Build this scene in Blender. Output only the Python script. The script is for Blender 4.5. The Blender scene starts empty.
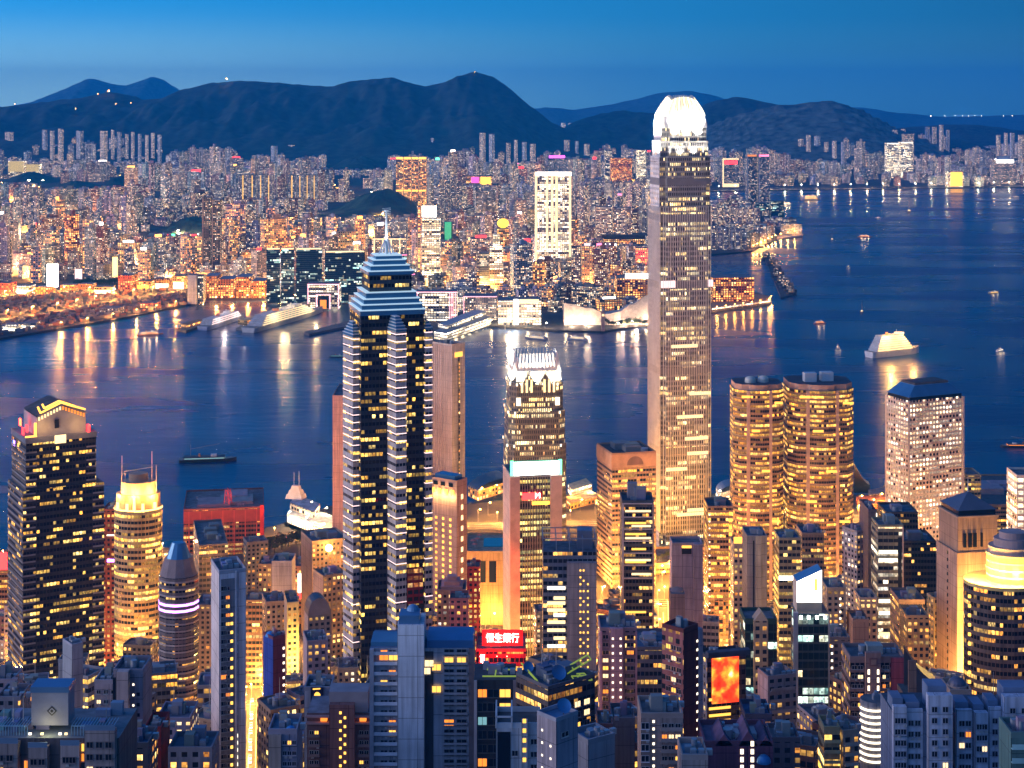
import bpy, bmesh, math, random
from mathutils import Vector, noise
C = bpy.context.scene
COL = C.collection
R = math.radians
F, H, HZ = 1660.0, 400.0, 95.0        # focal length in pixels, camera height in metres, picture row of the level line

# ------------------------------------------------------------------ camera, sky, sun, exposure
cam_d = bpy.data.cameras.new('camera')
cam = bpy.data.objects.new('camera', cam_d); COL.objects.link(cam)
cam.location = (0, 0, H); cam.rotation_euler = (R(90), 0, 0)
cam_d.sensor_width = 36.0; cam_d.lens = F / 1024 * 36.0
cam_d.shift_y = -(384 - HZ) / 1024     # a shift lens: level camera, upright verticals
cam_d.clip_start = 1.0; cam_d.clip_end = 80000
C.camera = cam

W = bpy.data.worlds.new('World'); C.world = W; W.use_nodes = True
nt = W.node_tree; nt.nodes.clear()
def wn(t, **k):
    n = nt.nodes.new(t)
    for a, b in k.items(): setattr(n, a, b)
    return n
def wl(a, b): nt.links.new(a, b)
out = wn('ShaderNodeOutputWorld'); bg = wn('ShaderNodeBackground')
sky = wn('ShaderNodeTexSky', sky_type='NISHITA'); sky.sun_disc = False
sky.sun_elevation = R(2.0); sky.sun_rotation = R(-112); sky.altitude = 300; sky.dust_density = 1.5; sky.ozone_density = 4.0
tc = wn('ShaderNodeTexCoord'); sp = wn('ShaderNodeSeparateXYZ'); wl(tc.outputs['Generated'], sp.inputs[0])
rampE = wn('ShaderNodeValToRGB')       # dusk blue over the hills, by height above the horizon
mz = wn('ShaderNodeMapRange'); mz.inputs[1].default_value = -0.06; mz.inputs[2].default_value = 1.0
wl(sp.outputs[2], mz.inputs[0]); wl(mz.outputs[0], rampE.inputs[0])
cr = rampE.color_ramp
cr.elements[0].position = 0.0; cr.elements[0].color = (0.10, 0.38, 0.60, 1)
cr.elements[1].position = 1.0; cr.elements[1].color = (0.02, 0.09, 0.30, 1)
for p, c in ((0.056, (0.10, 0.42, 0.68)), (0.10, (0.012, 0.26, 0.62)), (0.16, (0.006, 0.19, 0.56)), (0.35, (0.008, 0.11, 0.40))):
    e = cr.elements.new(p); e.color = (*c, 1)
# west (towards -X) is where the sun has gone down: lighter there, deeper blue in the east
ma = wn('ShaderNodeMapRange'); ma.inputs[1].default_value = -0.36; ma.inputs[2].default_value = 0.36
ma.inputs[3].default_value = 1.5; ma.inputs[4].default_value = 0.46
wl(sp.outputs[0], ma.inputs[0])
vm = wn('ShaderNodeVectorMath', operation='SCALE'); wl(rampE.outputs[0], vm.inputs[0]); wl(ma.outputs[0], vm.inputs[3])
# afterglow low in the west and behind the viewer
dv = wn('ShaderNodeVectorMath', operation='DOT_PRODUCT'); dv.inputs[1].default_value = (-0.86, -0.48, 0.10)
wl(tc.outputs['Generated'], dv.inputs[0])
mg = wn('ShaderNodeMapRange', interpolation_type='SMOOTHSTEP'); mg.inputs[1].default_value = 0.15; mg.inputs[2].default_value = 1.0
wl(dv.outputs['Value'], mg.inputs[0])
gl = wn('ShaderNodeMix', data_type='RGBA', blend_type='ADD'); gl.inputs[0].default_value = 1.0
gc = wn('ShaderNodeVectorMath', operation='SCALE'); gc.inputs[0].default_value = (0.26, 0.26, 0.36); wl(mg.outputs[0], gc.inputs[3])
wl(vm.outputs[0], gl.inputs[6]); wl(gc.outputs[0], gl.inputs[7])
# the Nishita sky adds its own gradient, weak after sundown
ns = wn('ShaderNodeVectorMath', operation='SCALE'); ns.inputs[3].default_value = 0.02; wl(sky.outputs[0], ns.inputs[0])
ad = wn('ShaderNodeMix', data_type='RGBA', blend_type='ADD'); ad.inputs[0].default_value = 1.0
wl(gl.outputs[2], ad.inputs[6]); wl(ns.outputs[0], ad.inputs[7])
mx_ = wn('ShaderNodeMapRange', interpolation_type='SMOOTHSTEP'); mx_.inputs[1].default_value = 0.16; mx_.inputs[2].default_value = -0.34; wl(sp.outputs[0], mx_.inputs[0])
mz_ = wn('ShaderNodeMapRange', interpolation_type='SMOOTHSTEP'); mz_.inputs[1].default_value = 0.062; mz_.inputs[2].default_value = -0.02; wl(sp.outputs[2], mz_.inputs[0])
mm_ = wn('ShaderNodeMath', operation='MULTIPLY'); wl(mx_.outputs[0], mm_.inputs[0]); wl(mz_.outputs[0], mm_.inputs[1])
tg = wn('ShaderNodeVectorMath', operation='SCALE'); tg.inputs[0].default_value = (0.42, 0.46, 0.20); wl(mm_.outputs[0], tg.inputs[3])     # pale teal low in the west
a2 = wn('ShaderNodeMix', data_type='RGBA', blend_type='ADD'); a2.inputs[0].default_value = 1.0; wl(ad.outputs[2], a2.inputs[6]); wl(tg.outputs[0], a2.inputs[7])
wl(a2.outputs[2], bg.inputs[0]); bg.inputs[1].default_value = 1.0
wl(bg.outputs[0], out.inputs[0])

sd = bpy.data.lights.new('sun', 'SUN'); sd.energy = 1.5; sd.angle = R(20); sd.color = (1, 0.78, 0.70)
sun = bpy.data.objects.new('sun', sd); COL.objects.link(sun)
sun.rotation_euler = Vector((0.97, 0.17, -0.12)).to_track_quat('-Z', 'Y').to_euler()

C.view_settings.view_transform = 'Standard'; C.view_settings.look = 'None'
C.view_settings.exposure = 0.15; C.view_settings.gamma = 1.0
C.render.engine = 'CYCLES'
C.cycles.use_denoising = True
C.cycles.use_light_tree = True
C.cycles.max_bounces = 4; C.cycles.diffuse_bounces = 2; C.cycles.glossy_bounces = 2
C.cycles.transmission_bounces = 2; C.cycles.volume_bounces = 0
C.cycles.sample_clamp_indirect = 4.0
C.cycles.caustics_reflective = False; C.cycles.caustics_refractive = False

# ------------------------------------------------------------------ helpers
def at(px, py, Y): return Vector(((px - 512) * Y / F, Y, H - (py - HZ) * Y / F))
def zat(py, Y): return H - (py - HZ) * Y / F
def xat(px, Y): return (px - 512) * Y / F
def gnd(px, py, z=0.0):
    Y = F * (H - z) / (py - HZ); return Vector((xat(px, Y), Y, z))
def gz(Y):                                # the island slope under the city
    return 4.0 + 0.00017 * max(0.0, 1250 - Y) ** 2
rng = random.Random(7)
HAZE = 5.5e-5

class MB:
    """collects faces; build() links them as ONE mesh object"""
    def __init__(s): s.v = []; s.f = []; s.uv = []; s.mi = []; s.t = []; s.mats = []; s.sm = []
    def m(s, mat):
        if mat not in s.mats: s.mats.append(mat)
        return s.mats.index(mat)
    def face(s, pts, mat, tint=(1, 1, 1, 0), uv=None, smooth=False):
        n = len(s.v); s.v += [tuple(p) for p in pts]; s.f.append(tuple(range(n, n + len(pts))))
        s.uv += uv if uv else [(p[0], p[1]) for p in pts]
        s.mi.append(s.m(mat)); s.t.append(tint if len(tint) == 4 else (*tint, 0)); s.sm.append(smooth)
    def wall(s, p0, p1, z0, z1, mat, tint=(1, 1, 1, 0), u0=0.0, zr=None, smooth=False):
        L = math.hypot(p1[0] - p0[0], p1[1] - p0[1]); zr = z0 if zr is None else zr
        s.face([(p0[0], p0[1], z0), (p1[0], p1[1], z0), (p1[0], p1[1], z1), (p0[0], p0[1], z1)], mat, tint,
               [(u0, z0 - zr), (u0 + L, z0 - zr), (u0 + L, z1 - zr), (u0, z1 - zr)], smooth)
        return u0 + L
    def prism(s, fp, z0, z1, mat, tint=(1, 1, 1, 0), cap=None, captint=None, zr=None, bottom=False, smooth=False):
        u = 0.0
        for i in range(len(fp)): u = s.wall(fp[i], fp[(i + 1) % len(fp)], z0, z1, mat, tint, u, zr, smooth) + 0.37
        s.face([(p[0], p[1], z1) for p in fp], cap or mat, captint or tint, [(p[0], p[1] + 0.13) for p in fp])
        if bottom: s.face([(p[0], p[1], z0) for p in reversed(fp)], cap or mat, captint or tint)
    def frustum(s, fa, za, fb, zb, mat, tint=(1, 1, 1, 0), cap=True, capmat=None, smooth=False):
        n = len(fa); u = 0
        for i in range(n):
            a, b, c, d = fa[i], fa[(i + 1) % n], fb[(i + 1) % n], fb[i]
            L = math.hypot(b[0] - a[0], b[1] - a[1]); L2 = math.hypot(c[0] - d[0], c[1] - d[1]); o = (L - L2) / 2
            s.face([(a[0], a[1], za), (b[0], b[1], za), (c[0], c[1], zb), (d[0], d[1], zb)], mat, tint,
                   [(u, 0), (u + L, 0), (u + L - o, zb - za), (u + o, zb - za)], smooth); u += L
        if cap: s.face([(p[0], p[1], zb) for p in fb], capmat or mat, tint)
    def box(s, c, sz, rot=0.0, mat=None, tint=(1, 1, 1, 0), bottom=True):
        fp = rect(c[0], c[1], sz[0], sz[1], rot); s.prism(fp, c[2], c[2] + sz[2], mat, tint, bottom=bottom)
    def cyl(s, c, r, h, mat, tint=(1, 1, 1, 0), n=12, r2=None, cap=None):
        r2 = r if r2 is None else r2
        s.frustum(ngon(c[0], c[1], r, n), c[2], ngon(c[0], c[1], max(r2, 1e-3), n), c[2] + h, mat, tint, capmat=cap, smooth=True)
    def bar(s, a, b, w, mat, tint=(1, 1, 1, 0), h=None):
        a, b = Vector(a), Vector(b); d = (b - a)
        if d.length < 1e-6: return
        d.normalize(); up = Vector((0, 0, 1)) if abs(d.z) < 0.95 else Vector((1, 0, 0))
        x = d.cross(up).normalized() * w / 2; y = x.cross(d).normalized() * (h or w) / 2
        A = [a - x - y, a + x - y, a + x + y, a - x + y]; B = [b - x - y, b + x - y, b + x + y, b - x + y]
        for i in range(4): s.face([A[i], B[i], B[(i + 1) % 4], A[(i + 1) % 4]], mat, tint)
        s.face(A, mat, tint); s.face(B[::-1], mat, tint)
    def dome(s, c, r, h, mat, tint=(1, 1, 1, 0), n=14, k=5):
        for j in range(k):
            a0, a1 = j / k * math.pi / 2, (j + 1) / k * math.pi / 2
            s.frustum(ngon(c[0], c[1], max(r * math.cos(a0), 1e-3), n), c[2] + h * math.sin(a0), ngon(c[0], c[1], max(r * math.cos(a1), 1e-3), n), c[2] + h * math.sin(a1), mat, tint, cap=False, smooth=True)
    def ball(s, c, r, mat, n=10, k=6, sz=1.0):
        for j in range(k):
            a0, a1 = -math.pi / 2 + j / k * math.pi, -math.pi / 2 + (j + 1) / k * math.pi
            s.frustum(ngon(c[0], c[1], max(r * math.cos(a0), 1e-3), n), c[2] + sz * r * math.sin(a0), ngon(c[0], c[1], max(r * math.cos(a1), 1e-3), n), c[2] + sz * r * math.sin(a1), mat, cap=False, smooth=True)
    def mesh(s, name, origin=(0, 0, 0)):
        me = bpy.data.meshes.new(name); ox, oy, oz = origin
        me.from_pydata([(x - ox, y - oy, z - oz) for x, y, z in s.v], [], s.f)
        for m in s.mats: me.materials.append(m)
        me.polygons.foreach_set('material_index', s.mi); me.polygons.foreach_set('use_smooth', s.sm)
        l = me.uv_layers.new(name='UVMap'); l.data.foreach_set('uv', [a for p in s.uv for a in p])
        at_ = me.attributes.new('tint', 'FLOAT_COLOR', 'FACE'); at_.data.foreach_set('color', [a for t in s.t for a in t])
        me.update(); return me
    def build(s, name, parent=None, origin=None):
        o0 = origin if origin is not None else (parent_loc(parent) if parent else (0, 0, 0))
        o = bpy.data.objects.new(name, s.mesh(name, o0)); COL.objects.link(o)
        if parent: o.parent = parent
        else: o.location = o0
        return o
def parent_loc(p):
    l = Vector((0, 0, 0))
    while p: l += p.location; p = p.parent
    return l
def rect(x, y, sx, sy, rot=0.0):
    c, s = math.cos(rot), math.sin(rot)
    return [(x + c * a - s * b, y + s * a + c * b) for a, b in ((-sx / 2, -sy / 2), (sx / 2, -sy / 2), (sx / 2, sy / 2), (-sx / 2, sy / 2))]
def ngon(x, y, r, n, ph=0.0): return [(x + r * math.cos(ph + 2 * math.pi * i / n), y + r * math.sin(ph + 2 * math.pi * i / n)) for i in range(n)]
def inset(fp, d):
    cx = sum(p[0] for p in fp) / len(fp); cy = sum(p[1] for p in fp) / len(fp); o = []
    for p in fp:
        L = math.hypot(p[0] - cx, p[1] - cy); k = max(0.02, 1 - d / max(L, 1e-3)); o.append((cx + (p[0] - cx) * k, cy + (p[1] - cy) * k))
    return o
def fcen(fp): return (sum(p[0] for p in fp) / len(fp), sum(p[1] for p in fp) / len(fp))
def tag(o, label=None, cat=None, group=None, kind=None):
    for k, v in (('label', label), ('category', cat), ('group', group), ('kind', kind)):
        if v: o[k] = v
    return o
def thing(name, label, cat, loc, group=None):
    o = bpy.data.objects.new(name, None); COL.objects.link(o); o.location = loc; o.empty_display_size = 5
    return tag(o, label, cat, group)

# ------------------------------------------------------------------ materials
def newmat(name):
    m = bpy.data.materials.new(name); m.use_nodes = True; n = m.node_tree
    return m, n, n.nodes['Principled BSDF'], n.links
def emit(name, col, s, sample=True):
    m, n, b, l = newmat(name); b.inputs['Base Color'].default_value = (*[min(1, c * .5) for c in col], 1)
    b.inputs['Emission Color'].default_value = (*col, 1); b.inputs['Emission Strength'].default_value = s
    if not sample: m.cycles.emission_sampling = 'NONE'
    return m
def plain(name, col, rough=0.7, metal=0.0, var=0.25, scale=0.15, tint=True):
    """painted or rendered surface: own colour times the face tint, uneven with dirt"""
    m, n, b, l = newmat(name); N = n.nodes
    tc = N.new('ShaderNodeNewGeometry'); no = N.new('ShaderNodeTexNoise'); no.inputs['Scale'].default_value = scale; no.inputs['Detail'].default_value = 5
    l.new(tc.outputs['Position'], no.inputs['Vector'])
    mr = N.new('ShaderNodeMapRange'); mr.inputs[1].default_value = .3; mr.inputs[2].default_value = .7; mr.inputs[3].default_value = 1 - var; mr.inputs[4].default_value = 1 + var * .5
    l.new(no.outputs[0], mr.inputs[0])
    a = N.new('ShaderNodeAttribute'); a.attribute_name = 'tint'
    v1 = N.new('ShaderNodeVectorMath'); v1.operation = 'MULTIPLY'; v1.inputs[1].default_value = col
    if tint: l.new(a.outputs['Color'], v1.inputs[0])
    else: v1.inputs[0].default_value = (1, 1, 1)
    v2 = N.new('ShaderNodeVectorMath'); v2.operation = 'SCALE'; l.new(v1.outputs[0], v2.inputs[0]); l.new(mr.outputs[0], v2.inputs[3])
    l.new(v2.outputs[0], b.inputs['Base Color']); b.inputs['Roughness'].default_value = rough; b.inputs['Metallic'].default_value = metal
    return m
WARM = ((1, .30, .03), (1, .50, .10), (1, .70, .26)); MIXW = ((1, .38, .07), (1, .68, .30), (.95, .92, .95)); WHITE = ((1, .62, .26), (1, .80, .52), (1, .92, .80)); YEL = ((1, .42, .05), (1, .58, .11), (1, .74, .26))
COOL = ((1, .65, .25), (.8, 1, .85), (.4, .95, .85)); RED = ((1, .12, .04), (1, .4, .1), (1, .7, .3))
def facade(name, bay=3.0, fh=3.6, wx=.7, wy=.55, p=.3, grp=.5, ng=4, cols=WARM, s=2.0, wall=(1, 1, 1), glass=(.015, .02, .03), grough=.12, wrough=.75, wmetal=0.0, rnd=False, seg=1, line=0.0, vy=.5, sample=False, bump=True, stripe=0.0):
    """a wall with its windows: bay and storey in metres, share lit p, lit windows in runs of ng bays with weight grp"""
    m, n, b, l = newmat(name); N = n.nodes
    def mt(op, a, b_=None, c=None):
        x = N.new('ShaderNodeMath'); x.operation = op
        for i, q in enumerate((a, b_, c)):
            if q is None: continue
            if isinstance(q, (int, float)): x.inputs[i].default_value = q
            else: l.new(q, x.inputs[i])
        return x.outputs[0]
    uv = N.new('ShaderNodeUVMap'); uv.uv_map = 'UVMap'; s_ = N.new('ShaderNodeSeparateXYZ'); l.new(uv.outputs[0], s_.inputs[0])
    at_ = N.new('ShaderNodeAttribute'); at_.attribute_name = 'tint'
    u, v, seed = s_.outputs[0], s_.outputs[1], mt('MULTIPLY', at_.outputs['Alpha'], 91.7)
    cu, cv = mt('DIVIDE', u, bay), mt('DIVIDE', v, fh)
    iu, iv = mt('FLOOR', cu), mt('FLOOR', cv); fu, fv = mt('SUBTRACT', cu, iu), mt('SUBTRACT', cv, iv)
    if rnd:
        d = mt('ADD', mt('POWER', mt('SUBTRACT', fu, .5), 2), mt('POWER', mt('SUBTRACT', fv, .5), 2)); win = mt('LESS_THAN', d, (wx / 2) ** 2)
    else:
        win = mt('MULTIPLY', mt('LESS_THAN', mt('ABSOLUTE', mt('SUBTRACT', fu, .5)), wx / 2), mt('LESS_THAN', mt('ABSOLUTE', mt('SUBTRACT', fv, vy)), wy / 2))
    def wnoise(x, y, z):
        cmb = N.new('ShaderNodeCombineXYZ')
        for i, q in enumerate((x, y, z)):
            if isinstance(q, (int, float)): cmb.inputs[i].default_value = q
            else: l.new(q, cmb.inputs[i])
        w = N.new('ShaderNodeTexWhiteNoise'); l.new(cmb.outputs[0], w.inputs['Vector']); return w
    r1 = wnoise(iu, iv, seed); r2 = wnoise(mt('FLOOR', mt('DIVIDE', mt('ADD', iu, mt('MULTIPLY', iv, 1.7)), ng)), iv, mt('ADD', seed, 7.3)); r3 = wnoise(3.1, iv, mt('ADD', seed, 3.3))
    # a run counts as lit or not; within it single windows may differ; some whole storeys are busier
    pr = mt('MULTIPLY', mt('ADD', .35, mt('MULTIPLY', r3.outputs['Value'], 1.3)), p)
    litA = mt('LESS_THAN', r2.outputs['Value'], pr); litB = mt('LESS_THAN', r1.outputs['Value'], pr)
    r4 = wnoise(mt('ADD', iu, 11.5), iv, mt('ADD', seed, 19.1))
    lit = mt('MAXIMUM', mt('MULTIPLY', litA, mt('GREATER_THAN', r4.outputs['Value'], .18)) if grp > 0 else 0.0, mt('MULTIPLY', litB, mt('LESS_THAN', r4.outputs['Value'], 1.0 - grp)))
    ramp = N.new('ShaderNodeValToRGB'); ramp.color_ramp.elements[0].color = (*cols[0], 1); ramp.color_ramp.elements[1].color = (*cols[2], 1)
    e = ramp.color_ramp.elements.new(.5); e.color = (*cols[1], 1)
    sep = N.new('ShaderNodeSeparateColor'); l.new(r1.outputs['Color'], sep.inputs[0])
    sp2 = N.new('ShaderNodeSeparateColor'); l.new(r2.outputs['Color'], sp2.inputs[0])
    l.new(mt('ADD', mt('MULTIPLY', sep.outputs[1], .4), mt('MULTIPLY', sp2.outputs[1], .6)), ramp.inputs[0])
    bri = mt('MULTIPLY', mt('ADD', .10, mt('POWER', mt('MULTIPLY', sp2.outputs[2], mt('ADD', .45, mt('MULTIPLY', sep.outputs[2], .75))), 1.6)), s * 1.5)
    # ceilings of lit rooms show brighter than the furniture below
    fvv = mt('MULTIPLY', mt('ADD', .65, mt('MULTIPLY', fv, .7)), mt('ADD', .45, mt('MULTIPLY', wnoise(mt('FLOOR', mt('MULTIPLY', cu, 3)), mt('FLOOR', mt('MULTIPLY', cv, 4)), mt('ADD', seed, 41.0)).outputs['Value'], 1.1)))   # blinds, furniture, lamps inside
    l.new(ramp.outputs[0], b.inputs['Emission Color']); l.new(mt('MULTIPLY', mt('MULTIPLY', win, lit), mt('MULTIPLY', bri, fvv)), b.inputs['Emission Strength'])
    # wall colour with dirt streaks
    geo = N.new('ShaderNodeNewGeometry'); no = N.new('ShaderNodeTexNoise'); no.inputs['Scale'].default_value = .09; no.inputs['Detail'].default_value = 6
    l.new(geo.outputs['Position'], no.inputs['Vector'])
    mr = N.new('ShaderNodeMapRange'); mr.inputs[1].default_value = .3; mr.inputs[2].default_value = .7; mr.inputs[3].default_value = .78; mr.inputs[4].default_value = 1.1; l.new(no.outputs[0], mr.inputs[0])
    mp2 = N.new('ShaderNodeMapping'); mp2.inputs['Scale'].default_value = (.9, .9, .05); l.new(geo.outputs['Position'], mp2.inputs[0]); no2 = N.new('ShaderNodeTexNoise'); no2.inputs['Scale'].default_value = 1; no2.inputs['Detail'].default_value = 4; l.new(mp2.outputs[0], no2.inputs['Vector'])
    mr2 = N.new('ShaderNodeMapRange'); mr2.inputs[1].default_value = .35; mr2.inputs[2].default_value = .65; mr2.inputs[3].default_value = .72; mr2.inputs[4].default_value = 1.08; l.new(no2.outputs[0], mr2.inputs[0])
    k = mt('MULTIPLY', mr.outputs[0], mr2.outputs[0])      # rain streaks down the wall
    if stripe:                                     # painted stripes, plus the shade of recessed wells put into the colour
        k = mt('MULTIPLY', k, mt('ADD', 1.0 - stripe, mt('MULTIPLY', wnoise(mt('FLOOR', mt('DIVIDE', iu, 2)), 5.5, mt('ADD', seed, 2.2)).outputs['Value'], stripe * 1.5)))
    if line > 0:                                   # panel joints
        j = mt('MAXIMUM', mt('LESS_THAN', fv, line), mt('LESS_THAN', fu, line)); k = mt('MULTIPLY', k, mt('SUBTRACT', 1.0, mt('MULTIPLY', j, .55)))
    v1 = N.new('ShaderNodeVectorMath'); v1.operation = 'MULTIPLY'; v1.inputs[1].default_value = wall; l.new(at_.outputs['Color'], v1.inputs[0])
    v2 = N.new('ShaderNodeVectorMath'); v2.operation = 'SCALE'; l.new(v1.outputs[0], v2.inputs[0]); l.new(k, v2.inputs[3])
    mx = N.new('ShaderNodeMix'); mx.data_type = 'RGBA'; l.new(win, mx.inputs[0]); l.new(v2.outputs[0], mx.inputs[6]); mx.inputs[7].default_value = (*glass, 1)
    l.new(mx.outputs[2], b.inputs['Base Color'])
    l.new(mt('ADD', wrough, mt('MULTIPLY', win, grough - wrough)), b.inputs['Roughness'])
    b.inputs['Specular IOR Level'].default_value = .2
    if wmetal: l.new(mt('MULTIPLY', mt('SUBTRACT', 1.0, win), wmetal), b.inputs['Metallic'])
    if bump:
        bp = N.new('ShaderNodeBump'); bp.inputs['Distance'].default_value = .4; bp.inputs['Strength'].default_value = .5; l.new(mt('SUBTRACT', 1.0, win), bp.inputs['Height']); l.new(bp.outputs[0], b.inputs['Normal'])
    if not sample: m.cycles.emission_sampling = 'NONE'
    return m
M = {}
M['office'] = facade('office_strip_wall', 2.6, 3.9, .88, .5, .55, .8, 6, YEL, 2.2)
M['office_dim'] = facade('office_dim_wall', 2.6, 3.9, .86, .5, .32, .75, 5, WARM, 1.8)
M['office_white'] = facade('office_white_lit_wall', 3.0, 4.0, .94, .5, .55, .85, 8, WHITE, 2.4)
M['dark'] = facade('dark_curtain_wall', 1.9, 3.9, .82, .46, .34, .6, 3, YEL, 1.9, glass=(.008, .010, .018), grough=.08)
M['darkband'] = facade('dark_banded_wall', 1.9, 3.7, .84, .5, .28, .7, 4, WARM, 1.6, glass=(.008, .009, .014))
M['teal'] = facade('teal_glass_wall', 2.4, 3.8, .93, .74, .24, .85, 5, COOL, 1.5, glass=(.01, .03, .035))
M['resi'] = facade('apartment_wall', 3.1, 3.0, .52, .5, .22, .1, 2, WARM, 1.8)
M['resi_lit'] = facade('apartment_lit_wall', 2.9, 3.0, .5, .5, .42, .1, 2, MIXW, 2.0)
M['grid'] = facade('square_window_wall', 3.0, 3.3, .55, .52, .38, .35, 3, WARM, 2.0)
M['amber'] = facade('amber_banded_wall', 2.0, 3.7, .9, .5, .62, .6, 5, ((1, .34, .03), (1, .48, .07), (1, .64, .18)), 1.9, glass=(.02, .018, .015))
M['round'] = facade('round_window_wall', 3.35, 3.75, .62, .5, .66, .3, 3, WHITE, 2.2, rnd=True)
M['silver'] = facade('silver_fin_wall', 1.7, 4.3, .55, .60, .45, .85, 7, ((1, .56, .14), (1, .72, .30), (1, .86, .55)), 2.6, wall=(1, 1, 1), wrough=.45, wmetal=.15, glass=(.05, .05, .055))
M['silver_twilit'] = facade('silver_fin_wall_twilit', 1.7, 4.3, .42, .5, .10, .8, 7, YEL, .7, wall=(1.25, 1.22, 1.2), wrough=.5, wmetal=.1, glass=(.30, .30, .31), grough=.3)  # paler copy for the west face, twilight put into wall and glass colour
M['hsb'] = facade('fin_curtain_wall', 1.9, 3.9, .72, .56, .75, .8, 6, ((1, .55, .1), (1, .78, .25), (.9, .95, .4)), 1.7, glass=(.02, .02, .02))
M['bay'] = facade('spandrel_bay_wall', 1.8, 3.9, .84, .4, .46, .6, 3, YEL, 1.9)
M['panel'] = facade('panelled_blank_wall', 6.0, 6.2, 0, 0, 0, .5, line=.03)
M['far'] = facade('far_block_wall', 3.6, 3.4, .55, .55, .50, .25, 2, ((1, .40, .14), (1, .70, .40), (1, .90, .80)), 2.5, bump=False, stripe=.45)
M['far_warm'] = facade('far_warm_wall', 5.0, 4.2, .6, .6, .6, .3, 2, ((1, .22, .03), (1, .40, .08), (1, .70, .30)), 3.6, bump=False)
M['far_dim'] = facade('far_dim_wall', 3.6, 3.4, .5, .5, .34, .2, 2, ((1, .45, .2), (1, .75, .45), (.85, .92, 1)), 2.2, bump=False, stripe=.55)
M['far_white'] = facade('far_floodlit_wall', 5.0, 4.4, .75, .6, .75, .5, 4, WHITE, 4.2, bump=False)
M['con'] = plain('concrete', (1, 1, 1), .85)
M['metal'] = plain('painted_metal', (1, 1, 1), .45, .3, .12)
M['roof'] = plain('roof_felt', (1, 1, 1), .9, 0, .45, .25)
M['glass'] = plain('dark_glass', (.012, .018, .028), .08, 0, .1, .1, tint=False)
M['bglass'] = plain('blue_roof_glass', (.07, .24, .44), .3, .3, .15, .1, tint=False)
M['leaf'] = plain('leaves', (.05, .075, .025), .8, 0, .5, .8, tint=True)
M['bark'] = plain('bark', (.06, .045, .03), .9, 0, .3, 2, tint=False)
E_ = {}
for k_, c_, s_, smp in (('white', (1, .93, .82), 6, True), ('warm', (1, .60, .16), 4, True), ('orange', (1, .38, .06), 6, True), ('amber', (1, .44, .05), 3.0, True), ('yellow', (1, .66, .06), 2.2, True),
                        ('red', (1, .03, .03), 5, True), ('pinkline', (1, .70, .68), 1.5, False), ('ledge', (.62, .86, 1), .6, False), ('pink', (1, .2, .35), 3, False), ('green', (.1, 1, .45), 5, True), ('gwhite', (.85, 1, .92), 9, True),
                        ('purple', (.6, .22, 1), 5, False), ('blue', (.06, .3, 1), 2, False), ('lampo', (1, .42, .08), 60, False), ('lampw', (1, .85, .6), 60, False), ('winw', (1, .72, .36), 1.7, False),
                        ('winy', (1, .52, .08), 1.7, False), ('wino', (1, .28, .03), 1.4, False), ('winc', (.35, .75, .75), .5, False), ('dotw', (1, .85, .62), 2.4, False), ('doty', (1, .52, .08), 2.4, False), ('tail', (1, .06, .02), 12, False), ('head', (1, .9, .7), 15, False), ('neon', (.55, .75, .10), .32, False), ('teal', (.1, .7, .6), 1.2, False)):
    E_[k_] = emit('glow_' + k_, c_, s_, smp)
# ------------------------------------------------------------------ the setting: water, land, hills, roads
def water():
    m, n, b, l = newmat('harbour_water'); N = n.nodes
    b.inputs['Base Color'].default_value = (.0004, .026, .11, 1); b.inputs['IOR'].default_value = 1.36
    geo = N.new('ShaderNodeNewGeometry')
    def tex(sx, sy, det, rot=0.0):
        mp = N.new('ShaderNodeMapping'); mp.inputs['Scale'].default_value = (sx, sy, 1); mp.inputs['Rotation'].default_value = (0, 0, rot); l.new(geo.outputs['Position'], mp.inputs[0])
        t = N.new('ShaderNodeTexNoise'); t.inputs['Scale'].default_value = 1; t.inputs['Detail'].default_value = det; l.new(mp.outputs[0], t.inputs['Vector']); return t.outputs[0]
    a, c, big = tex(.018, .045, 5, .25), tex(.09, .16, 3, -.2), tex(.0016, .0065, 4, .15)
    ad = N.new('ShaderNodeMath'); ad.operation = 'MULTIPLY_ADD'; l.new(c, ad.inputs[0]); ad.inputs[1].default_value = .35; l.new(a, ad.inputs[2])
    bp = N.new('ShaderNodeBump'); bp.inputs['Strength'].default_value = .55; bp.inputs['Distance'].default_value = 1.6; l.new(ad.outputs[0], bp.inputs['Height']); l.new(bp.outputs[0], b.inputs['Normal'])
    # wind lanes: calmer and rougher patches
    mr = N.new('ShaderNodeMapRange'); mr.inputs[1].default_value = .35; mr.inputs[2].default_value = .65; mr.inputs[3].default_value = .20; mr.inputs[4].default_value = .33; l.new(big, mr.inputs[0]); l.new(mr.outputs[0], b.inputs['Roughness'])
    return m
M['water'] = water()
mb = MB()
xs = [-9000, -4000, -2000, -1000, 0, 1000, 2000, 4000, 9000]; ys = [700, 1500, 2500, 4000, 7000, 12500]
for i in range(len(xs) - 1):
    for j in range(len(ys) - 1):
        mb.face([(xs[i], ys[j], 0), (xs[i + 1], ys[j], 0), (xs[i + 1], ys[j + 1], 0), (xs[i], ys[j + 1], 0)], M['water'])
tag(mb.build('harbour_water'), 'dark blue harbour water rippled between the two city shores', 'water', kind='structure')

M['land'] = plain('city_ground', (.06, .055, .052), .9, 0, .4, .02, tint=True)
M['asphalt'] = plain('asphalt', (.06, .058, .056), .85, 0, .3, .1, tint=True)
M['paint'] = plain('road_paint', (.7, .7, .66), .7, 0, .2, .5, tint=False)
M['wood'] = plain('wooded_hill', (.034, .052, .036), .95, 0, .95, .018, tint=True)

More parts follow.
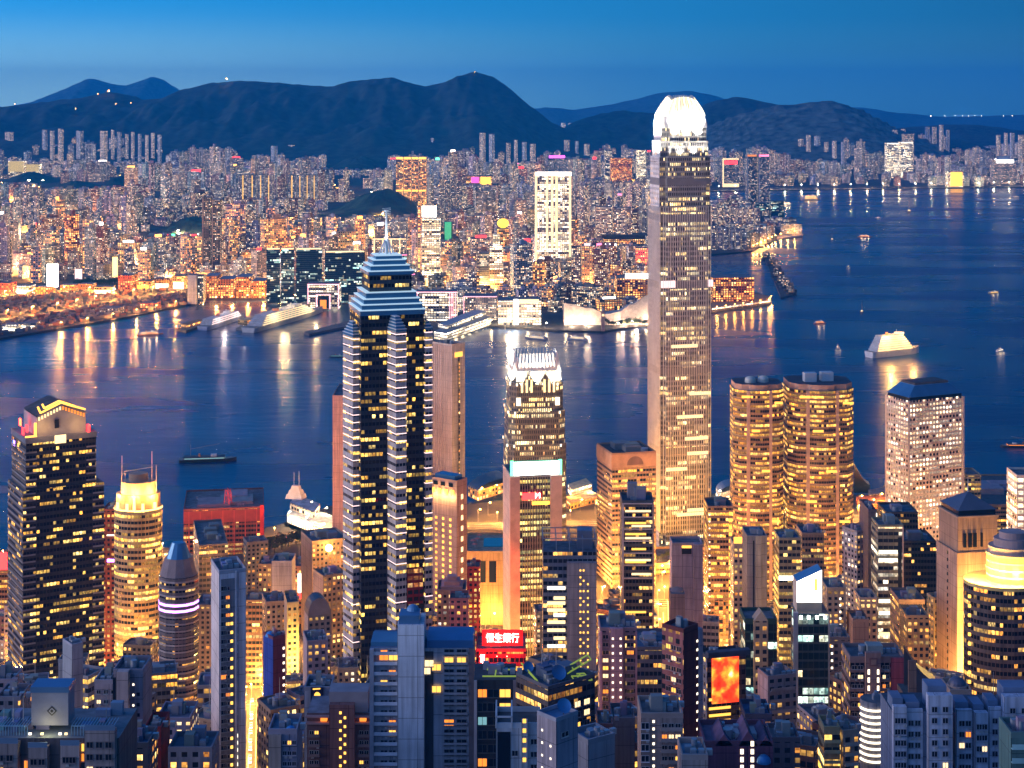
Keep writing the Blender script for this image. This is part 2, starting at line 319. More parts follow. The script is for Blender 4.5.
COAST = [(-260, 372), (-120, 352), (0, 340), (60, 330), (130, 318), (186, 306), (205, 299), (262, 296), (345, 300), (392, 336), (433, 343), (489, 327), (530, 330), (556, 332), (600, 333), (646, 327), (716, 313), (771, 305), (772, 299), (700, 277), (640, 270), (640, 257), (706, 256), (752, 252), (778, 239), (800, 237), (801, 232), (777, 230), (770, 214), (745, 207), (640, 209), (625, 200), (640, 193), (760, 191), (900, 189.5), (1024, 187.5), (1200, 186), (1500, 185)]
cp = [gnd(x, y) for x, y in COAST]; cp = [(p.x, p.y) for p in cp] + [(9000, 7300), (9000, 12400), (-9000, 12400), (-9000, cp_y := 2300)]
mb = MB(); mb.prism(cp, -3, 3.2, M['land'], (1, 1, 1, 0))
tag(mb.build('far_shore_ground'), 'flat built up ground of the peninsula across the harbour', 'ground', kind='structure')
# near shore: quay edge and the slope that rises to the peak
QY = [(-900, 1440), (-520, 1425), (-420, 1452), (-300, 1452), (-215, 1530), (-175, 1600), (-60, 1600), (60, 1650), (260, 1650), (420, 1640), (560, 1660), (1000, 1680)]
mb = MB()
rows = [1250 - i * 45 for i in range(27)]
front = [(x, y) for x, y in QY]
mb.prism([(-900, 1240), (1000, 1240)] + front[::-1], -3, 4.0, M['land'], (1, 1, 1, 0))
cols = [-900 + 50 * i for i in range(39)]
for j in range(len(rows) - 1):
    for i in range(len(cols) - 1):
        P = []
        for x, y in ((cols[i], rows[j + 1]), (cols[i + 1], rows[j + 1]), (cols[i + 1], rows[j]), (cols[i], rows[j])):
            P.append((x, y, gz(y) + .01 - .3 * (y > 1245)))
        mb.face(P, M['land'], (1, 1, 1, 0), smooth=True)
tag(mb.build('near_shore_ground'), 'ground of the island city rising from quay to hillside', 'ground', kind='structure')

def ridge(name, pts, Y, df, db, tint, rough=1.0, n=220, terr=0.0, seed=0.0):
    mb = MB(); px0, px1 = pts[0][0], pts[-1][0]
    def top(px):
        for (a, b), (c, d) in zip(pts, pts[1:]):
            if a <= px <= c:
                t = (px - a) / (c - a); return b + (d - b) * t
        return pts[-1][1]
    K = 34; grid = []
    for i in range(n + 1):
        px = px0 + (px1 - px0) * i / n; zt = zat(top(px), Y); x = xat(px, Y); col = []
        for k in range(K + 1):
            t = k / K
            if t < .7: s = t / .7; y = Y - df * (1 - s); h = s ** 1.25
            else: s = (t - .7) / .3; y = Y + db * s; h = 1 - s * s
            nn = noise.noise((x / 420 + seed, y / 620, seed)) * .5 + noise.noise((x / 150 + seed, y / 240, 3.1 + seed)) * .3 + noise.noise((x / 60, y / 90, 9.1 + seed)) * .22
            w = h * (1 - h) * 4; z = 3 + (zt - 3) * h * (1 + .8 * nn * w * rough) + (9 * noise.noise((x / 130, seed, 1.7)) + 5 * noise.noise((x / 45, y / 60, seed))) * (h > .93)
            if terr and h < .985: z = math.floor(z / terr) * terr + min(1, (z / terr % 1) * 3) * terr
            col.append((x, y, z))
        grid.append(col)
    for i in range(n):
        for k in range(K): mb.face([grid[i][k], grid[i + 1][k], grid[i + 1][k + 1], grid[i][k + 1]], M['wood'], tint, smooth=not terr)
    o = mb.build(name)
    bm = bmesh.new(); bm.from_mesh(o.data); bmesh.ops.remove_doubles(bm, verts=bm.verts, dist=.01); bm.to_mesh(o.data); bm.free()
    return tag(o, None, None, kind='structure')
def setl(o, l): o['label'] = l; o['category'] = 'hill'; return o
setl(ridge('far_hills', [(-240, 112), (-60, 110), (0, 108), (32, 102), (60, 90), (86, 79), (92, 79), (104, 83), (124, 86), (142, 80), (151, 76), (156, 79), (168, 92), (185, 96), (240, 108), (300, 118)], 19500, 2600, 2600, (1.5, 2.0, 2.6, 0), .5, 130, seed=2.0), 'pale blue distant mountain with two peaks behind the dark ridge')  # bluer tint on both far ranges paints extra haze
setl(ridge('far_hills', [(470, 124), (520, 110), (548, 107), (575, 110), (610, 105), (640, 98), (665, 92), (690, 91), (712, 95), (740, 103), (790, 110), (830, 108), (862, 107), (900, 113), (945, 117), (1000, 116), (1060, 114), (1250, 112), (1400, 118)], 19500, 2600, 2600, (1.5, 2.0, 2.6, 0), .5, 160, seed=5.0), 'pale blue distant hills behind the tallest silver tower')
setl(ridge('mountain_ridge', [(-330, 132), (-200, 112), (-80, 104), (0, 107), (40, 102), (80, 98), (104, 92), (116, 94), (140, 101), (160, 98), (180, 90), (210, 83), (240, 80), (262, 82), (300, 85), (335, 86), (350, 81), (372, 79), (392, 77), (408, 82), (424, 87), (440, 83), (456, 77), (474, 72), (492, 76), (510, 88), (530, 106), (552, 122), (580, 136), (640, 150)], 11000, 2000, 1800, (1, 1, 1, 0), 1.0, 420, seed=1.0), 'dark mountain ridge with a rounded rocky summit above the far city')
setl(ridge('mountain_ridge', [(545, 140), (575, 122), (600, 113), (625, 111), (655, 114), (690, 112), (715, 101), (738, 97), (760, 101), (785, 106), (820, 112), (880, 126), (960, 140)], 11300, 1800, 1500, (1, 1, 1, 0), 1.0, 240, seed=3.0), 'dark hills rising behind the tallest silver tower')
setl(ridge('terraced_hill', [(690, 134), (720, 124), (750, 112), (785, 105), (806, 103), (828, 101), (845, 104), (862, 110), (882, 121), (900, 132), (925, 140)], 10300, 1200, 1000, (4.2, 3.2, 3.6, 0), .05, 150, terr=26.0, seed=4.0), 'terraced quarry hillside faintly lit in purple grey bands')  # faint light on the terraces is put into the purple grey tint
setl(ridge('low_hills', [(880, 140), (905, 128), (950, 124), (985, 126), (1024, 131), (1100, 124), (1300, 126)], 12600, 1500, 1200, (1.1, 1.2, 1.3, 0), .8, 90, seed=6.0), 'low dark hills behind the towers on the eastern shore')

def knoll(px, py, wpx, dm, h, label, seed):
    c = gnd(px, py); rx = wpx * c.y / F / 2; mb = MB(); K, n = 9, 40; cy = c.y + dm
    g = [[(c.x + rx * k / K * math.cos(2 * math.pi * i / n), cy + dm * k / K * math.sin(2 * math.pi * i / n)) for i in range(n)] for k in range(K + 1)]
    def hh(x, y, k): return 3.1 + h * (math.cos(math.pi * min(1, k / K)) * .5 + .5) * (1 + .35 * noise.noise((x / 90 + seed, y / 120, seed))) + (5 * noise.noise((x / 14, y / 14, seed)) if k < K else -1)
    for k in range(K):
        for i in range(n):
            P = [g[k][i], g[k + 1][i], g[k + 1][(i + 1) % n], g[k][(i + 1) % n]]; Q = [k, k + 1, k + 1, k]
            mb.face([(p[0], p[1], hh(p[0], p[1], q)) for p, q in zip(P, Q)], M['wood'], (1, 1.2, 1, 0), smooth=True)
    o = tag(mb.build('wooded_hill'), label, 'hill', kind='structure'); KN.append((c.x, cy, rx, dm)); KF.append((px - wpx / 2, px + wpx / 2, py - 20, py + 1, c.y)); return o
KN = []; KF = []
knoll(372, 219, 116, 420, 70, 'dark wooded park hill behind the spire tower', 1.0)
knoll(105, 190, 36, 260, 45, 'small dark wooded knoll among the apartment blocks', 2.0)
knoll(10, 186, 70, 300, 40, 'dark wooded slope behind the glowing yellow slabs', 3.0)
knoll(175, 238, 74, 260, 36, 'wooded knoll beside the tall dark twin towers', 4.0)
knoll(350, 172, 70, 500, 62, 'dark wooded hill below the ridge top apartment blocks', 5.0)
knoll(62, 191, 60, 220, 26, 'low dark wooded rise beside the stadium lamps', 6.0)

def gz2(x, y): return gz(y) if y < 1700 else 3.2
def road(name, pts, w, label, lift=.2, mat='asphalt', marks=True, tint=(1, 1, 1, 0)):
    mb = MB(); P = []
    for (x0, y0), (x1, y1) in zip(pts, pts[1:]):
        L = math.hypot(x1 - x0, y1 - y0); k = max(1, int(L / 25))
        for i in range(k): P.append((x0 + (x1 - x0) * i / k, y0 + (y1 - y0) * i / k))
    P.append(pts[-1]); Ls, Rs = [], []
    for i, p in enumerate(P):
        a, b = P[max(0, i - 1)], P[min(len(P) - 1, i + 1)]; d = Vector((b[0] - a[0], b[1] - a[1])).normalized(); nx, ny = -d.y, d.x
        Ls.append((p[0] + nx * w / 2, p[1] + ny * w / 2)); Rs.append((p[0] - nx * w / 2, p[1] - ny * w / 2))
    z = lambda q, o=0: gz2(*q) + lift + o
    def mid(i, t): return (Rs[i][0] * (1 - t) + Ls[i][0] * t, Rs[i][1] * (1 - t) + Ls[i][1] * t)
    for i in range(len(P) - 1):
        q = [Rs[i], Rs[i + 1], Ls[i + 1], Ls[i]]; mb.face([(a[0], a[1], z(a)) for a in q], M[mat], tint)
        if marks:
            for t in (.25, .5, .75):
                wd = .25 / w
                a = [mid(i, t - wd), mid(i + 1, t - wd), mid(i + 1, t + wd), mid(i, t + wd)]
                if t == .5 or i % 2 == 0: mb.face([(c[0], c[1], z(c, .02)) for c in a], M['paint'])
        for A in (Ls, Rs):                                  # kerbs
            a, b = A[i], A[i + 1]; mb.bar((a[0], a[1], z(a, .05)), (b[0], b[1], z(b, .05)), .35, M['con'], (.3, .3, .3, 0), .2)
    return tag(mb.build(name), label, 'road', kind='structure')
def g2(px, py): p = gnd(px, py, 3.2); return (p.x, p.y)
ROADS = []
road('expressway', [g2(-60, 327), g2(0, 320), g2(60, 311), g2(110, 301), g2(160, 293), g2(215, 289), g2(270, 286), g2(330, 284)], 34, 'wide lamp lit expressway along the western far shore')
road('street', [g2(-60, 301), g2(10, 297), g2(70, 293), g2(120, 296)], 22, 'orange lit street behind the dark storage yard')
road('promenade', [g2(490, 324.5), g2(530, 327), g2(600, 330), g2(645, 324)], 16, 'bright waterfront promenade before the harbourside hotels', marks=False)
road('waterfront_road', [g2(640, 190), g2(760, 188), g2(900, 186.5), g2(1060, 184.5)], 30, 'lamp lit road along the eastern far shore')
road('harbour_highway', [(-700, 1388), (-420, 1395), (-300, 1418), (-190, 1480), (-60, 1520), (200, 1545), (600, 1560)], 26, 'orange lit highway behind the ferry pier')
road('main_street', [(-700, 1300), (-250, 1310), (0, 1290), (500, 1300)], 20, 'street lit orange between the central office towers')
road('side_street', [(-136, 880), (-152, 985), (-164, 1068)], 17, 'narrow street glowing orange beside the slim white tower')
road('side_street', [(90, 860), (98, 1000), (112, 1180), (122, 1300)], 15, 'narrow lit street beside the lavender blank tower')
road('side_street', [(215, 700), (232, 860), (262, 1090), (286, 1300)], 15, 'narrow lit street in front of the twin amber towers')
road('side_street', [(-30, 860), (-28, 1000), (-22, 1300)], 14, 'narrow lit street below the bank tower with red column')
road('main_street', [(-600, 1050), (-150, 1062), (150, 1058), (520, 1050)], 15, 'street crossing between the hillside towers and the office towers')

# open yard and quay on the western far shore
mb = MB(); yard = [g2(-40, 318), g2(40, 309), g2(96, 300), g2(110, 296), g2(70, 296.5), g2(-40, 302)]
mb.face([(p[0], p[1], 3.26) for p in yard], M['asphalt'], (1.3, 1.2, 1.2, 0)); tag(mb.build('storage_yard_ground'), 'dark open storage yard between two lit roads on the far shore', 'ground', kind='structure')
# ------------------------------------------------------------------ tower builder
LAND = []        # (px, py, Y, label noun) of landmarks, for naming what stands near them
OCC = []         # (x, y, r) footprints already taken
SEED = [0.0]
def nseed(): SEED[0] = (SEED[0] + .137) % 1.0; return SEED[0]
def foot(xl, xc, xr, Y, th, d=26.0, lmin=9, lmax=70):
    t = R(th); rd = Vector((math.cos(t), math.sin(t))); ld = Vector((-math.sin(t), math.cos(t)))
    c = Vector((xat(xc if xc is not None else xl, Y), Y))
    def solve(dr, px):
        q = px - 512; den = F * dr.x - q * dr.y
        return (q * c.y - F * c.x) / den if abs(den) > 1e-6 else -1
    Lr = solve(rd, xr); Lr = min(max(Lr, 4), lmax * 1.6)
    Ll = d
    if xc is not None and xl < xc - .5:
        Ll = solve(ld, xl); Ll = min(max(Ll if Ll > 0 else lmax, lmin), lmax)
    r_, l_ = c + rd * Lr, c + ld * Ll; b_ = r_ + ld * Ll
    return [tuple(c), tuple(r_), tuple(b_), tuple(l_)]
class Tower:
    """a building: an Empty at its foot, its walls, roof, plant rooms ... as parts"""
    def __init__(s, name, label, cat, fp, Y, ztop, noun=None, px=None, group=None):
        s.fp = fp; c = fcen(fp); s.zb = gz(c[1]) - 2 if c[1] < 1250 else 2.5; s.zt = ztop; s.seed = nseed()
        s.root = thing(name, label, cat, (c[0], c[1], s.zb), group)
        C_, Rr, B_, Lf = [Vector(p) for p in fp[:4]] if len(fp) >= 4 else (None,) * 4
        if C_ is not None:
            s.rd = (Rr - C_).normalized(); s.ld = (Lf - C_).normalized(); s.Lr = (Rr - C_).length; s.Ll = (Lf - C_).length; s.C = C_
        OCC.append((c[0], c[1], max(math.hypot(p[0] - c[0], p[1] - c[1]) for p in fp)))
        if noun: LAND.append((512 + F * c[0] / c[1], HZ + F * (H - ztop) / c[1], c[1], noun))
    def part(s, name, mb, parent=None): return mb.build(name, parent or s.root)
    def shaft(s, mat, tint=(.4, .4, .4), left=None, ltint=None, back=None, z0=None, z1=None, fp=None, name='wall', rooft=(.16, .16, .17)):
        fp = fp or s.fp; z0 = s.zb if z0 is None else z0; z1 = s.zt if z1 is None else z1; mb = MB(); t = (*tint, s.seed); lt = (*(ltint or tint), (s.seed + .41) % 1)
        n = len(fp)
        for i in range(n):
            isl = (n == 4 and i in (1, 3)); mb.wall(fp[i], fp[(i + 1) % n], z0, z1, M[left] if (isl and left) else M[mat], lt if isl else t, i * 57.3, s.zb)
        mb.face([(p[0], p[1], z1 - .01) for p in fp], M['roof'], (*rooft, 0))
        return s.part(name, mb)
    def parapet(s, h=1.6, w=.5, tint=(.4, .4, .4), z=None, fp=None, mat='con', name='parapet'):
        fp = fp or s.fp; z = s.zt if z is None else z; mb = MB(); inn = inset(fp, w * 1.4); n = len(fp); t = (*tint, 0)
        for i in range(n):
            a, b, c, d = fp[i], fp[(i + 1) % n], inn[(i + 1) % n], inn[i]
            mb.wall(a, b, z, z + h, M[mat], t); mb.wall(c, d, z, z + h, M[mat], t)
            mb.face([(a[0], a[1], z + h), (b[0], b[1], z + h), (c[0], c[1], z + h), (d[0], d[1], z + h)], M[mat], t)
        return s.part(name, mb)
    def pt(s, face, u, out=.05):
        """plan point on a face: R the face towards the viewer, L the other one seen, u 0..1 from the near corner"""
        if face == 'R': p = s.C + s.rd * (s.Lr * u); nrm = Vector((s.rd.y, -s.rd.x))
        elif face == 'L': p = s.C + s.ld * (s.Ll * u); nrm = -s.rd
        else: p = s.C + s.rd * s.Lr + s.ld * (s.Ll * u); nrm = s.rd     # 'E'
        return p + nrm * out, nrm
    def panel(s, name, face, u0, u1, z0, z1, mat, tint=(1, 1, 1), th=.3, out=0.03, parent=None, uvm=False):
        a, nrm = s.pt(face, u0, out); b, _ = s.pt(face, u1, out)
        if face == 'L': a, b = b, a
        c, d = b + nrm * th, a + nrm * th; mb = MB()
        fp = [tuple(d), tuple(c), tuple(b), tuple(a)]
        mb.prism(fp, z0, z1, M[mat] if isinstance(mat, str) else mat, (*tint, s.seed), bottom=True, zr=s.zb); return s.part(name, mb, parent)
    def dots(s, face, u, z0, z1, step, mat, w=1.0, h=1.1, name='stair_window', th=.08, jig=0):
        """a lit column of single windows, each a part; copies share one mesh"""
        first = None; z = z0; k = 0
        while z < z1 and k < 100:
            uu = u + (jig if k % 2 else 0); p, nrm = s.pt(face, uu, .02); t = Vector((-nrm.y, nrm.x))
            if first is None or jig:
                mb = MB(); q = [p - t * w / 2 + nrm * th, p + t * w / 2 + nrm * th, p + t * w / 2, p - t * w / 2]
                mb.prism([tuple(x) for x in q], z, z + h, mat, bottom=True)
                o = s.part(name, mb); first = first or o; zf = z
            else:
                o = first.copy(); COL.objects.link(o); o.parent = s.root; o.location = (0, 0, z - zf)
            z += step; k += 1
    def clutter(s, n=2, hmax=5, tint=(.3, .3, .32), mast=0, tank=True, fp=None, z=None, scale=1.0):
        fp = fp or s.fp; z = s.zt if z is None else z; inn = inset(fp, 3.0); r = random.Random(int(s.seed * 1e6)); C_, Rr, B_, L_ = [Vector(p) for p in inn[:4]]
        ang = math.atan2((Rr - C_).y, (Rr - C_).x)
        def rp(m=.22):
            a, b = r.uniform(m, 1 - m), r.uniform(m, 1 - m); return C_ + (Rr - C_) * a + (L_ - C_) * b
        sz = max(3.0, min((Rr - C_).length, (L_ - C_).length))
        for i in range(n):
            p = rp(.3); mb = MB(); h = r.uniform(.5, 1) * hmax
            mb.box((p.x, p.y, z), (sz * r.uniform(.3, .5) * scale, sz * r.uniform(.25, .45) * scale, h + i * .013), ang, M['con'], (*[c * r.uniform(.8, 1.2) for c in tint], 0)); s.part('plant_room', mb)
        if tank:
            p = rp(.15); mb = MB(); mb.cyl((p.x, p.y, z), sz * .08 + .5, 2.6, M['metal'], (.35, .38, .42, 0)); s.part('water_tank', mb)
        p = rp(.1); mb = MB(); k = 3
        for i in range(k): mb.box((p.x + i * 2.1 * math.cos(ang), p.y + i * 2.1 * math.sin(ang), z), (1.5, 1.3, 1.5), ang, M['metal'], (.45, .46, .48, 0))
        s.part('air_conditioner', mb)
        for i in range(2):
            p, q_ = rp(.1), rp(.1); mb = MB(); mb.bar((p.x, p.y, z + .5), (q_.x, q_.y, z + .5), .55, M['metal'], (.34, .37, .42, 0)); mb.box((p.x, p.y, z), (1.7, 1.7, 1.3 + r.random()), ang, M['metal'], (.3, .34, .4, 0)); s.part('roof_duct', mb)
        for i in range(mast):
            p = rp(.25); mb = MB(); hh = r.uniform(7, 14); mb.cyl((p.x, p.y, z), .22, hh, M['metal'], (.5, .5, .5, 0), 6, .08); s.part('antenna', mb)
def text_part(s_root, body, pos, right, size, mat, name='sign_letters', parent=None, depth=.12, fit=None, vertical=False):
    cu = bpy.data.curves.new(name, 'FONT'); cu.body = '\n'.join(body) if vertical else body; cu.size = size; cu.extrude = depth; cu.align_x = 'CENTER'; cu.align_y = 'CENTER'; cu.space_line = .85
    t = bpy.data.objects.new('tmp', cu); COL.objects.link(t); bpy.context.view_layer.update()
    dg = bpy.context.evaluated_depsgraph_get(); me = bpy.data.meshes.new_from_object(t.evaluated_get(dg)); bpy.data.objects.remove(t)
    me.materials.clear(); me.materials.append(mat); o = bpy.data.objects.new(name, me); COL.objects.link(o)
    ang = math.atan2(right.y, right.x); o.rotation_euler = (R(90), 0, ang)
    pr = parent or s_root; o.parent = pr; o.location = Vector(pos) - parent_loc(pr)
    if fit:
        w = max(v.co.x for v in me.vertices) - min(v.co.x for v in me.vertices); o.scale = (fit / w, 1, 1)
    return o

# ------------------------------------------------------------------ landmark towers on the near shore
def spire_tower():
    Y = 850; fp = foot(350, 361, 424, Y, 15); z1 = zat(316, Y)
    t = Tower('skyscraper', 'dark star shaped glass skyscraper with stepped blue crown and silver spire', 'skyscraper', fp, Y, z1, 'the spire tower')
    t.shaft('dark', (.05, .05, .055), rooft=(.05, .08, .12))
    # cornice and stepped roof: glass storeys between pale ledges
    z = z1; steps = [(0.0, 2.4), (1.6, 2.2), (3.4, 2.2), (5.4, 2.6)]
    cur = [(p[0] + (p[0] - fcen(fp)[0]) * .03, p[1] + (p[1] - fcen(fp)[1]) * .03) for p in fp]
    mb = MB(); lg = MB()
    for d, h in steps:
        f2 = inset(cur, d); mb.prism(f2, z, z + h, M['bglass'], zr=t.zb); f3 = [(p[0] + (p[0] - fcen(fp)[0]) * .018, p[1] + (p[1] - fcen(fp)[1]) * .018) for p in f2]
        lg.prism(f3, z + h, z + h + .4, E_['ledge'], bottom=True); z += h + .55
    t.part('crown_tier', mb); t.part('crown_ledge', lg)
    core = inset(cur, 8.5); mb = MB(); mb.prism(core, z, z + 8.5, M['dark'], (.06, .08, .1, t.seed), cap=M['bglass'], zr=t.zb); t.part('lantern_storey', mb); z += 8.5
    lg = MB(); mb = MB()
    for d, h in ((7.2, 1.8), (9.6, 2.2), (12.2, 2.2), (14.6, 1.6)):
        f2 = inset(cur, d); mb.prism(f2, z, z + h, M['bglass']); f3 = [(p[0] + (p[0] - fcen(fp)[0]) * .02, p[1] + (p[1] - fcen(fp)[1]) * .02) for p in f2]
        lg.prism(f3, z + h, z + h + .4, E_['ledge'], bottom=True); z += h + .5
    t.part('upper_crown_tier', mb); t.part('upper_crown_ledge', lg)
    cx, cy = fcen(fp); zs = z; tipz = zat(213, cy)
    mb = MB()
    for a in range(4): mb.bar((cx + 4.6 * math.cos(a * 1.571 + .6), cy + 4.6 * math.sin(a * 1.571 + .6), zs), (cx, cy, zs + 9), .5, M['metal'], (.8, .85, .9, 0))
    t.part('spire_strut', mb)
    mb = MB(); mb.cyl((cx, cy, zs), 1.0, 22, M['metal'], (.7, .75, .78, 0), 10, .45); mb.cyl((cx, cy, zs + 22), 1.2, 1.0, M['metal'], (.85, .9, .9, 0)); mb.cyl((cx, cy, zs + 23.2), .34, tipz - zs - 23.2, M['metal'], (.6, .5, .5, 0), 8, .1)
    for k in range(5): mb.bar((cx - 2.2, cy, zs + 20 + k * .9), (cx + 2.2, cy, zs + 20.4 + k * .9), .25, M['metal'], (.8, .85, .9, 0))
    t.part('spire', mb)
    for k in range(3):
        l = bpy.data.lights.new('spire_floodlight', 'SPOT'); l.energy = 30000; l.spot_size = R(34); l.color = (.8, .95, 1); l.shadow_soft_size = .5
        o = bpy.data.objects.new('spire_floodlight', l); COL.objects.link(o); o.parent = t.root; a = k * 2.1 - 1.4
        p = Vector((cx + 6 * math.cos(a), cy + 6 * math.sin(a), zs + .6)); o.location = p - t.root.location; o.rotation_euler = (Vector((cx, cy, zs + 16)) - p).to_track_quat('-Z', 'Y').to_euler()
    # projecting bays, lit by tubes of pale pink light
    def bay(xl, xc, xr, ytop, dy):
        f = foot(xl, xc, xr, Y + dy, 28, lmin=8, lmax=16); z2 = zat(ytop, Y + dy); mb = MB()
        for i in range(4): mb.wall(f[i], f[(i + 1) % 4], t.zb, z2, M['bay'], (.62, .56, .56, t.seed + i * .07), i * 31., t.zb)
        w = t.part('projecting_bay', mb); mb = MB(); zz = z2; cur = f
        for d, h in ((0, 1.5), (1.2, 1.5), (2.4, 1.5), (3.6, 1.5), (4.8, 1.4)):
            f2 = inset(cur, d); mb.prism(f2, zz, zz + h * .7, M['bglass']); mb.prism([(p[0] + (p[0] - fcen(f)[0]) * .05, p[1] + (p[1] - fcen(f)[1]) * .05) for p in f2], zz + h * .7, zz + h, M['metal'], (.8, .82, .85, 0), bottom=True); zz += h
        t.part('bay_cap', mb, w)
        zz = z2 - 1.5; k = 0
        while zz > t.zb + 20 and k < 40:
            mb = MB(); g = [(p[0] + (p[0] - fcen(f)[0]) * .015, p[1] + (p[1] - fcen(f)[1]) * .015) for p in f]
            mb.prism(g, zz, zz + .5, E_['pinkline'], bottom=True); t.part('light_band', mb, w); zz -= 3.9 if k < 14 else (7.8 if k < 22 else 19.5); k += 1
    bay(343, 353, 362, 337, 4); bay(380, 396, 406.5, 332, -6); bay(422, 425.5, 431, 330, 8)
    # glowing red panel paints an advert's reflection on the dark face
    t.panel('red_reflection_panel', 'R', .73, .98, zat(608, Y), zat(572, Y), E_['red'] if False else facade('red_reflection_wall', 3.1, 3.6, .8, .6, .8, .6, 3, RED, .9), (.35, .03, .03))
spire_tower()

def tallest_tower():
    # square plan with notched corners that steps in towards a crown of claws
    Y = 1430; L = lambda a, b, c: foot(a, b, c, Y, 14, lmin=20)
    base = L(647.5, 661, 713); zt = zat(160, Y)
    t = Tower('skyscraper', 'tallest silver skyscraper with a glowing white crown of curved claws', 'skyscraper', base, Y, zat(97, Y), 'the tallest silver tower')
    c0 = Vector(fcen(base))
    def notch(fp, k):
        P = [Vector(p) for p in fp]; o = []
        n = 4
        for i in range(4):
            a, b, d = P[i - 1], P[i], P[(i + 1) % 4]; e1 = (a - b).normalized() * k; e2 = (d - b).normalized() * k
            o += [b + e1, b + e1 + e2, b + e2]
        return [tuple(p) for p in o]
    def sc(fp, k): return [(c0.x + (p[0] - c0.x) * k, c0.y + (p[1] - c0.y) * k) for p in fp]
    tiers = [(t.zb, zat(206, Y), 1.0, 5.0), (zat(206, Y), zat(157, Y), .975, 5.5), (zat(157, Y), zat(141, Y), .925, 6.0), (zat(141, Y), zat(127, Y), .87, 6)]
    for i, (z0, z1, k, nk) in enumerate(tiers):
        fp = notch(sc(base, k), nk); mb = MB(); u = 0
        for j in range(len(fp)):
            a, b = fp[j], fp[(j + 1) % len(fp)]; d = Vector((b[0] - a[0], b[1] - a[1])); long_ = d.length > 12
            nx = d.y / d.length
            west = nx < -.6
            mt = 'silver_twilit' if west else 'silver'
            mb.wall(a, b, z0, z1, M[mt] if long_ else M['silver'], ((.80, .78, .76) if west else (.46, .45, .43)) + (t.seed,) if long_ else (.34, .34, .35, t.seed + .2), u, t.zb); u += d.length + .3  # west tint is lighter to paint the twilight on that face
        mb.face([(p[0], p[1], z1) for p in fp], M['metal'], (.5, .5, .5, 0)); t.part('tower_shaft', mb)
    # dark mechanical storeys
    for py in (182, 218, 286, 372, 452):
        z = zat(py, Y); k = 1.0 if py > 206 else .975
        mb = MB(); mb.prism(notch(sc(base, k * 1.004), 5.0), z - 3, z + 3, M['metal'], (.30, .29, .29, 0), bottom=True); t.part('mechanical_storey', mb)
    # vertical fins on the two faces seen
    fins = MB(); hb = [Vector(p) for p in base]
    for a, b, n in ((hb[0], hb[1], 22), (hb[3], hb[0], 20)):
        d = (b - a); nr = Vector((d.y, -d.x)).normalized(); e = d.normalized()
        for i in range(1, n):
            p = a + d * (i / n) + nr * .25
            fins.bar((p.x, p.y, t.zb + 20), (p.x, p.y, zat(207, Y)), .26, M['metal'], (.80, .78, .74, 0), .5)
    t.part('facade_fin', fins)
    # crown: curved claws that lean inwards, floodlit, with added glowing strips
    def flood(p, tgt, e, ang, col=(1, .93, .8)):
        l = bpy.data.lights.new('crown_floodlight', 'SPOT'); l.energy = e; l.spot_size = R(ang); l.spot_blend = .6; l.color = col; l.shadow_soft_size = .8
        o = bpy.data.objects.new('crown_floodlight', l); COL.objects.link(o); o.parent = t.root; o.location = Vector(p) - t.root.location; o.rotation_euler = (Vector(tgt) - Vector(p)).to_track_quat('-Z', 'Y').to_euler()
    for (pa, pb, nn) in ((0, 1, 13), (3, 0, 11), (1, 2, 11), (2, 3, 13)):
        f = [Vector(p) for p in sc(base, .79)]
        for i in range(nn):
            u = (i + .5) / nn; p = f[pa] * (1 - u) + f[pb] * u; d = c0 - p; mid = abs(u - .5) * 2
            mb = MB(); za = zat(127, Y); zt_ = zat(97.5 + 4 * mid ** 2, Y); pts = []
            for s_ in range(8):
                q = s_ / 7; pts.append(((p.x + d.x * .45 * q ** 2), (p.y + d.y * .45 * q ** 2), za - 1 + (zt_ - za + 1) * q))
            for x, y in zip(pts, pts[1:]): mb.bar(x, y, 1.9, M['metal'], (.85, .83, .8, 0), 2.4)
            mb.bar(pts[-1], (pts[-1][0], pts[-1][1], pts[-1][2] + 2.2), .8, M['metal'], (.85, .83, .8, 0))
            cl = t.part('crown_claw', mb); mb = MB(); d2 = (p - c0).normalized() * 1.25
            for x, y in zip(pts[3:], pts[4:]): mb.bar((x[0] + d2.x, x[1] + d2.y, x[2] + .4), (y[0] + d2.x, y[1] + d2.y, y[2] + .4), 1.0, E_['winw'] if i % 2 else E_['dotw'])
            t.part('glow_strip', mb, cl)  # added strips, not lamps of the tower, whiten the claw tips
    for z0, z1, k0, k1 in ((zat(127, Y), zat(117, Y), .76, .73), (zat(117, Y), zat(108, Y), .70, .62), (zat(108, Y), zat(102, Y), .59, .50)):
        mb = MB(); mb.frustum(sc(base, k0), z0, sc(base, k1), z1, M['metal'], (.82, .80, .76, 0)); t.part('crown_screen', mb)
    f = [Vector(p) for p in sc(base, 1.0)]
    for a, b in ((0, 1), (3, 0), (1, 2)):
        d = (f[b] - f[a]); nr = Vector((d.y, -d.x)).normalized()
        for u in (.12, .37, .63, .88):
            p = f[a] + d * u + nr * 4.5; q = f[a] + d * u - nr * 8
            mb = MB(); zz = zat(162, Y); mb.bar((p.x - nr.x * 6.5, p.y - nr.y * 6.5, zz), (p.x, p.y, zz), .3, M['metal'], (.4, .4, .4, 0)); mb.box((p.x, p.y, zz), (1.0, 1.0, .7), 0, M['metal'], (.3, .3, .3, 0)); t.part('floodlight', mb)
            flood((p.x, p.y, zz + 1.4), (q.x, q.y, zat(120, Y)), 60000, 60)
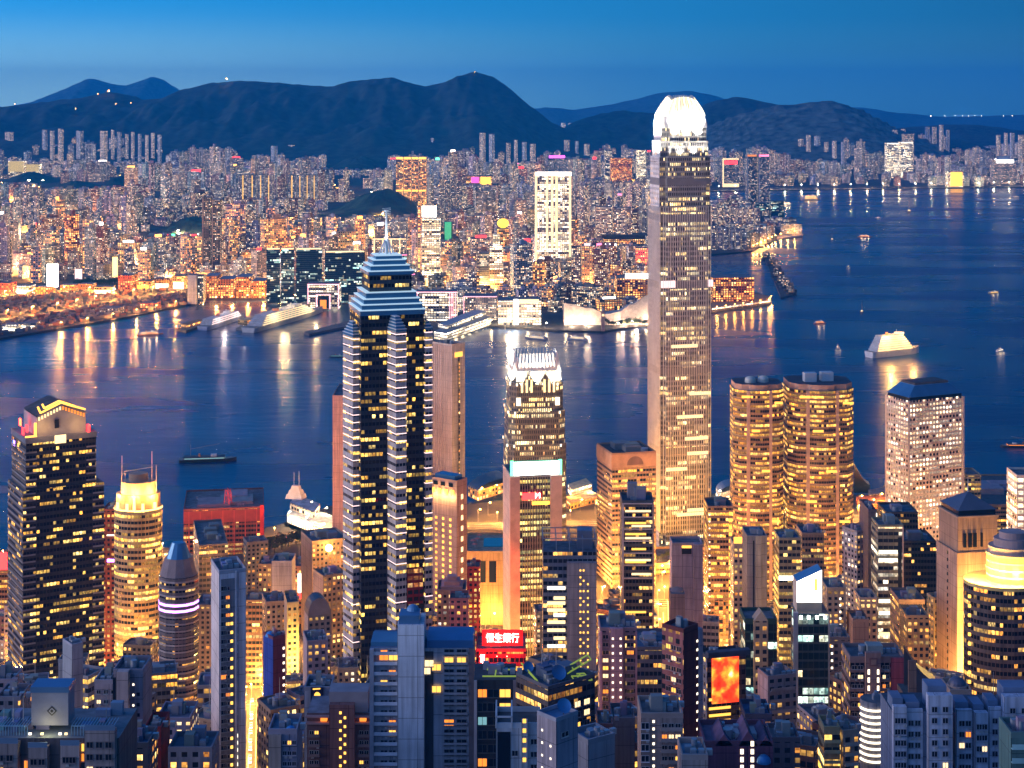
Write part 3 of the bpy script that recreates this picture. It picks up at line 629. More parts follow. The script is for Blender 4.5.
    for k in range(4):
        a = k * 1.571 + .8; p = (c0.x + 9 * math.cos(a), c0.y + 9 * math.sin(a), zat(111, Y) + 1.5); flood(p, (c0.x + 20 * math.cos(a), c0.y + 20 * math.sin(a), zat(97, Y)), 200000, 120)
    for a, b in ((0, 1), (3, 0), (1, 2)):
        f2 = [Vector(p) for p in sc(base, .88)]; d = (f2[b] - f2[a]); nr = Vector((d.y, -d.x)).normalized()
        for u in (.2, .5, .8):
            p = f2[a] + d * u + nr * 1.5; q = f2[a] + d * u - nr * 14; flood((p.x + nr.x, p.y + nr.y, zat(128.5, Y)), (q.x, q.y, zat(98, Y)), 110000, 80)
            s1 = f2[a] + d * u + nr * 9; s2 = f2[a] * .5 + f2[b] * .5 + d * (u - .5) * .55; s2 = s2 - nr * 12; flood((s1.x, s1.y, zat(146, Y)), (s2.x, s2.y, zat(101, Y)), 900000, 34)  # narrow spots added in open air off the face to reach the tips
    # pink lit glass at refuge storeys
    for u0, u1, face in ((.0, .28, 'R'), (.9, 1.0, 'R')):
        t.panel('lit_refuge_storey', face, u0, u1, zat(288, Y), zat(281, Y), E_['pinkline'])
    for i, (u0, u1, py) in enumerate(((.55, .95, 395), (.3, .8, 418), (.45, .9, 440), (.2, .7, 347), (.5, .9, 455), (.1, .5, 470), (.5, .95, 512), (.3, .95, 516))):
        t.panel('lit_storey', 'R', u0, u1, zat(py + 1.6, Y), zat(py - 1.6, Y), E_['winw'])
    # podium roof garden
    Yp = 1370; pf = foot(640, 650, 716, Yp, 6, lmin=50, lmax=70); p = Tower('shopping_podium', 'lamp lit sandstone podium with a roof garden below the tallest silver tower', 'podium', pf, Yp, zat(566, Yp))
    p.shaft('amber', (.5, .33, .18)); p.parapet(2, .6, (.5, .33, .18))
    return t
IFC = tallest_tower()

def crowned_office():
    Y = 1330; fp = foot(504.5, 508, 567, Y, 6, lmin=42); zt = zat(394, Y); c0 = Vector(fcen(fp))
    t = Tower('office_tower', 'rounded office tower with a blazing white floodlit crown above the water', 'office tower', fp, Y, zat(356, Y), 'the white crowned office tower')
    sc = lambda k: [(c0.x + (p[0] - c0.x) * k, c0.y + (p[1] - c0.y) * k) for p in fp]
    for z0, z1, k in ((t.zb, zat(445, Y), 1.0), (zat(445, Y), zat(412, Y), .965), (zat(412, Y), zat(384, Y), .90), (zat(384, Y), zat(372, Y), .84)):
        P = sc(k); mb = MB(); P2 = []
        for i in range(4):      # chamfered corners
            a, b, d = Vector(P[i - 1]), Vector(P[i]), Vector(P[(i + 1) % 4]); P2 += [tuple(b + (a - b).normalized() * 5), tuple(b + (d - b).normalized() * 5)]
        mb.prism(P2, z0, z1, M['silver'], (.17, .165, .15, t.seed), cap=M['metal'], captint=(.4, .4, .4, 0), zr=t.zb); t.part('tower_shaft', mb)
        for i in (0, 1, 2, 7):
            p = P2[i]; mb = MB(); mb.box((p[0], p[1], z1 - 2.2), (1.3, 1.3, 2.0), 0, E_['dotw']); t.part('corner_floodlight', mb)
    f = [Vector(p) for p in sc(.80)]; za, zb_ = zat(374, Y), zat(355, Y)
    mb = MB(); mb.frustum(sc(.83), zat(373, Y), sc(.76), zat(364, Y), M['metal'], (.82, .8, .75, 0)); t.part('crown_screen', mb)
    for a, b, n in ((0, 1, 13), (1, 2, 9), (3, 0, 9), (2, 3, 13)):
        for i in range(n):
            p = f[a] + (f[b] - f[a]) * ((i + .5) / n); d = c0 - p; mb = MB(); q = (p.x + d.x * .12, p.y + d.y * .12, zb_ - (3 if i in (0, n - 1) else 0)); mb.bar((p.x, p.y, za), q, 1.2, M['metal'], (.85, .83, .78, 0), 1.6); t.part('crown_fin', mb)
    for a, b in ((0, 1), (3, 0), (1, 2)):
        d = f[b] - f[a]; nr = Vector((d.y, -d.x)).normalized()
        for u in (.15, .5, .85):
            p = f[a] + d * u + nr * 4.2; q = f[a] + d * u - nr * 5
            l = bpy.data.lights.new('crown_floodlight', 'SPOT'); l.energy = 330000; l.spot_size = R(75); l.spot_blend = .6; l.color = (1, .92, .76); l.shadow_soft_size = .6
            o = bpy.data.objects.new('crown_floodlight', l); COL.objects.link(o); o.parent = t.root; zz = zat(386, Y); o.location = Vector((p.x, p.y, zz)) - t.root.location; o.rotation_euler = (Vector((q.x, q.y, zb_ - 3)) - Vector((p.x, p.y, zz))).to_track_quat('-Z', 'Y').to_euler()
            mb = MB(); mb.box((p.x - nr.x * .8, p.y - nr.y * .8, zz - 1.6), (.9, .9, .7), 0, M['metal'], (.3, .3, .3, 0)); t.part('floodlight', mb)
    # tall white lit mullions below the crown and the white blocks of light
    for u in (.22, .30, .38, .60, .68, .76): t.panel('lit_glass_strip', 'R', u, u + .035, zat(393, Y), zat(380, Y), E_['winw'], out=.1)
    for u in (.14, .80):
        for py in (378, 402): t.panel('lit_glass_block', 'R', u, u + .075, zat(py + 4, Y), zat(py - 4, Y), E_['dotw'], out=.25)
crowned_office()

def pediment_tower():
    Y = 950; up = foot(12, 26, 96, Y, 30, lmin=26, lmax=34); lo = foot(8, 23, 104, Y - 1.5, 30, lmin=27, lmax=36)
    z1 = zat(444, Y); t = Tower('office_tower', 'black glass office tower with a gabled pediment crown outlined in light', 'office tower', lo, Y, zat(404, Y), 'the black pediment tower')
    t.shaft('dark', (.06, .055, .055), left='darkband', ltint=(.20, .15, .13), z1=zat(491, Y)); t.shaft('dark', (.06, .055, .055), left='darkband', ltint=(.18, .14, .12), z0=zat(491, Y), z1=z1, fp=up, name='upper_wall')
    for fa, pyb, pye in ((lo, 672, 494), (up, 488, 452)):       # bands of pale spandrel at the corners
        T2 = t; o = (t.C, t.rd, t.ld, t.Lr, t.Ll); q = [Vector(p) for p in fa]; t.C = q[0]; t.rd = (q[1] - q[0]).normalized(); t.ld = (q[3] - q[0]).normalized(); t.Lr = (q[1] - q[0]).length; t.Ll = (q[3] - q[0]).length
        z = zat(pyb, Y)
        while z < zat(pye, Y):
            for grp_ in (((0, .15, 'R'), (0, 1.0, 'L')), ((.86, 1.0, 'R'),)):
                mb = MB()
                for u0, u1, fc in grp_:
                    a, n_ = t.pt(fc, u0, .05); b, _ = t.pt(fc, u1, .05)
                    if fc == 'L': a, b = b - t.ld * .0, a - t.rd * .0
                    mb.prism([tuple(a + n_ * .35), tuple(b + n_ * .35), tuple(b), tuple(a)], z, z + .9, M['con'], (.34, .30, .30, 0), bottom=True)
                t.part('spandrel_band', mb)
            z += 3.9
        t.C, t.rd, t.ld, t.Lr, t.Ll = o
    t.C = Vector(up[0]); t.rd = (Vector(up[1]) - t.C).normalized(); t.ld = (Vector(up[3]) - t.C).normalized(); t.Lr = (Vector(up[1]) - t.C).length; t.Ll = (Vector(up[3]) - t.C).length
    mb = MB(); mb.prism([(p[0] + (p[0] - fcen(up)[0]) * .02, p[1] + (p[1] - fcen(up)[1]) * .02) for p in up], z1, z1 + 3.2, M['con'], (.22, .22, .26, 0), bottom=True); t.part('cornice', mb)
    zb = z1 + 3.2
    def P3(u, v, z): q = t.C + t.rd * (t.Lr * u) + t.ld * (t.Ll * v); return (q.x, q.y, z)
    zr = zat(405, Y + 12); ze = zb + 11
    mb = MB()   # gabled block running back from the face
    A = [P3(.16, .04, zb), P3(.86, .04, zb), P3(.86, .04, ze), P3(.51, .04, zr), P3(.16, .04, ze)]; B_ = [P3(.16, .96, zb), P3(.86, .96, zb), P3(.86, .96, ze), P3(.51, .96, zr), P3(.16, .96, ze)]
    mb.face(A, M['con'], (.42, .38, .40, 0)); mb.face(B_[::-1], M['con'], (.42, .38, .40, 0))
    mb.face([A[4], A[0], B_[0], B_[4]], M['con'], (.42, .38, .4, 0)); mb.face([A[1], A[2], B_[2], B_[1]], M['con'], (.42, .38, .4, 0)); t.part('pediment_block', mb)
    mb = MB(); ov = 1.4
    for a, b in ((A[4], A[3]), (A[3], A[2])):
        a1, b1 = Vector(a), Vector(b); back = (Vector(B_[0]) - Vector(A[0])); fr = -back.normalized() * ov; up_ = Vector((0, 0, .9))
        q = [a1 + fr, b1 + fr, b1 + back, a1 + back]; mb.face([tuple(p + up_) for p in q], M['roof'], (.09, .085, .09, 0)); mb.face([tuple(p + up_ * .3) for p in q[::-1]], M['roof'], (.09, .085, .09, 0))
        mb.face([tuple(q[0] + up_ * .3), tuple(q[1] + up_ * .3), tuple(q[1] + up_), tuple(q[0] + up_)], M['con'], (.3, .28, .28, 0))
    t.part('gable_roof', mb)
    k = 16      # lit dentils under the gable
    for i in range(k):
        u = .17 + .68 * (i + .5) / k; s_ = 1 - abs(u - .51) / .35; zz = ze + (zr - ze) * max(0, s_) - .7
        p = Vector(P3(u, .035, zz)); mb = MB(); mb.box((p.x, p.y, p.z - 1.6), (.8, .8, 1.9), R(30), E_['winw'] if i < k / 2 else E_['wino']); t.part('lit_dentil', mb)
    def line(a, b, w=1.0, mat='doty', nm='light_tube'):
        mb = MB(); mb.bar(a, b, w, E_[mat]); t.part(nm, mb)
    r1 = zr + 1.2
    line(P3(.30, .2, ze + (zr - ze) * .40 + 1.6), P3(.51, .2, r1 + .4)); line(P3(.51, .2, r1 + .4), P3(.74, .2, ze + (zr - ze) * .34 + 1.6)); line(P3(.30, .2, ze + (zr - ze) * .40 + 1.6), P3(.27, .2, ze + (zr - ze) * .40 + 4.2))
    line(P3(.22, .07, ze + 2.2), P3(.51, .07, r1)); line(P3(.51, .07, r1), P3(.86, .07, ze + 2.0)); line(P3(.22, .07, ze + 2.2), P3(.18, .07, ze + 6))
    mb = MB(); mb.box(Vector(P3(.44, .02, zb + 4)), (2.4, .6, 5), R(30), M['glass']); t.part('round_window', mb)
    t.panel('lit_panel', 'R', .40, .56, z1 - 1.4, z1 + 3.4, E_['winw'], out=.8); line(P3(.14, .05, zb + .4), P3(.14, .05, zb + 8), 1.2, 'doty'); line(P3(.0, .05, zb + .4), P3(.16, .05, zb + .4), .9, 'doty')
    for v in (.25, .75):
        l = bpy.data.lights.new('gable_light', 'POINT'); l.energy = 2600; l.color = (1, .55, .16); l.shadow_soft_size = .5; o = bpy.data.objects.new('gable_light', l); COL.objects.link(o); o.parent = t.root; o.location = Vector(P3(v, -.16, zb + 5)) - t.root.location
    for v, z, m_ in ((.10, 6, 'red'), (.35, 3, 'red'), (.55, 7, 'tail')): mb = MB(); mb.box(Vector(P3(.03, v, zb + z - 3)), (.6, 3.5, 4), R(30), E_[m_]); t.part('red_lamp', mb)
    mb = MB(); mb.box(Vector(P3(.9, .05, zb)), (1.2, 3.0, 4), R(30), E_['red']); t.part('red_lamp', mb)
    for v, m_ in ((.5, 'doty'), (.78, 'purple'), (.84, 'blue')): t.panel('coloured_lamp', 'L', v, v + .06, z1 - 6, z1 - 3, E_[m_])
pediment_tower()

def cyl_tower(name, label, cat, pxc, halfpx, ytop, Y, mat, tint, noun, n=20, flat=.0, sy=1.0):
    x = xat(pxc, Y); r = halfpx * Y / F; fp = [(x + r * math.cos(2 * math.pi * i / n - math.pi / 2), Y + r * sy + r * sy * math.sin(2 * math.pi * i / n - math.pi / 2)) for i in range(n)]
    t = Tower(name, label, cat, fp, Y, zat(ytop, Y), noun); mb = MB(); mb.prism(fp, t.zb, t.zt, M[mat], (*tint, t.seed), cap=M['roof'], captint=(.15, .15, .16, 0), zr=t.zb)
    t.C = Vector((x - r, Y)); t.rd = Vector((1, 0)); t.ld = Vector((0, 1)); t.Lr = 2 * r; t.Ll = 2 * r * sy
    t.part('curved_wall', mb); t.cx, t.cy, t.r, t.sy = x, Y + r * sy, r, sy; t.n = n; return t
def crown_cylinder():
    Y = 1100; t = cyl_tower('office_tower', 'curved office tower of yellow lit storeys under a fiery crown with masts', 'office tower', 134, 24, 512, Y, 'office', (.45, .36, .22), 'the fiery crowned tower', 24, sy=.8)
    def ring(k, z0, z1, mat, tint=(1, 1, 1, 0), nm='crown_ring'):
        mb = MB(); mb.prism([(t.cx + t.r * k * math.cos(a * math.pi / 12), t.cy + t.r * t.sy * k * math.sin(a * math.pi / 12)) for a in range(24)], z0, z1, mat, tint, cap=M['con'], captint=(.5, .4, .3, 0), bottom=True); t.part(nm, mb)
    z = t.zt; ring(1.02, z, z + 1.0, E_['warm'], nm='glowing_ledge'); ring(.92, z + 1, z + 10, M['con'], (.55, .38, .22, 0)); ring(.72, z + 10, z + 18, M['con'], (.55, .4, .25, 0)); ring(.4, z + 18, z + 23, M['con'], (.4, .28, .2, 0))
    for a in (-2.5, -1.9, -1.57, -1.2, -.6):
        mb = MB(); px, py = t.cx + t.r * .95 * math.cos(a), t.cy + t.r * t.sy * .95 * math.sin(a); mb.box((px, py, z + 1), (1.6, 1.6, 9.5 if abs(a + 1.57) < .1 else 4), a, E_['warm']); t.part('crown_lamp', mb)
    for a in (-2.4, -1.57, -.75):
        l = bpy.data.lights.new('crown_lamp_light', 'POINT'); l.energy = 30000; l.color = (1, .46, .10); l.shadow_soft_size = 1
        o = bpy.data.objects.new('crown_lamp_light', l); COL.objects.link(o); o.parent = t.root; o.location = Vector((t.cx + t.r * 1.12 * math.cos(a), t.cy + t.r * t.sy * 1.12 * math.sin(a), z + 11)) - t.root.location
    for dx, h in ((-.66, 26), (-.52, 14), (.60, 29), (.78, 20)):
        mb = MB(); mb.cyl((t.cx + t.r * dx, t.cy - 2, z + 9), .4, h, M['metal'], (.8, .6, .45, 0), 6, .15); t.part('mast', mb)
    mb = MB(); mb.bar((t.cx - t.r * .6, t.cy, z + 24), (t.cx + t.r * .6, t.cy, z + 27), .5, M['metal'], (.8, .7, .5, 0)); t.part('crown_beam', mb)
    for k, (py0, py1) in enumerate(((664, 672), (676, 686))):
        mb = MB(); mb.box((t.cx - 1 + 6 * k, t.cy - t.r * t.sy - .6, zat(py1, Y)), (22 - 8 * k, .5, (py1 - py0) * Y / F), 0, E_['amber']); t.part('lit_entrance', mb)
crown_cylinder()
def purple_tower():
    Y = 900; t = cyl_tower('office_tower', 'dark round cornered tower with two purple light bands and a glass cap', 'office tower', 175, 20, 579, Y, 'darkband', (.22, .18, .18), 'the purple banded tower', 12, sy=.9)
    ring = lambda k, z0, z1, mat, tint, nm: (lambda mb: (mb.prism([(t.cx + t.r * k * math.cos(a * math.pi / 6 - math.pi / 2), t.cy + t.r * t.sy * k * math.sin(a * math.pi / 6 - math.pi / 2)) for a in range(12)], z0, z1, mat, tint, bottom=True), t.part(nm, mb)))(MB())
    z = t.zb + 3
    while z < t.zt - 1: ring(1.012, z, z + 1.0, M['con'], (.42, .36, .36, 0), 'spandrel_band'); z += 3.8
    for py in (606, 612): ring(1.02, zat(py + 1.2, Y), zat(py - 1.2, Y), E_['purple'], (1, 1, 1, 0), 'purple_light_band')
    mb = MB(); f0 = [(t.cx + t.r * .95 * math.cos(a * math.pi / 6), t.cy + t.r * t.sy * .95 * math.sin(a * math.pi / 6)) for a in range(12)]; mb.frustum(f0, t.zt, inset(f0, t.r * .25), zat(562, Y), M['con'], (.30, .24, .24, 0)); t.part('sloped_crown', mb)
    f1 = inset(f0, t.r * .32); mb = MB(); mb.frustum(f1, zat(562, Y), inset(f1, t.r * .28), zat(547, Y), M['bglass']); t.part('glass_cap', mb)
purple_tower()

def twin_towers():
    for (pxs, yt, lab, noun) in (((735, 752, 785.5), 391, 'amber lit banded twin tower with two pale domes on its roof', 'the amber tower with roof domes'), ((790.5, 822, 857), 391, 'amber lit banded twin tower with two white boxes on its roof', 'the amber tower with roof boxes')):
        Y = 1300; a, b, c = pxs; x0, x1 = xat(a, Y), xat(c, Y); w = x1 - x0; fp = []
        # front of flat and bowed bays
        prof = [(0, .30), (.12, .10), (.26, .06), (.30, .01), (.42, -.03), (.56, -.03), (.68, .01), (.72, .06), (.88, .10), (1.0, .30), (1.0, .85), (.85, 1.0), (.15, 1.0), (0, .85)]
        fp = [(x0 + w * u, Y + w * v * .9) for u, v in prof]
        t = Tower('office_tower', lab, 'office tower', fp, Y, zat(yt, Y), noun, group=None); z = t.zt
        t.C = Vector((x0, Y)); t.rd = Vector((1, 0)); t.ld = Vector((0, 1)); t.Lr = w; t.Ll = w
        mb = MB(); mb.prism(fp, t.zb, z, M['amber'], (.30, .18, .11, t.seed), cap=M['roof'], captint=(.05, .06, .09, 0), zr=t.zb); t.part('banded_wall', mb)
        mb = MB(); inn = inset(fp, 1.2)
        mb.prism(inn, z, z + 4.5, M['con'], (.42, .29, .24, 0), cap=M['roof'], captint=(.05, .06, .09, 0)); t.part('parapet', mb)
        zz = t.zb + 4; mb = MB()
        while zz < z - 2: mb.prism([(p[0] + (p[0] - fcen(fp)[0]) * .012, p[1] + (p[1] - fcen(fp)[1]) * .012) for p in fp], zz, zz + .6, M['con'], (.40, .26, .18, 0), bottom=True); zz += 7.4
        t.part('spandrel_band', mb)
        for u in (.27, .71):
            mb = MB(); mb.box((x0 + w * u, Y + w * .03, t.zb), (2.4, 2.4, z - t.zb), 0, M['con'], (.50, .34, .26, 0)); t.part('pier', mb)
        for u, v in ((.35, .35), (.62, .42)):
            mb = MB(); px_, py_ = x0 + w * u, Y + w * v
            if 'domes' in lab: mb.cyl((px_, py_, z + 4.5), 4.3, 2.2, M['metal'], (.7, .68, .6, 0), 16); mb.dome((px_, py_, z + 6.7), 4.3, 2.6, M['metal'], (.75, .72, .62, 0)); t.part('roof_dome', mb)
            else: mb.box((px_, py_, z + 4.5), (9.5, 7, 7), .1, M['metal'], (.75, .78, .8, 0)); t.part('roof_box', mb)
        for u, py in ((.2, 396), (.4, 430), (.85, 402), (.6, 470), (.3, 500), (.8, 520)): t.panel('lit_storey', 'R', u - .08, u + .08, zat(py + 1.2, Y), zat(py - 1.2, Y), E_['winy'], out=w * .09)
twin_towers()

def porthole_tower():
    Y = 1350; fp = foot(888, 909, 963, Y, 24, lmin=30); zt = zat(401, Y)
    t = Tower('office_tower', 'pale office tower of round lit windows with a blue hipped roof', 'office tower', fp, Y, zat(389, Y), 'the round window tower')
    t.shaft('round', (.82, .68, .54), left='round', ltint=(.80, .70, .64), z1=zt)
    mb = MB(); mb.prism(inset(fp, 1.2), zt, zt + 2.6, M['glass']); t.part('roof_gallery', mb)
    mb = MB(); z0 = zt + 2.6; f0 = [(p[0] + (p[0] - fcen(fp)[0]) * .0, p[1] + (p[1] - fcen(fp)[1]) * .0) for p in fp]; mb.frustum(f0, z0, inset(fp, 11), z0 + 8.5, M['bglass'], capmat=M['roof']); t.part('hipped_roof', mb)
    mb = MB(); mb.prism(inset(fp, 12), z0 + 8.5, z0 + 10.2, M['roof'], (.1, .09, .09, 0)); t.part('plant_room', mb)
    for f_ in fp: mb = MB(); mb.box((f_[0], f_[1], t.zb), (1.6, 1.6, zt - t.zb), R(24), M['con'], (.66, .60, .56, 0)); t.part('corner_pier', mb)
porthole_tower()

def pyramid_tower():
    global PYT
    Y = 900; fp = foot(951, 957, 1000, Y, 10, lmin=26, lmax=34); zt = zat(553, Y); t = Tower('office_tower', 'tan stone tower with slotted loggia and dark pyramid roof', 'office tower', fp, Y, zat(490, Y), 'the pyramid roofed tower')
    t.shaft('panel', (.55, .36, .24), z1=zt, left='panel', ltint=(.58, .40, .30))
    up = inset(fp, 1.5); z1 = zat(519, Y); t.shaft('panel', (.50, .33, .22), z0=zt, z1=z1, fp=up, name='upper_wall')
    for u0, u1 in ((.16, .22), (.27, .35), (.38, .46), (.56, .60)): t.panel('loggia_slot', 'R', u0, u1, zat(548, Y), zat(534, Y), 'glass', out=-1.2, th=1.3)
    for v in (.2, .35, .5, .65, .8): t.panel('loggia_slot', 'E', v, v + .08, zat(548, Y), zat(534, Y), 'glass', out=-1.0, th=1.3)
    mb = MB(); g = inset(fp, .6); mb.prism(g, z1, z1 + 1, M['con'], (.5, .33, .22, 0), bottom=True); t.part('cornice', mb)
    mb = MB(); g2_ = inset(fp, 2.6); mb.prism(g2_, z1 + 1, z1 + 4, M['glass']); t.part('clerestory', mb)
    mb = MB(); mb.frustum(inset(fp, 1.6), z1 + 4, inset(fp, 17.5), zat(492, Y + 14), M['metal'], (.13, .15, .21, 0)); t.part('pyramid_roof', mb)
    c = fcen(fp); mb = MB(); mb.cyl((c[0], c[1], zat(493, Y + 14)), .5, 9, M['metal'], (.6, .6, .6, 0), 6, .1); t.part('finial', mb)
    PYT = t; t.dots('L', .45, t.zb + 6, zt - 2, 3.9, M['glass'], 1.4, 1.8, 'slot_window'); t.dots('R', .985, zat(700, Y), zat(608, Y), 6.5, E_['doty'], 1.1, 1.3, 'edge_lamp')
pyramid_tower()
for u, v, z, e in ((.3, -14, 700, 120000), (.7, -14, 690, 120000), (.5, -13, 655, 70000), (.5, -12, 615, 40000), (.5, -14, 578, 22000), (-.3, -8, 690, 60000)):  # point lamps added in mid-air to lay amber street glow on the wall
    t = PYT; p = t.C + t.rd * (t.Lr * u) + Vector((0, v)); l = bpy.data.lights.new('facade_floodlight', 'POINT'); l.energy = e; l.color = (1, .52, .12); l.shadow_soft_size = 1; o = bpy.data.objects.new('facade_floodlight', l); COL.objects.link(o); o.parent = t.root; o.location = Vector((p.x, p.y, zat(z, 890))) - t.root.location

def drum_tower():
    Y = 760; t = cyl_tower('office_tower', 'dark curved tower with a glowing yellow drum and tiered rings on top', 'office tower', 1014, 41, 592, Y, 'darkband', (.12, .10, .10), 'the yellow drum tower', 20, sy=.8)
    z = t.zt
    def ring(k, z0, z1, mat, tint=(1, 1, 1, 0), nm='drum_ring', dx=4):
        mb = MB(); mb.prism([(t.cx + dx + t.r * k * math.cos(a * math.pi / 12), t.cy + t.r * t.sy * k * math.sin(a * math.pi / 12)) for a in range(24)], z0, z1, mat, tint, bottom=True); t.part(nm, mb)
    mb = MB(); mb.prism([(t.cx + t.r * 1.01 * math.cos(a * math.pi / 10 - math.pi / 2), t.cy + t.r * t.sy * 1.01 * math.sin(a * math.pi / 10 - math.pi / 2)) for a in range(20)], z, z + 1.6, M['con'], (.6, .5, .2, 0), bottom=True); t.part('roof_edge', mb)
    for k in range(4): ring(.64, z + 1.6 + k * 3.2, z + 1.6 + k * 3.2 + 2.3, E_['amber'] if k else E_['yellow'], nm='glowing_ring'); ring(.66, z + 3.9 + k * 3.2, z + 4.8 + k * 3.2, M['con'], (.7, .5, .3, 0))
    ring(.60, z + 14.4, z + 17.5, M['con'], (.45, .33, .3, 0)); ring(.47, z + 17.5, z + 21, M['con'], (.4, .3, .3, 0)); ring(.34, z + 21, z + 24, M['con'], (.4, .3, .3, 0))
    for k, a in enumerate((-2.9, -2.4, -1.9, -1.4)):
        l = bpy.data.lights.new('drum_lamp_light', 'POINT'); l.energy = 26000; l.color = (1, .62, .12); l.shadow_soft_size = 1
        o = bpy.data.objects.new('drum_lamp_light', l); COL.objects.link(o); o.parent = t.root; o.location = Vector((t.cx + t.r * .86 * math.cos(a), t.cy + t.r * t.sy * .86 * math.sin(a), z + 6)) - t.root.location
    zz = zat(700, Y)
    a0 = math.pi * 1.12; ex, ey = t.cx + t.r * 1.02 * math.cos(a0), t.cy + t.r * t.sy * 1.02 * math.sin(a0); first = None
    while zz < zat(600, Y):
        if not first: mb = MB(); mb.box((ex, ey, zz), (1.1, 1.1, 1.3), 0, E_['doty']); first = t.part('edge_lamp', mb); z0 = zz
        else: o = first.copy(); COL.objects.link(o); o.parent = t.root; o.location = (0, 0, zz - z0)
        zz += 4.4
drum_tower()

def bank_tower():
    Y = 1100; fp = foot(503, 511, 560, Y, 9, lmin=34); zt = zat(478, Y); t = Tower('bank_tower', 'bank tower with pink lit end columns, finned front and white green rooftop sign', 'bank tower', fp, Y, zt, 'the bank tower with glowing sign')
    t.shaft('hsb', (.12, .11, .08), left='panel', ltint=(.62, .5, .47)); t.parapet(1.4, .6, (.4, .4, .4))
    for u0, u1, c in ((-.03, .17, (.66, .42, .36)), (.80, 1.03, (.66, .48, .42))): t.panel('end_column', 'R', u0, u1, t.zb, zt + 1.2, 'con', c, th=2.6)
    t.panel('rooftop_sign', 'R', .06, .99, zat(477, Y), zat(463.5, Y), E_['gwhite'], out=-3.0, th=.8)
    for u in (.0, .99): t.panel('sign_edge_light', 'R', u, u + .06, zat(478, Y), zat(462, Y), E_['green'], out=-3, th=.8)
    t.panel('sign_backing', 'R', .03, 1.03, zat(479, Y), zat(462.4, Y), 'metal', (.05, .2, .12), out=-4.2, th=.8)
    fin = MB()
    for i in range(13):
        p, n_ = t.pt('R', .18 + .62 * i / 12, .2); fin.bar((p.x, p.y, t.zb), (p.x, p.y, zt), .22, M['con'], (.40, .38, .33, 0), .35)
    t.part('facade_fin', fin)
    s = t.panel('red_sign', 'R', .22, .60, zat(500, Y), zat(493, Y), E_['red'], out=1.2)
    a, n_ = t.pt('R', .535, 1.6); text_part(t.root, 'M', (a.x, a.y, zat(496.3, Y)), t.rd, 5.0, E_['white'], parent=s)
    t.panel('lit_strip', 'R', .42, .78, zat(505.5, Y), zat(502, Y), E_['amber'], out=1.0)
    for i in range(3):
        l = bpy.data.lights.new('red_facade_light', 'POINT'); l.energy = 9000; l.color = (1, .10, .02); l.shadow_soft_size = 1; a, n_ = t.pt('R', -.12, 11)
        o = bpy.data.objects.new('red_facade_light', l); COL.objects.link(o); o.parent = t.root; o.location = Vector((a.x, a.y, zat(640 - 38 * i, Y))) - t.root.location
bank_tower()
# ------------------------------------------------------------------ other near shore towers
def g(label, noun, xl, xc, xr, yt, Y, th=0, mat='resi', tint=(.4, .4, .4), left=None, ltint=None, d=26, cat='office tower', name='office_tower', clut=2, mast=0, par=1.4, rooft=(.16, .16, .18), hmax=5):
    fp = foot(xl, xc, xr, Y, th, d); t = Tower(name, label, cat, fp, Y, zat(yt, Y), noun)
    t.shaft(mat, tint, left, ltint, rooft=rooft)
    if par: t.parapet(par, .5, [c * .9 for c in tint])
    if clut: t.clutter(clut, hmax, mast=mast)
    return t
WIN = {}
def window_at(t, face, u, z, w, h, pane, out=.02, frame=(.5, .5, .5)):
    p, nrm = t.pt(face, u, out); ang = math.atan2(nrm.x, -nrm.y); k = (w, h, pane, frame)
    if k not in WIN:
        mb = MB(); mb.face([(-w / 2, -.03, 0), (w / 2, -.03, 0), (w / 2, -.03, h), (-w / 2, -.03, h)], E_.get(pane) or M[pane]); pm = mb.mesh('window_pane')
        mb = MB(); f = .12; tt = (*frame, 0)
        for a, b in (((-w / 2, 0), (w / 2, 0)), ((-w / 2, h), (w / 2, h)), ((-w / 2, 0), (-w / 2, h)), ((w / 2, 0), (w / 2, h)), ((0, 0), (0, h))): mb.bar((a[0], -.1, a[1]), (b[0], -.1, b[1]), f, M['metal'], tt)
        mb.box((0, -.22, -.14), (w + .3, .4, .1), 0, M['con'], tt); WIN[k] = (pm, mb.mesh('window_frame'))
    pm, fm = WIN[k]
    o = bpy.data.objects.new('window', pm); COL.objects.link(o); o.parent = t.root; o.location = Vector((p.x, p.y, z)) - t.root.location; o.rotation_euler.z = ang
    f = bpy.data.objects.new('window_frame', fm); COL.objects.link(f); f.parent = o
    return o
def windows(t, face, us, z0, z1, fh, w, h, lit=.2, kinds=('winy', 'winw', 'wino'), dark='glass', seed=0, frame=(.5, .5, .5), out=.02):
    r = random.Random(seed); z = z1 - fh; k = 0
    while z > z0:
        for u in us:
            if k >= 98: return
            window_at(t, face, u, z, w, h, r.choice(kinds) if r.random() < lit else dark, out, frame); k += 1
            if r.random() < .3 and w < 2.4:         # an air conditioner hung beside the window
                p, nrm = t.pt(face, u, out + .25); tg_ = Vector((-nrm.y, nrm.x)); kk = ('ac',)
                if kk not in WIN: mb = MB(); mb.box((0, 0, 0), (.8, .5, .55), 0, M['metal'], (.5, .5, .5, 0)); WIN[kk] = mb.mesh('air_conditioner')
                o = bpy.data.objects.new('air_conditioner', WIN[kk]); COL.objects.link(o); o.parent = t.root; o.location = Vector((p.x, p.y, z - .75)) + Vector((tg_.x, tg_.y, 0)) * w * .3 - t.root.location; o.rotation_euler.z = math.atan2(nrm.x, -nrm.y)
        z -= fh
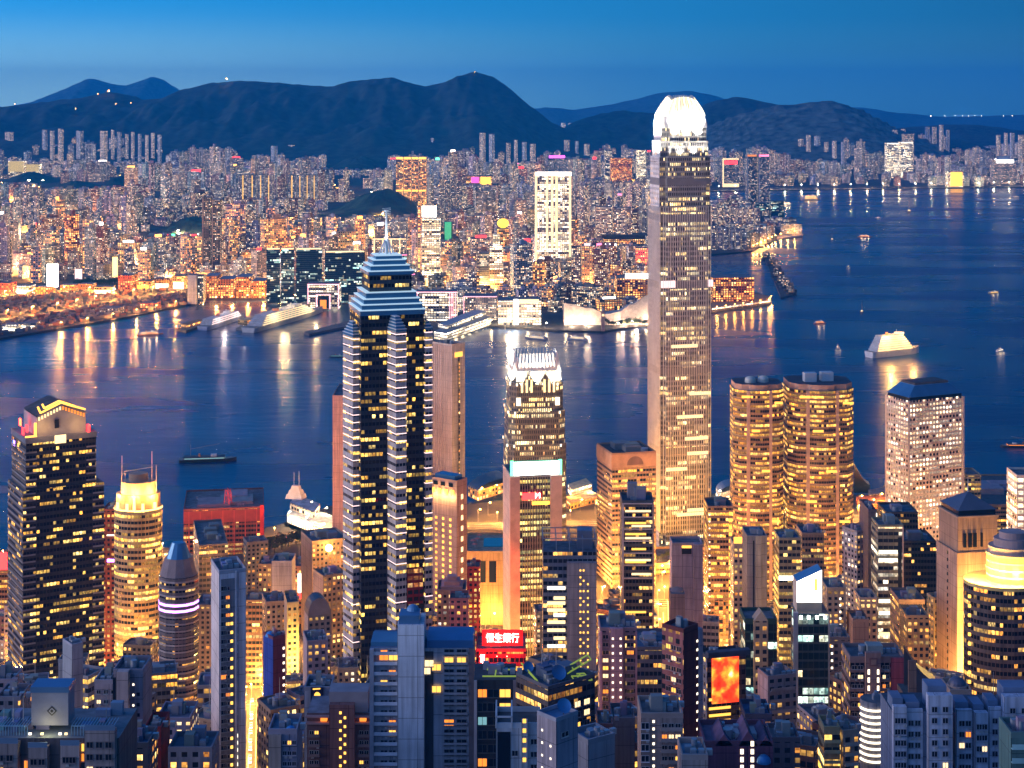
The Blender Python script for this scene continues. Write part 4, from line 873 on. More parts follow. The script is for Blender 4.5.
def balconies(t, face, u0, u1, z0, z1, fh, tint=(.4, .42, .46), depth=1.3, wallh=.9):
    z = z1 - fh; k = 0; first = None
    while z > z0 and k < 60:
        if first is None:
            a, n_ = t.pt(face, u0, .02); b, _ = t.pt(face, u1, .02)
            if face == 'L': a, b = b, a
            mb = MB(); q = [tuple(a + n_ * depth), tuple(b + n_ * depth), tuple(b), tuple(a)]; mb.prism(q, z - .18, z, M['con'], (*tint, 0), bottom=True)
            q2 = [tuple(a + n_ * depth), tuple(b + n_ * depth), tuple(b + n_ * (depth - .12)), tuple(a + n_ * (depth - .12))]; mb.prism(q2, z + .002, z + wallh, M['con'], (*tint, 0))
            first = t.part('balcony', mb); zf = z
        else: o = first.copy(); COL.objects.link(o); o.parent = t.root; o.location = (0, 0, z - zf)
        z -= fh; k += 1
# --- far left and quay side
t = g('orange lit low block under a red rooftop sign beside the black pediment tower', None, -26, None, 8, 572, 1200, 0, 'amber', (.5, .25, .12), d=30); t.panel('red_sign', 'R', .05, .95, zat(571, 1200), zat(553, 1200), E_['red'], out=-2)
t = g('red brick block with a white angular light tube beside the fiery crowned tower', 'the red brick block', 102, None, 119, 511, 1140, 0, 'grid', (.34, .09, .05), d=20)
for a, b in (((.3, 535), (.85, 535)), ((.85, 535), (.85, 548))):
    p, _ = t.pt('R', a[0], .6); q, _ = t.pt('R', b[0], .6); mb = MB(); mb.bar((p.x, p.y, zat(a[1], 1140)), (q.x, q.y, zat(b[1], 1140)), .8, E_['dotw']); t.part('light_tube', mb)
t.panel('purple_lit_band', 'R', .3, .95, zat(562, 1140), zat(559, 1140), E_['purple'])
t = g('long red banded office slab with a red lattice mast at the water', 'the long red slab', 176, 183.5, 264, 511, 1425, 9, 'office_dim', (.30, .10, .07), 'panel', (.62, .26, .16), clut=3, hmax=4)
t.panel('red_band', 'R', .0, 1.0, zat(524, 1425), zat(512, 1425), 'con', (.34, .07, .06), th=.6)
for i in range(7): t.panel('pier', 'R', .06 + .14 * i, .075 + .14 * i, zat(560, 1425), zat(512, 1425), 'con', (.5, .10, .08), th=1.0)
t.panel('red_edge', 'R', .95, 1.0, zat(600, 1425), zat(508, 1425), E_['red'] if 0 else 'con', (.75, .06, .05), th=1.2)
mb = MB(); c = Vector((xat(228, 1440), 1440)); z = zat(508, 1425)
for i in range(4):
    a = i * 1.571 + .4; mb.bar((c.x + 3.5 * math.cos(a), c.y + 3.5 * math.sin(a), z), (c.x + 2.2 * math.cos(a), c.y + 2.2 * math.sin(a), z + 12), .5, M['metal'], (.7, .08, .08, 0))
    for k in range(3): b = a + 1.571; mb.bar((c.x + 3 * math.cos(a), c.y + 3 * math.sin(a), z + 2 + k * 4), (c.x + 2.6 * math.cos(b), c.y + 2.6 * math.sin(b), z + 5 + k * 4), .35, M['metal'], (.7, .08, .08, 0))
t.part('lattice_mast', mb)
for u in (.1, .5, .9):
    l = bpy.data.lights.new('red_facade_light', 'POINT'); l.energy = 4500; l.color = (1, .15, .06); l.shadow_soft_size = 1; a, n_ = t.pt('R', u, 12); o = bpy.data.objects.new('red_facade_light', l); COL.objects.link(o); o.parent = t.root; o.location = Vector((a.x, a.y, zat(506, 1425))) - t.root.location
g('grey office block with a sunken roof court before the long red slab', 'the sunken roof block', 192, 199, 228, 547, 1180, 14, 'office_dim', (.26, .23, .23), clut=3)
g('grey flats with scattered white windows next to the white blank slab', None, 243, 247, 268, 544, 1180, 20, 'resi', (.24, .23, .25), clut=2, cat='apartment tower', name='apartment_tower')
g('white blank end wall slab behind the slim white tower', 'the white blank slab', 271.5, None, 292, 563, 1080, 0, 'panel', (.52, .50, .54), d=18)
g('thin block with an amber window column beside the white blank slab', None, 258, None, 272.5, 566, 1110, 0, 'grid', (.35, .24, .15), d=20)
g('brown windowless office behind the slim white tower', None, 195, None, 216, 607, 1000, 0, 'resi', (.26, .20, .17), d=22)
g('dark brown office with bright upper storeys beside the slim white tower', None, 244, None, 264, 602, 1095, 0, 'office_dim', (.26, .18, .13), d=20)
g('grey beige flats behind the yellow floodlit tower', None, 262, 266, 286, 604, 1000, 16, 'resi', (.38, .32, .28), cat='apartment tower', name='apartment_tower')
t = g('narrow beige tower floodlit yellow from its foot', 'the yellow floodlit tower', 284, 287, 299, 605, 960, 12, 'grid', (.62, .48, .26), 'panel', (.5, .42, .34), d=16)
for z, e in ((zat(690, 960), 30000), (zat(668, 950), 26000), (zat(645, 950), 12000)):
    l = bpy.data.lights.new('facade_floodlight', 'POINT'); l.energy = e; l.color = (1, .62, .14); l.shadow_soft_size = 1; a, n_ = t.pt('R', .5, 7); o = bpy.data.objects.new('facade_floodlight', l); COL.objects.link(o); o.parent = t.root; o.location = Vector((a.x, a.y, z)) - t.root.location
t.panel('lit_entrance', 'R', .05, .95, zat(682, 960), zat(676, 960), E_['warm'])
t = g('tower under a dark barrel vaulted roof beside the spire tower', 'the barrel roofed tower', 304, 308, 331, 616, 880, 18, 'resi', (.34, .27, .25), 'panel', (.42, .33, .30), clut=0, par=0)
mb = MB(); n = 10; q = [Vector(p) for p in t.fp]
for i in range(n):
    a0, a1 = math.pi * i / n, math.pi * (i + 1) / n
    def bp(a, v): s_ = (1 - math.cos(a)) / 2; p = q[0] + (q[1] - q[0]) * s_ + (q[3] - q[0]) * v; return (p.x, p.y, t.zt + 9 * math.sin(a))
    mb.face([bp(a0, 0), bp(a1, 0), bp(a1, 1), bp(a0, 1)], M['metal'], (.06, .07, .09, 0)); mb.face([bp(a1, 0), bp(a0, 0), (q[0].x + (q[1].x - q[0].x) * .5, q[0].y + (q[1].y - q[0].y) * .5, t.zt)], M['con'], (.3, .24, .24, 0))
    mb.face([bp(a0, 1), bp(a1, 1), (q[3].x + (q[2].x - q[3].x) * .5, q[3].y + (q[2].y - q[3].y) * .5, t.zt)], M['con'], (.3, .24, .24, 0))
t.part('barrel_roof', mb)
g('lavender grey flats with a blue roof below the barrel roofed tower', None, 303, 307, 328, 644, 790, 14, 'resi', (.36, .33, .40), 'panel', (.42, .38, .44), cat='apartment tower', name='apartment_tower')
t = g('slim tower with one royal blue wall and one maroon wall', 'the blue walled tower', 263.5, 273, 285.5, 640, 760, 38, 'panel', (.20, .06, .08), 'panel', (.04, .10, .48)); t.dots('R', .85, t.zb + 25, t.zt - 3, 3.4, E_['dotw'], .9, 1.1)
mb = MB(); c = fcen(t.fp); mb.dome((c[0] - 2, c[1], t.zt), 2.2, 2.2, M['metal'], (.1, .35, .75, 0)); t.part('roof_dome', mb)
t = g('orange lit office carrying a blazing white billboard', 'the blazing billboard', 290, None, 322, 568, 1240, 0, 'grid', (.5, .22, .12), d=24)
t.panel('billboard', 'R', .26, .62, zat(592, 1240), zat(573, 1240), E_['white'], out=1.0, th=.8); t.panel('billboard_base', 'R', .28, .60, zat(598, 1240), zat(593, 1240), E_['red'], out=1.0, th=.8)
t = g('beige office of small lit windows with a bright round roof lamp', 'the round roof lamp', 301, 312, 348, 543, 1190, 22, 'grid', (.42, .32, .25), 'panel', (.34, .25, .22))
mb = MB(); mb.ball((xat(330, 1195), 1188, zat(548, 1188)), 2.6, E_['lampo']); mb.cyl((xat(330, 1195), 1188, zat(556, 1188)), .4, 5, M['metal'], (.4, .4, .4, 0), 6); t.part('roof_lamp', mb)
g('brown sloped wall office with dense small windows in front of the spire tower', None, 313, 323, 347, 578, 1040, 28, 'grid', (.40, .30, .22), 'panel', (.32, .24, .22))
g('salmon pink windowless slab rising from the water behind the spire tower', 'the salmon pink slab', 332.5, None, 344.5, 397, 1420, 0, 'panel', (.72, .44, .40), d=60, clut=0, cat='apartment tower', name='apartment_tower')
t = g('pale ribbed hotel tower with a rust red roof at the water', 'the pale ribbed tower', 431, 452, 465, 346, 1440, 48, 'panel', (.80, .70, .58), 'panel', (.74, .62, .54), rooft=(.42, .18, .12), clut=1)
t.panel('recess_shade_panel', 'R', .44, .60, t.zb, t.zt - 8, 'glass', th=.2); t.panel('lit_core_strip', 'R', .46, .58, t.zb + 60, t.zt - 14, 'grid', (.3, .22, .12), th=.35)  # flat dark sheet stands in for the shade of a recess
for i in range(9): t.panel('rib', 'L', .08 + .1 * i, .095 + .1 * i, t.zb, t.zt, 'con', (.66, .52, .44), th=.6)
t.panel('lit_room', 'R', .2, .8, zat(358, 1440), zat(353, 1440), E_['winy'])
t = g('pink stone hotel tower with amber lamps under its cornice', 'the pink hotel tower', 430.5, 457, 467, 483, 1020, 55, 'panel', (.62, .36, .28), 'panel', (.62, .40, .34), clut=0)
for v in (.25, .52, .78): t.dots('L', v, t.zb + 30, t.zt - 22, 3.6, E_['winy'] if v > .6 else E_['doty'], 1.5, 1.6, 'lit_window')
for v in (.15, .4, .65, .9): t.panel('cornice_lamp', 'L', v - .05, v + .05, zat(496, 1020), zat(491, 1020), E_['amber'], th=.8)
t.dots('R', .5, t.zb + 30, t.zt - 6, 6.5, E_['winw'], 2.2, 3.0, 'lit_window'); t.panel('dark_window', 'L', .15, .3, zat(488, 1020), zat(484, 1020), 'glass'); t.panel('dark_window', 'L', .45, .6, zat(488, 1020), zat(484, 1020), 'glass'); t.panel('dark_window', 'L', .72, .88, zat(488, 1020), zat(484, 1020), 'glass')
mb = MB(); mb.prism(inset(t.fp, 3), t.zt, t.zt + 3.5, M['bglass'], cap=M['bglass']); t.part('glass_roof_house', mb)
for v, z in ((.2, 497), (.5, 497), (.8, 497)):
    l = bpy.data.lights.new('cornice_light', 'POINT'); l.energy = 3500; l.color = (1, .6, .2); l.shadow_soft_size = .5; a, n_ = t.pt('L', v, 3); o = bpy.data.objects.new('cornice_light', l); COL.objects.link(o); o.parent = t.root; o.location = Vector((a.x, a.y, zat(z, 1020))) - t.root.location
t = g('sandstone podium with a turquoise rooftop pool', 'the rooftop pool', 466, None, 508, 553, 1240, 0, 'panel', (.52, .36, .20), d=52, clut=0, rooft=(.3, .26, .2), cat='podium', name='hotel_podium')
mb = MB(); q = [Vector(p) for p in t.fp]
def on(u, v): p = q[0] + (q[1] - q[0]) * u + (q[3] - q[0]) * v; return p
c = on(.66, .55); mb.box((c.x, c.y, t.zt), (16, 24, .5), 0, M['bglass'] if False else plain('pool_water', (.03, .30, .36), .08, 0, .1, .1, tint=False)); t.part('pool', mb)
for u, v in ((.2, .3), (.25, .6), (.3, .8), (.15, .5)): c = on(u, v); mb = MB(); mb.cyl((c.x, c.y, t.zt), .15, 2.4, M['metal'], (.5, .5, .5, 0), 6); mb.cyl((c.x, c.y, t.zt + 2.4), 2.4, 1.0, M['con'], (.7, .2, .15, 0), 8, .1); t.part('parasol', mb)
for u in (.3, .55): t.panel('loggia', 'R', u, u + .17, t.zt - 22, t.zt - 6, 'glass', out=-1, th=1.2)
g('small dark red block at the foot of the pink hotel tower', None, 463.5, None, 480, 569, 1040, 0, 'grid', (.40, .05, .04), d=16)
t = g('pink stepped top apartment tower glowing red at its foot', 'the pink stepped tower', 437, None, 466, 592, 900, 0, 'resi_lit', (.50, .32, .33), d=18, clut=0, cat='apartment tower', name='apartment_tower')
for k in range(3): mb = MB(); mb.prism(inset(t.fp, 3 + 2.6 * k), t.zt + 2.2 * k, t.zt + 2.2 * (k + 1), M['con'], (.6, .32, .32, 0)); t.part('roof_step', mb)
t = g('salmon red stepped block before the pink stepped tower', None, 449.5, None, 468.5, 601, 850, 0, 'resi', (.80, .22, .18), d=14, clut=1, cat='apartment tower', name='apartment_tower')
t = g('dark red block below the white lettered red rooftop sign', 'the red lettered sign', 476, None, 526, 652, 730, 0, 'darkband', (.35, .04, .04), d=22, clut=1)
s = t.panel('sign_board', 'R', .12, .94, zat(647, 730), zat(631, 730), emit('red_sign_board', (1, .02, .02), .4), out=-2, th=.6)
a, n_ = t.pt('R', .53, -1.25); text_part(t.root, '恒生銀行', (a.x, a.y, zat(639.5, 730)), t.rd, 4.4, E_['white'], parent=s, fit=14.5)
v = t.panel('vertical_sign', 'R', .06, .2, zat(676, 730), zat(651, 730), emit('red_sign_board_2', (1, .02, .02), .4), out=.5, th=.6)
a, n_ = t.pt('R', .13, 1.2); text_part(t.root, '恒生銀行', (a.x, a.y, zat(663.5, 730)), t.rd, 2.4, E_['white'], parent=v, vertical=True)
for u in (.3, .7):
    l = bpy.data.lights.new('sign_light', 'POINT'); l.energy = 9000; l.color = (1, .04, .03); l.shadow_soft_size = 1; a, n_ = t.pt('R', u, 6); o = bpy.data.objects.new('sign_light', l); COL.objects.link(o); o.parent = t.root; o.location = Vector((a.x, a.y, zat(645, 730))) - t.root.location
t.dots('R', .42, zat(680, 730), zat(652, 730), 3.4, E_['dotw'], .5, .5, 'lamp'); t.dots('R', .62, zat(680, 730), zat(652, 730), 3.4, E_['dotw'], .5, .5, 'lamp')
# --- middle
t = g('blue grey glass office with a framed roof terrace and blank stair core', 'the framed roof terrace', 543, None, 596, 552, 870, 0, 'office_dim', (.24, .26, .32), d=22, clut=0, par=0)
mb = MB(); q = [Vector(p) for p in t.fp]; z = t.zt
for u in (0, .25, .5, .75, 1): 
    for v in (0, 1): p = on(u, v); mb.bar((p.x, p.y, z), (p.x, p.y, z + 7), .4, M['metal'], (.22, .3, .42, 0))
for v in (0, .5, 1): a, b = on(0, v), on(1, v); mb.bar((a.x, a.y, z + 7), (b.x, b.y, z + 7), .5, M['metal'], (.22, .3, .42, 0))
for u in (0, .25, .5, .75, 1): a, b = on(u, 0), on(u, 1); mb.bar((a.x, a.y, z + 7.1), (b.x, b.y, z + 7.1), .5, M['metal'], (.22, .3, .42, 0))
t.part('roof_frame', mb); mb = MB(); c = on(.8, .5); mb.box((c.x, c.y, z), (8, 9, 9.5), 0, M['metal'], (.16, .22, .33, 0)); t.part('plant_room', mb)
t.panel('stair_core', 'R', .45, 1.0, t.zb, zat(561, 870), 'panel', (.46, .40, .41), th=4.0)
for i, py in enumerate((588, 598, 603, 610, 615, 622, 630, 638, 646)): t.panel('lit_storey', 'R', .08 + .12 * (i % 3 == 1), .42, zat(py + 1.6, 870), zat(py - 1.6, 870), E_['winw'] if i % 4 else E_['dotw'])
for u in (.70, .76, .84):
    p0 = t.C; t.C = t.C + Vector((0, -4.05)); t.dots('R', u, t.zb + 40, zat(565, 870) - (8 if u > .8 else 0), 3.6 if u != .76 else 5.4, E_['doty'], .8, .9); t.C = p0
t = g('tan banded office with a half round emblem panel behind the dark banded tower', 'the tan banded office', 597, 612, 656, 455, 1330, 14, 'office', (.50, .33, .23), 'office_dim', (.55, .36, .24), clut=4, rooft=(.05, .06, .08))
t.panel('crown_band', 'R', 0, 1, zat(468, 1330), zat(455, 1330), 'con', (.56, .36, .26), th=.5); t.panel('crown_band', 'L', 0, 1, zat(468, 1330), zat(455, 1330), 'con', (.58, .38, .26), th=.5)
mb = MB(); a, n_ = t.pt('R', .52, .7); mb.face([(a.x + t.rd.x * 7 * math.cos(k * .3142), a.y + t.rd.y * 7 * math.cos(k * .3142), zat(466, 1330) + 7 * math.sin(k * .3142)) for k in range(11)], M['con'], (.25, .16, .14, 0)); t.part('emblem_panel', mb)
t = g('dark glass tower framed in white bands with a cluttered blue roof', 'the dark banded tower', 622, None, 654, 503, 930, 0, 'darkband', (.14, .13, .13), d=20, clut=4, hmax=9, rooft=(.06, .07, .1))
for py in (503.5, 517, 529, 541, 553, 565, 578): t.panel('white_band', 'R', 0, 1, zat(py + .5, 930), zat(py - .5, 930), 'con', (.75, .62, .60), th=.6)
t.panel('edge_pier', 'R', 0, .06, t.zb, t.zt, 'con', (.55, .45, .46), th=.7); t.panel('edge_pier', 'R', .95, 1, t.zb, t.zt, 'con', (.4, .3, .26), th=.7)
for i, py in enumerate((511, 523, 526, 534, 538, 549, 560, 562, 574, 612, 640)): t.panel('lit_storey', 'R', .1 + .2 * (i % 3 == 2), .9 - .15 * (i % 2), zat(py + 1, 930), zat(py - 1, 930), E_['winy'] if i % 2 else E_['winw'])
t = g('lavender blank slab with a lit notch in its roof', 'the lavender blank slab', 672, None, 702.5, 545, 960, 0, 'panel', (.48, .39, .47), d=14, clut=0)
t.panel('projecting_wall', 'R', .7, 1.0, t.zb, t.zt + 1, 'panel', (.54, .42, .48), th=2.2); t.panel('roof_notch', 'R', .32, .64, zat(554, 960), zat(548, 960), 'glass'); t.panel('lit_roof_notch', 'R', .32, .64, zat(548, 960), zat(545.5, 960), E_['winy'])
t = g('small brown block with a rounded top before the lavender blank slab', None, 671, None, 685, 594, 900, 0, 'panel', (.42, .29, .25), d=12, clut=0, par=0); mb = MB(); c = fcen(t.fp); mb.dome((c[0], c[1], t.zt), 3.6, 2, M['con'], (.36, .26, .24, 0)); t.part('rounded_top', mb)
t = g('bronze glass tower edged with lamp dots next to the amber twin', 'the bronze dotted tower', 708, None, 733, 508, 1120, 0, 'amber', (.36, .24, .18), d=24, clut=3, rooft=(.06, .07, .09))
t.dots('R', .06, t.zb + 20, t.zt - 2, 4.6, E_['dotw'], .9, .9, 'edge_lamp'); t.dots('R', .9, t.zb + 20, t.zt - 3, 4.6, E_['winy'], 2.2, 2.4, 'lit_window'); t.panel('lit_atrium', 'R', .25, .7, zat(632, 1120), zat(600, 1120), E_['orange'] if 0 else facade('lit_atrium_wall', 3, 3, .85, .8, .9, .4, 3, WARM, 1.6), (.4, .2, .1))
t = g('beige block under a glowing amber roof sign beside the grey blank tower', None, 733.5, None, 748.5, 546, 1000, 0, 'grid', (.62, .47, .36), d=16, clut=0); t.panel('roof_sign', 'R', .05, .9, zat(545, 1000), zat(538, 1000), E_['amber'], out=-2)
t = g('grey blank faced tower with a rounded foot and roof cabin', 'the grey blank tower', 747, None, 767, 537, 930, 0, 'panel', (.40, .37, .34), d=20, clut=2, par=.8)
t.panel('wall_recess', 'R', .3, .36, t.zb + 30, t.zt - 2, 'glass'); t.panel('projecting_wall', 'R', .4, .7, t.zb, t.zt + 1, 'panel', (.45, .42, .38), th=1.2)
# --- right of the middle
t = g('office of amber storeys with one white lit storey in front of the amber twin', 'the white storey office', 779, None, 801, 540, 1000, 0, 'office', (.42, .36, .22), d=20, clut=2, rooft=(.1, .16, .28)); t.panel('white_storey', 'R', 0, 1, zat(580, 1000), zat(576, 1000), E_['white'])
g('dark topped glass office beside the white storey office', None, 802, None, 824, 535, 1060, 0, 'darkband', (.26, .2, .16), d=22, rooft=(.1, .12, .18))
t = g('dark green glass tower under a blazing white slanted lantern', 'the white lantern tower', 797, None, 829, 614, 720, 0, 'teal', (.10, .12, .12), d=16, clut=0, par=0)
t.panel('edge_pier', 'R', -.12, .03, t.zb, t.zt + 1, 'con', (.46, .44, .54), th=.6); t.panel('edge_pier', 'R', .97, 1.02, t.zb, t.zt, 'con', (.42, .36, .34), th=.6)
p = t.C; z0, z1 = zat(613, 720), zat(576, 720); mb = MB(); A = [t.pt('R', u, v)[0] for u, v in ((.02, -2), (.80, -2), (.80, -12), (.02, -12))]
def q4(i, z): return (A[i].x, A[i].y, z)
mb.face([q4(0, z0 + 4), q4(1, z0 + 4), q4(1, z1 + 2), q4(0, z1 - 3)], E_['white']); t.part('lantern_screen', mb)
mb = MB(); mb.face([q4(1, z0), q4(2, z0), q4(2, z1 + 2), q4(1, z1 + 2)], M['con'], (.6, .5, .4, 0)); mb.face([q4(3, z0), q4(0, z0), q4(0, z1 - 3), q4(3, z1 - 3)], M['con'], (.6, .5, .4, 0)); mb.face([q4(2, z0), q4(3, z0), q4(3, z1 - 3), q4(2, z1 + 2)], M['con'], (.6, .5, .4, 0)); mb.face([q4(0, z1 - 3), q4(1, z1 + 2), q4(2, z1 + 2), q4(3, z1 - 3)], M['bglass']); mb.face([q4(0, z0), q4(1, z0), q4(1, z0 + 4), q4(0, z0 + 4)], M['con'], (.5, .42, .3, 0)); t.part('lantern_house', mb)
t.panel('lantern_window', 'R', .56, .66, zat(592, 720), zat(580, 720), E_['doty'], out=-1.9)
for u in (.12, .36, .62, .88): t.panel('roof_lamp', 'R', u - .04, u + .04, zat(619, 720), zat(615.5, 720), E_['gwhite'], th=.6)
g('grey flats with a planted top beside the neon edged slab', None, 842, 857, 870, 533, 1000, 30, 'resi', (.36, .32, .34), 'resi_lit', (.42, .40, .46), cat='apartment tower', name='apartment_tower')
t = g('dark slab with one white neon edge', 'the neon edged slab', 868.5, None, 877, 512, 985, 0, 'panel', (.16, .12, .12), d=26, clut=1); t.panel('neon_edge', 'R', .9, 1.0, zat(690, 985), zat(513, 985), E_['dotw'], th=.4)
t = g('stack of bright white and green lit office storeys beside the neon edged slab', 'the bright storeyed office', 878, None, 903.5, 527, 965, 0, 'office_white', (.34, .33, .22), d=18, clut=2)
t.panel('edge_pier', 'R', .95, 1.0, t.zb, t.zt, 'con', (.6, .45, .4), th=.6); t.panel('dark_shaft', 'R', .78, .93, t.zb, t.zt - 6, 'glass', th=.3)
for py in (552, 560, 601, 613, 634, 656, 676): t.panel('lit_storey', 'R', .03, .76, zat(py + 1.7, 965), zat(py - 1.7, 965), E_['dotw'] if py < 620 else E_['winw'])
g('black glass block with a sunken blue roof before the round window tower', 'the black glass block', 886, None, 918, 514, 1080, 0, 'darkband', (.06, .06, .06), d=26, rooft=(.08, .14, .2))
g('black glass block with a sloped blue glass edge below the black glass block', None, 902, None, 936, 543, 1010, 0, 'darkband', (.05, .05, .055), d=26, rooft=(.09, .12, .16))
g('plain tan block with a cluttered roof beside the pyramid roofed tower', None, 925, 929, 953, 566, 1010, 10, 'panel', (.36, .28, .20), clut=4)
g('beige block of small windows at the foot of the pyramid roofed tower', None, 929, 934, 953, 600, 930, 12, 'grid', (.58, .44, .26), clut=2)
g('brown roofed office between the bright storeyed office and the tan block', None, 899, None, 925, 602, 910, 0, 'office_dim', (.36, .24, .18), d=22)
g('amber lit block of square windows below the bright storeyed office', None, 907, None, 929, 618, 870, 0, 'grid', (.62, .42, .20), d=18)
g('rust brown slotted block before the neon edged slab', None, 853, None, 869, 622, 850, 0, 'panel', (.42, .24, .17), d=16)
g('beige apartment block of many white windows before the neon edged slab', None, 860, None, 877, 600, 885, 0, 'grid', (.58, .45, .36), d=16, cat='apartment tower', name='apartment_tower')
t = g('beige flats with a dotted stair column beside the white lantern tower', None, 827, None, 846, 590, 860, 0, 'resi', (.48, .34, .24), d=18, cat='apartment tower', name='apartment_tower'); t.dots('R', .7, t.zb + 20, t.zt - 3, 3.4, E_['dotw'], .9, 1.1)
t = g('white floodlit slab behind the yellow drum tower', 'the white floodlit slab', 1017, None, 1052, 477, 1150, 0, 'far_white', (.8, .7, .6), d=24, clut=0)
g('green glazed office behind the pyramid roofed tower', None, 944, None, 981, 476, 1420, 0, 'office', (.34, .30, .22), d=26, clut=2)
t = g('long dark roofed ferry terminal with an amber front behind the pyramid roofed tower', None, 974, None, 1052, 506, 1500, 0, 'amber', (.45, .26, .14), d=120, clut=5, hmax=6, rooft=(.07, .08, .11), cat='terminal', name='ferry_terminal')
# --- front rows
t = g('brown apartment tower with a framed square on its shaft and one red wall', 'the framed square tower', 850, None, 905, 660, 640, 0, 'darkband', (.32, .22, .20), d=16, clut=1, cat='apartment tower', name='apartment_tower')
t.panel('central_shaft', 'R', .27, .54, t.zb, zat(651, 640), 'panel', (.42, .25, .21), th=2.0); t.panel('red_wall', 'R', .74, 1.0, t.zb, t.zt + 1, 'panel', (.52, .10, .12), th=.8)
t.panel('square_frame', 'R', .33, .48, zat(664, 640), zat(656, 640), 'con', (.26, .12, .10), th=2.4); t.panel('square_field', 'R', .36, .45, zat(662.5, 640), zat(657.5, 640), 'con', (.45, .27, .2), th=2.6)
p0 = t.C; t.C = t.C + Vector((0, -2.03))
for u in (.32, .49): t.dots('R', u, t.zb + 30, zat(668, 640), 3.1, E_['dotw'], .8, 1.9)
t.C = p0; windows(t, 'R', (.08, .19), t.zb + 45, t.zt, 3.6, 2.0, 1.5, .2, seed=3); windows(t, 'R', (.62, .68), t.zb + 45, t.zt, 3.6, 1.2, 1.5, .2, seed=4)
t = g('grey brown flats with dark strip windows and a ragged roof', 'the ragged roof flats', 765, 768, 796, 680, 600, 16, 'resi', (.36, .28, .27), 'panel', (.46, .40, .42), clut=4, cat='apartment tower', name='apartment_tower')
balconies(t, 'R', .08, .95, t.zb + 30, t.zt, 4.0, (.40, .32, .30), .8, 1.0)
t = g('green glazed tower with a pedimented beige window shaft', 'the pedimented beige shaft', 745, None, 777, 622, 700, 0, 'teal', (.05, .10, .07), d=16, clut=0)
t.panel('window_shaft', 'R', .26, .70, t.zb, t.zt + 1, 'grid', (.58, .40, .24), th=1.8); mb = MB(); a, _ = t.pt('R', .26, 1.8); b, _ = t.pt('R', .70, 1.8); m_ = (a + b) / 2
A = [(a.x, a.y, t.zt + 1), (b.x, b.y, t.zt + 1), (m_.x, m_.y, t.zt + 5)]; mb.face(A, M['con'], (.6, .44, .3, 0)); B_ = [(x, y + 6, z) for x, y, z in A]; mb.face([A[0], A[2], B_[2], B_[0]], M['con'], (.4, .3, .22, 0)); mb.face([A[2], A[1], B_[1], B_[2]], M['con'], (.4, .3, .22, 0)); mb.face(B_[::-1], M['con'], (.4, .3, .22, 0)); t.part('pediment', mb)
def screen_mat():
    m, n, b, l = newmat('advert_screen'); N = n.nodes; tc = N.new('ShaderNodeTexCoord'); no = N.new('ShaderNodeTexNoise'); no.inputs['Scale'].default_value = .22; no.inputs['Detail'].default_value = 4; l.new(tc.outputs['Object'], no.inputs['Vector'])
    r = N.new('ShaderNodeValToRGB'); l.new(no.outputs[0], r.inputs[0]); r.color_ramp.elements[0].position = .30; r.color_ramp.elements[0].color = (.5, .01, .0, 1); r.color_ramp.elements[1].position = .72; r.color_ramp.elements[1].color = (1, .9, .5, 1)
    for p_, c_ in ((.46, (1, .05, .01)), (.54, (1, .20, .015)), (.64, (1, .46, .04))): e = r.color_ramp.elements.new(p_); e.color = (*c_, 1)
    l.new(r.outputs[0], b.inputs['Emission Color']); b.inputs['Emission Strength'].default_value = 1.7; b.inputs['Base Color'].default_value = (.02, .02, .02, 1); return m
t = g('black glass building with a huge fiery orange advert screen', 'the fiery advert screen', 703, 707, 746, 660, 610, 14, 'darkband', (.10, .09, .09), 'resi', (.30, .27, .30), clut=2, hmax=2, rooft=(.08, .09, .13))
t.panel('advert_screen', 'R', .12, .80, zat(704, 610), zat(657, 610), screen_mat(), th=.6); t.panel('roof_canopy', 'R', -.04, 1.04, t.zt + 1.5, t.zt + 3.5, 'roof', (.08, .08, .11), th=3)
for py in (700, 709, 716, 722): t.panel('lit_storey', 'R', .05, .6, zat(py + 1.2, 610), zat(py - 1.2, 610), E_['winy'])
t = g('oxblood tower with a red windowed side and a dotted white edge', 'the oxblood tower', 665, 683.5, 698, 633, 560, 48, 'panel', (.16, .035, .03), 'grid', (.42, .15, .14), clut=2, rooft=(.12, .13, .18), cat='apartment tower', name='apartment_tower')
t.panel('edge_wall', 'R', 1.0, 1.35, t.zb, t.zt - 1, 'panel', (.44, .40, .46), out=-3, th=3); t.dots('R', .94, t.zb + 30, t.zt - 4, 3.0, E_['dotw'], .8, .8); windows(t, 'L', (.2, .45, .7), t.zb + 60, t.zt - 3, 3.6, 1.9, 1.6, .12, seed=8, frame=(.5, .3, .3))
t = g('pink apartment tower with two columns of tiny white stair windows', 'the pink dotted tower', 600, None, 637, 631, 660, 0, 'resi', (.42, .26, .28), d=16, clut=3, rooft=(.14, .16, .22), cat='apartment tower', name='apartment_tower')
t.panel('pink_stair_core', 'R', .27, .62, t.zb, t.zt + 1.5, 'panel', (.66, .34, .38), th=1.6); p0 = t.C; t.C = t.C + Vector((0, -1.63)); t.dots('R', .34, t.zb + 20, t.zt - 2, 2.9, E_['dotw'], .7, .8); t.dots('R', .55, t.zb + 20, t.zt - 2, 2.9, E_['dotw'], .7, .8); t.C = p0
windows(t, 'R', (.15,), t.zb + 40, t.zt, 3.1, 2.2, 1.6, .25, seed=5, frame=(.6, .4, .42)); windows(t, 'R', (.82,), t.zb + 40, t.zt, 3.1, 2.8, 1.6, .3, seed=6, frame=(.6, .4, .42))
t.panel('pink_edge', 'R', 0, .06, t.zb, t.zt, 'con', (.7, .32, .38), th=.8); t.panel('pink_edge', 'R', .95, 1, t.zb, t.zt, 'con', (.5, .26, .3), th=.8)
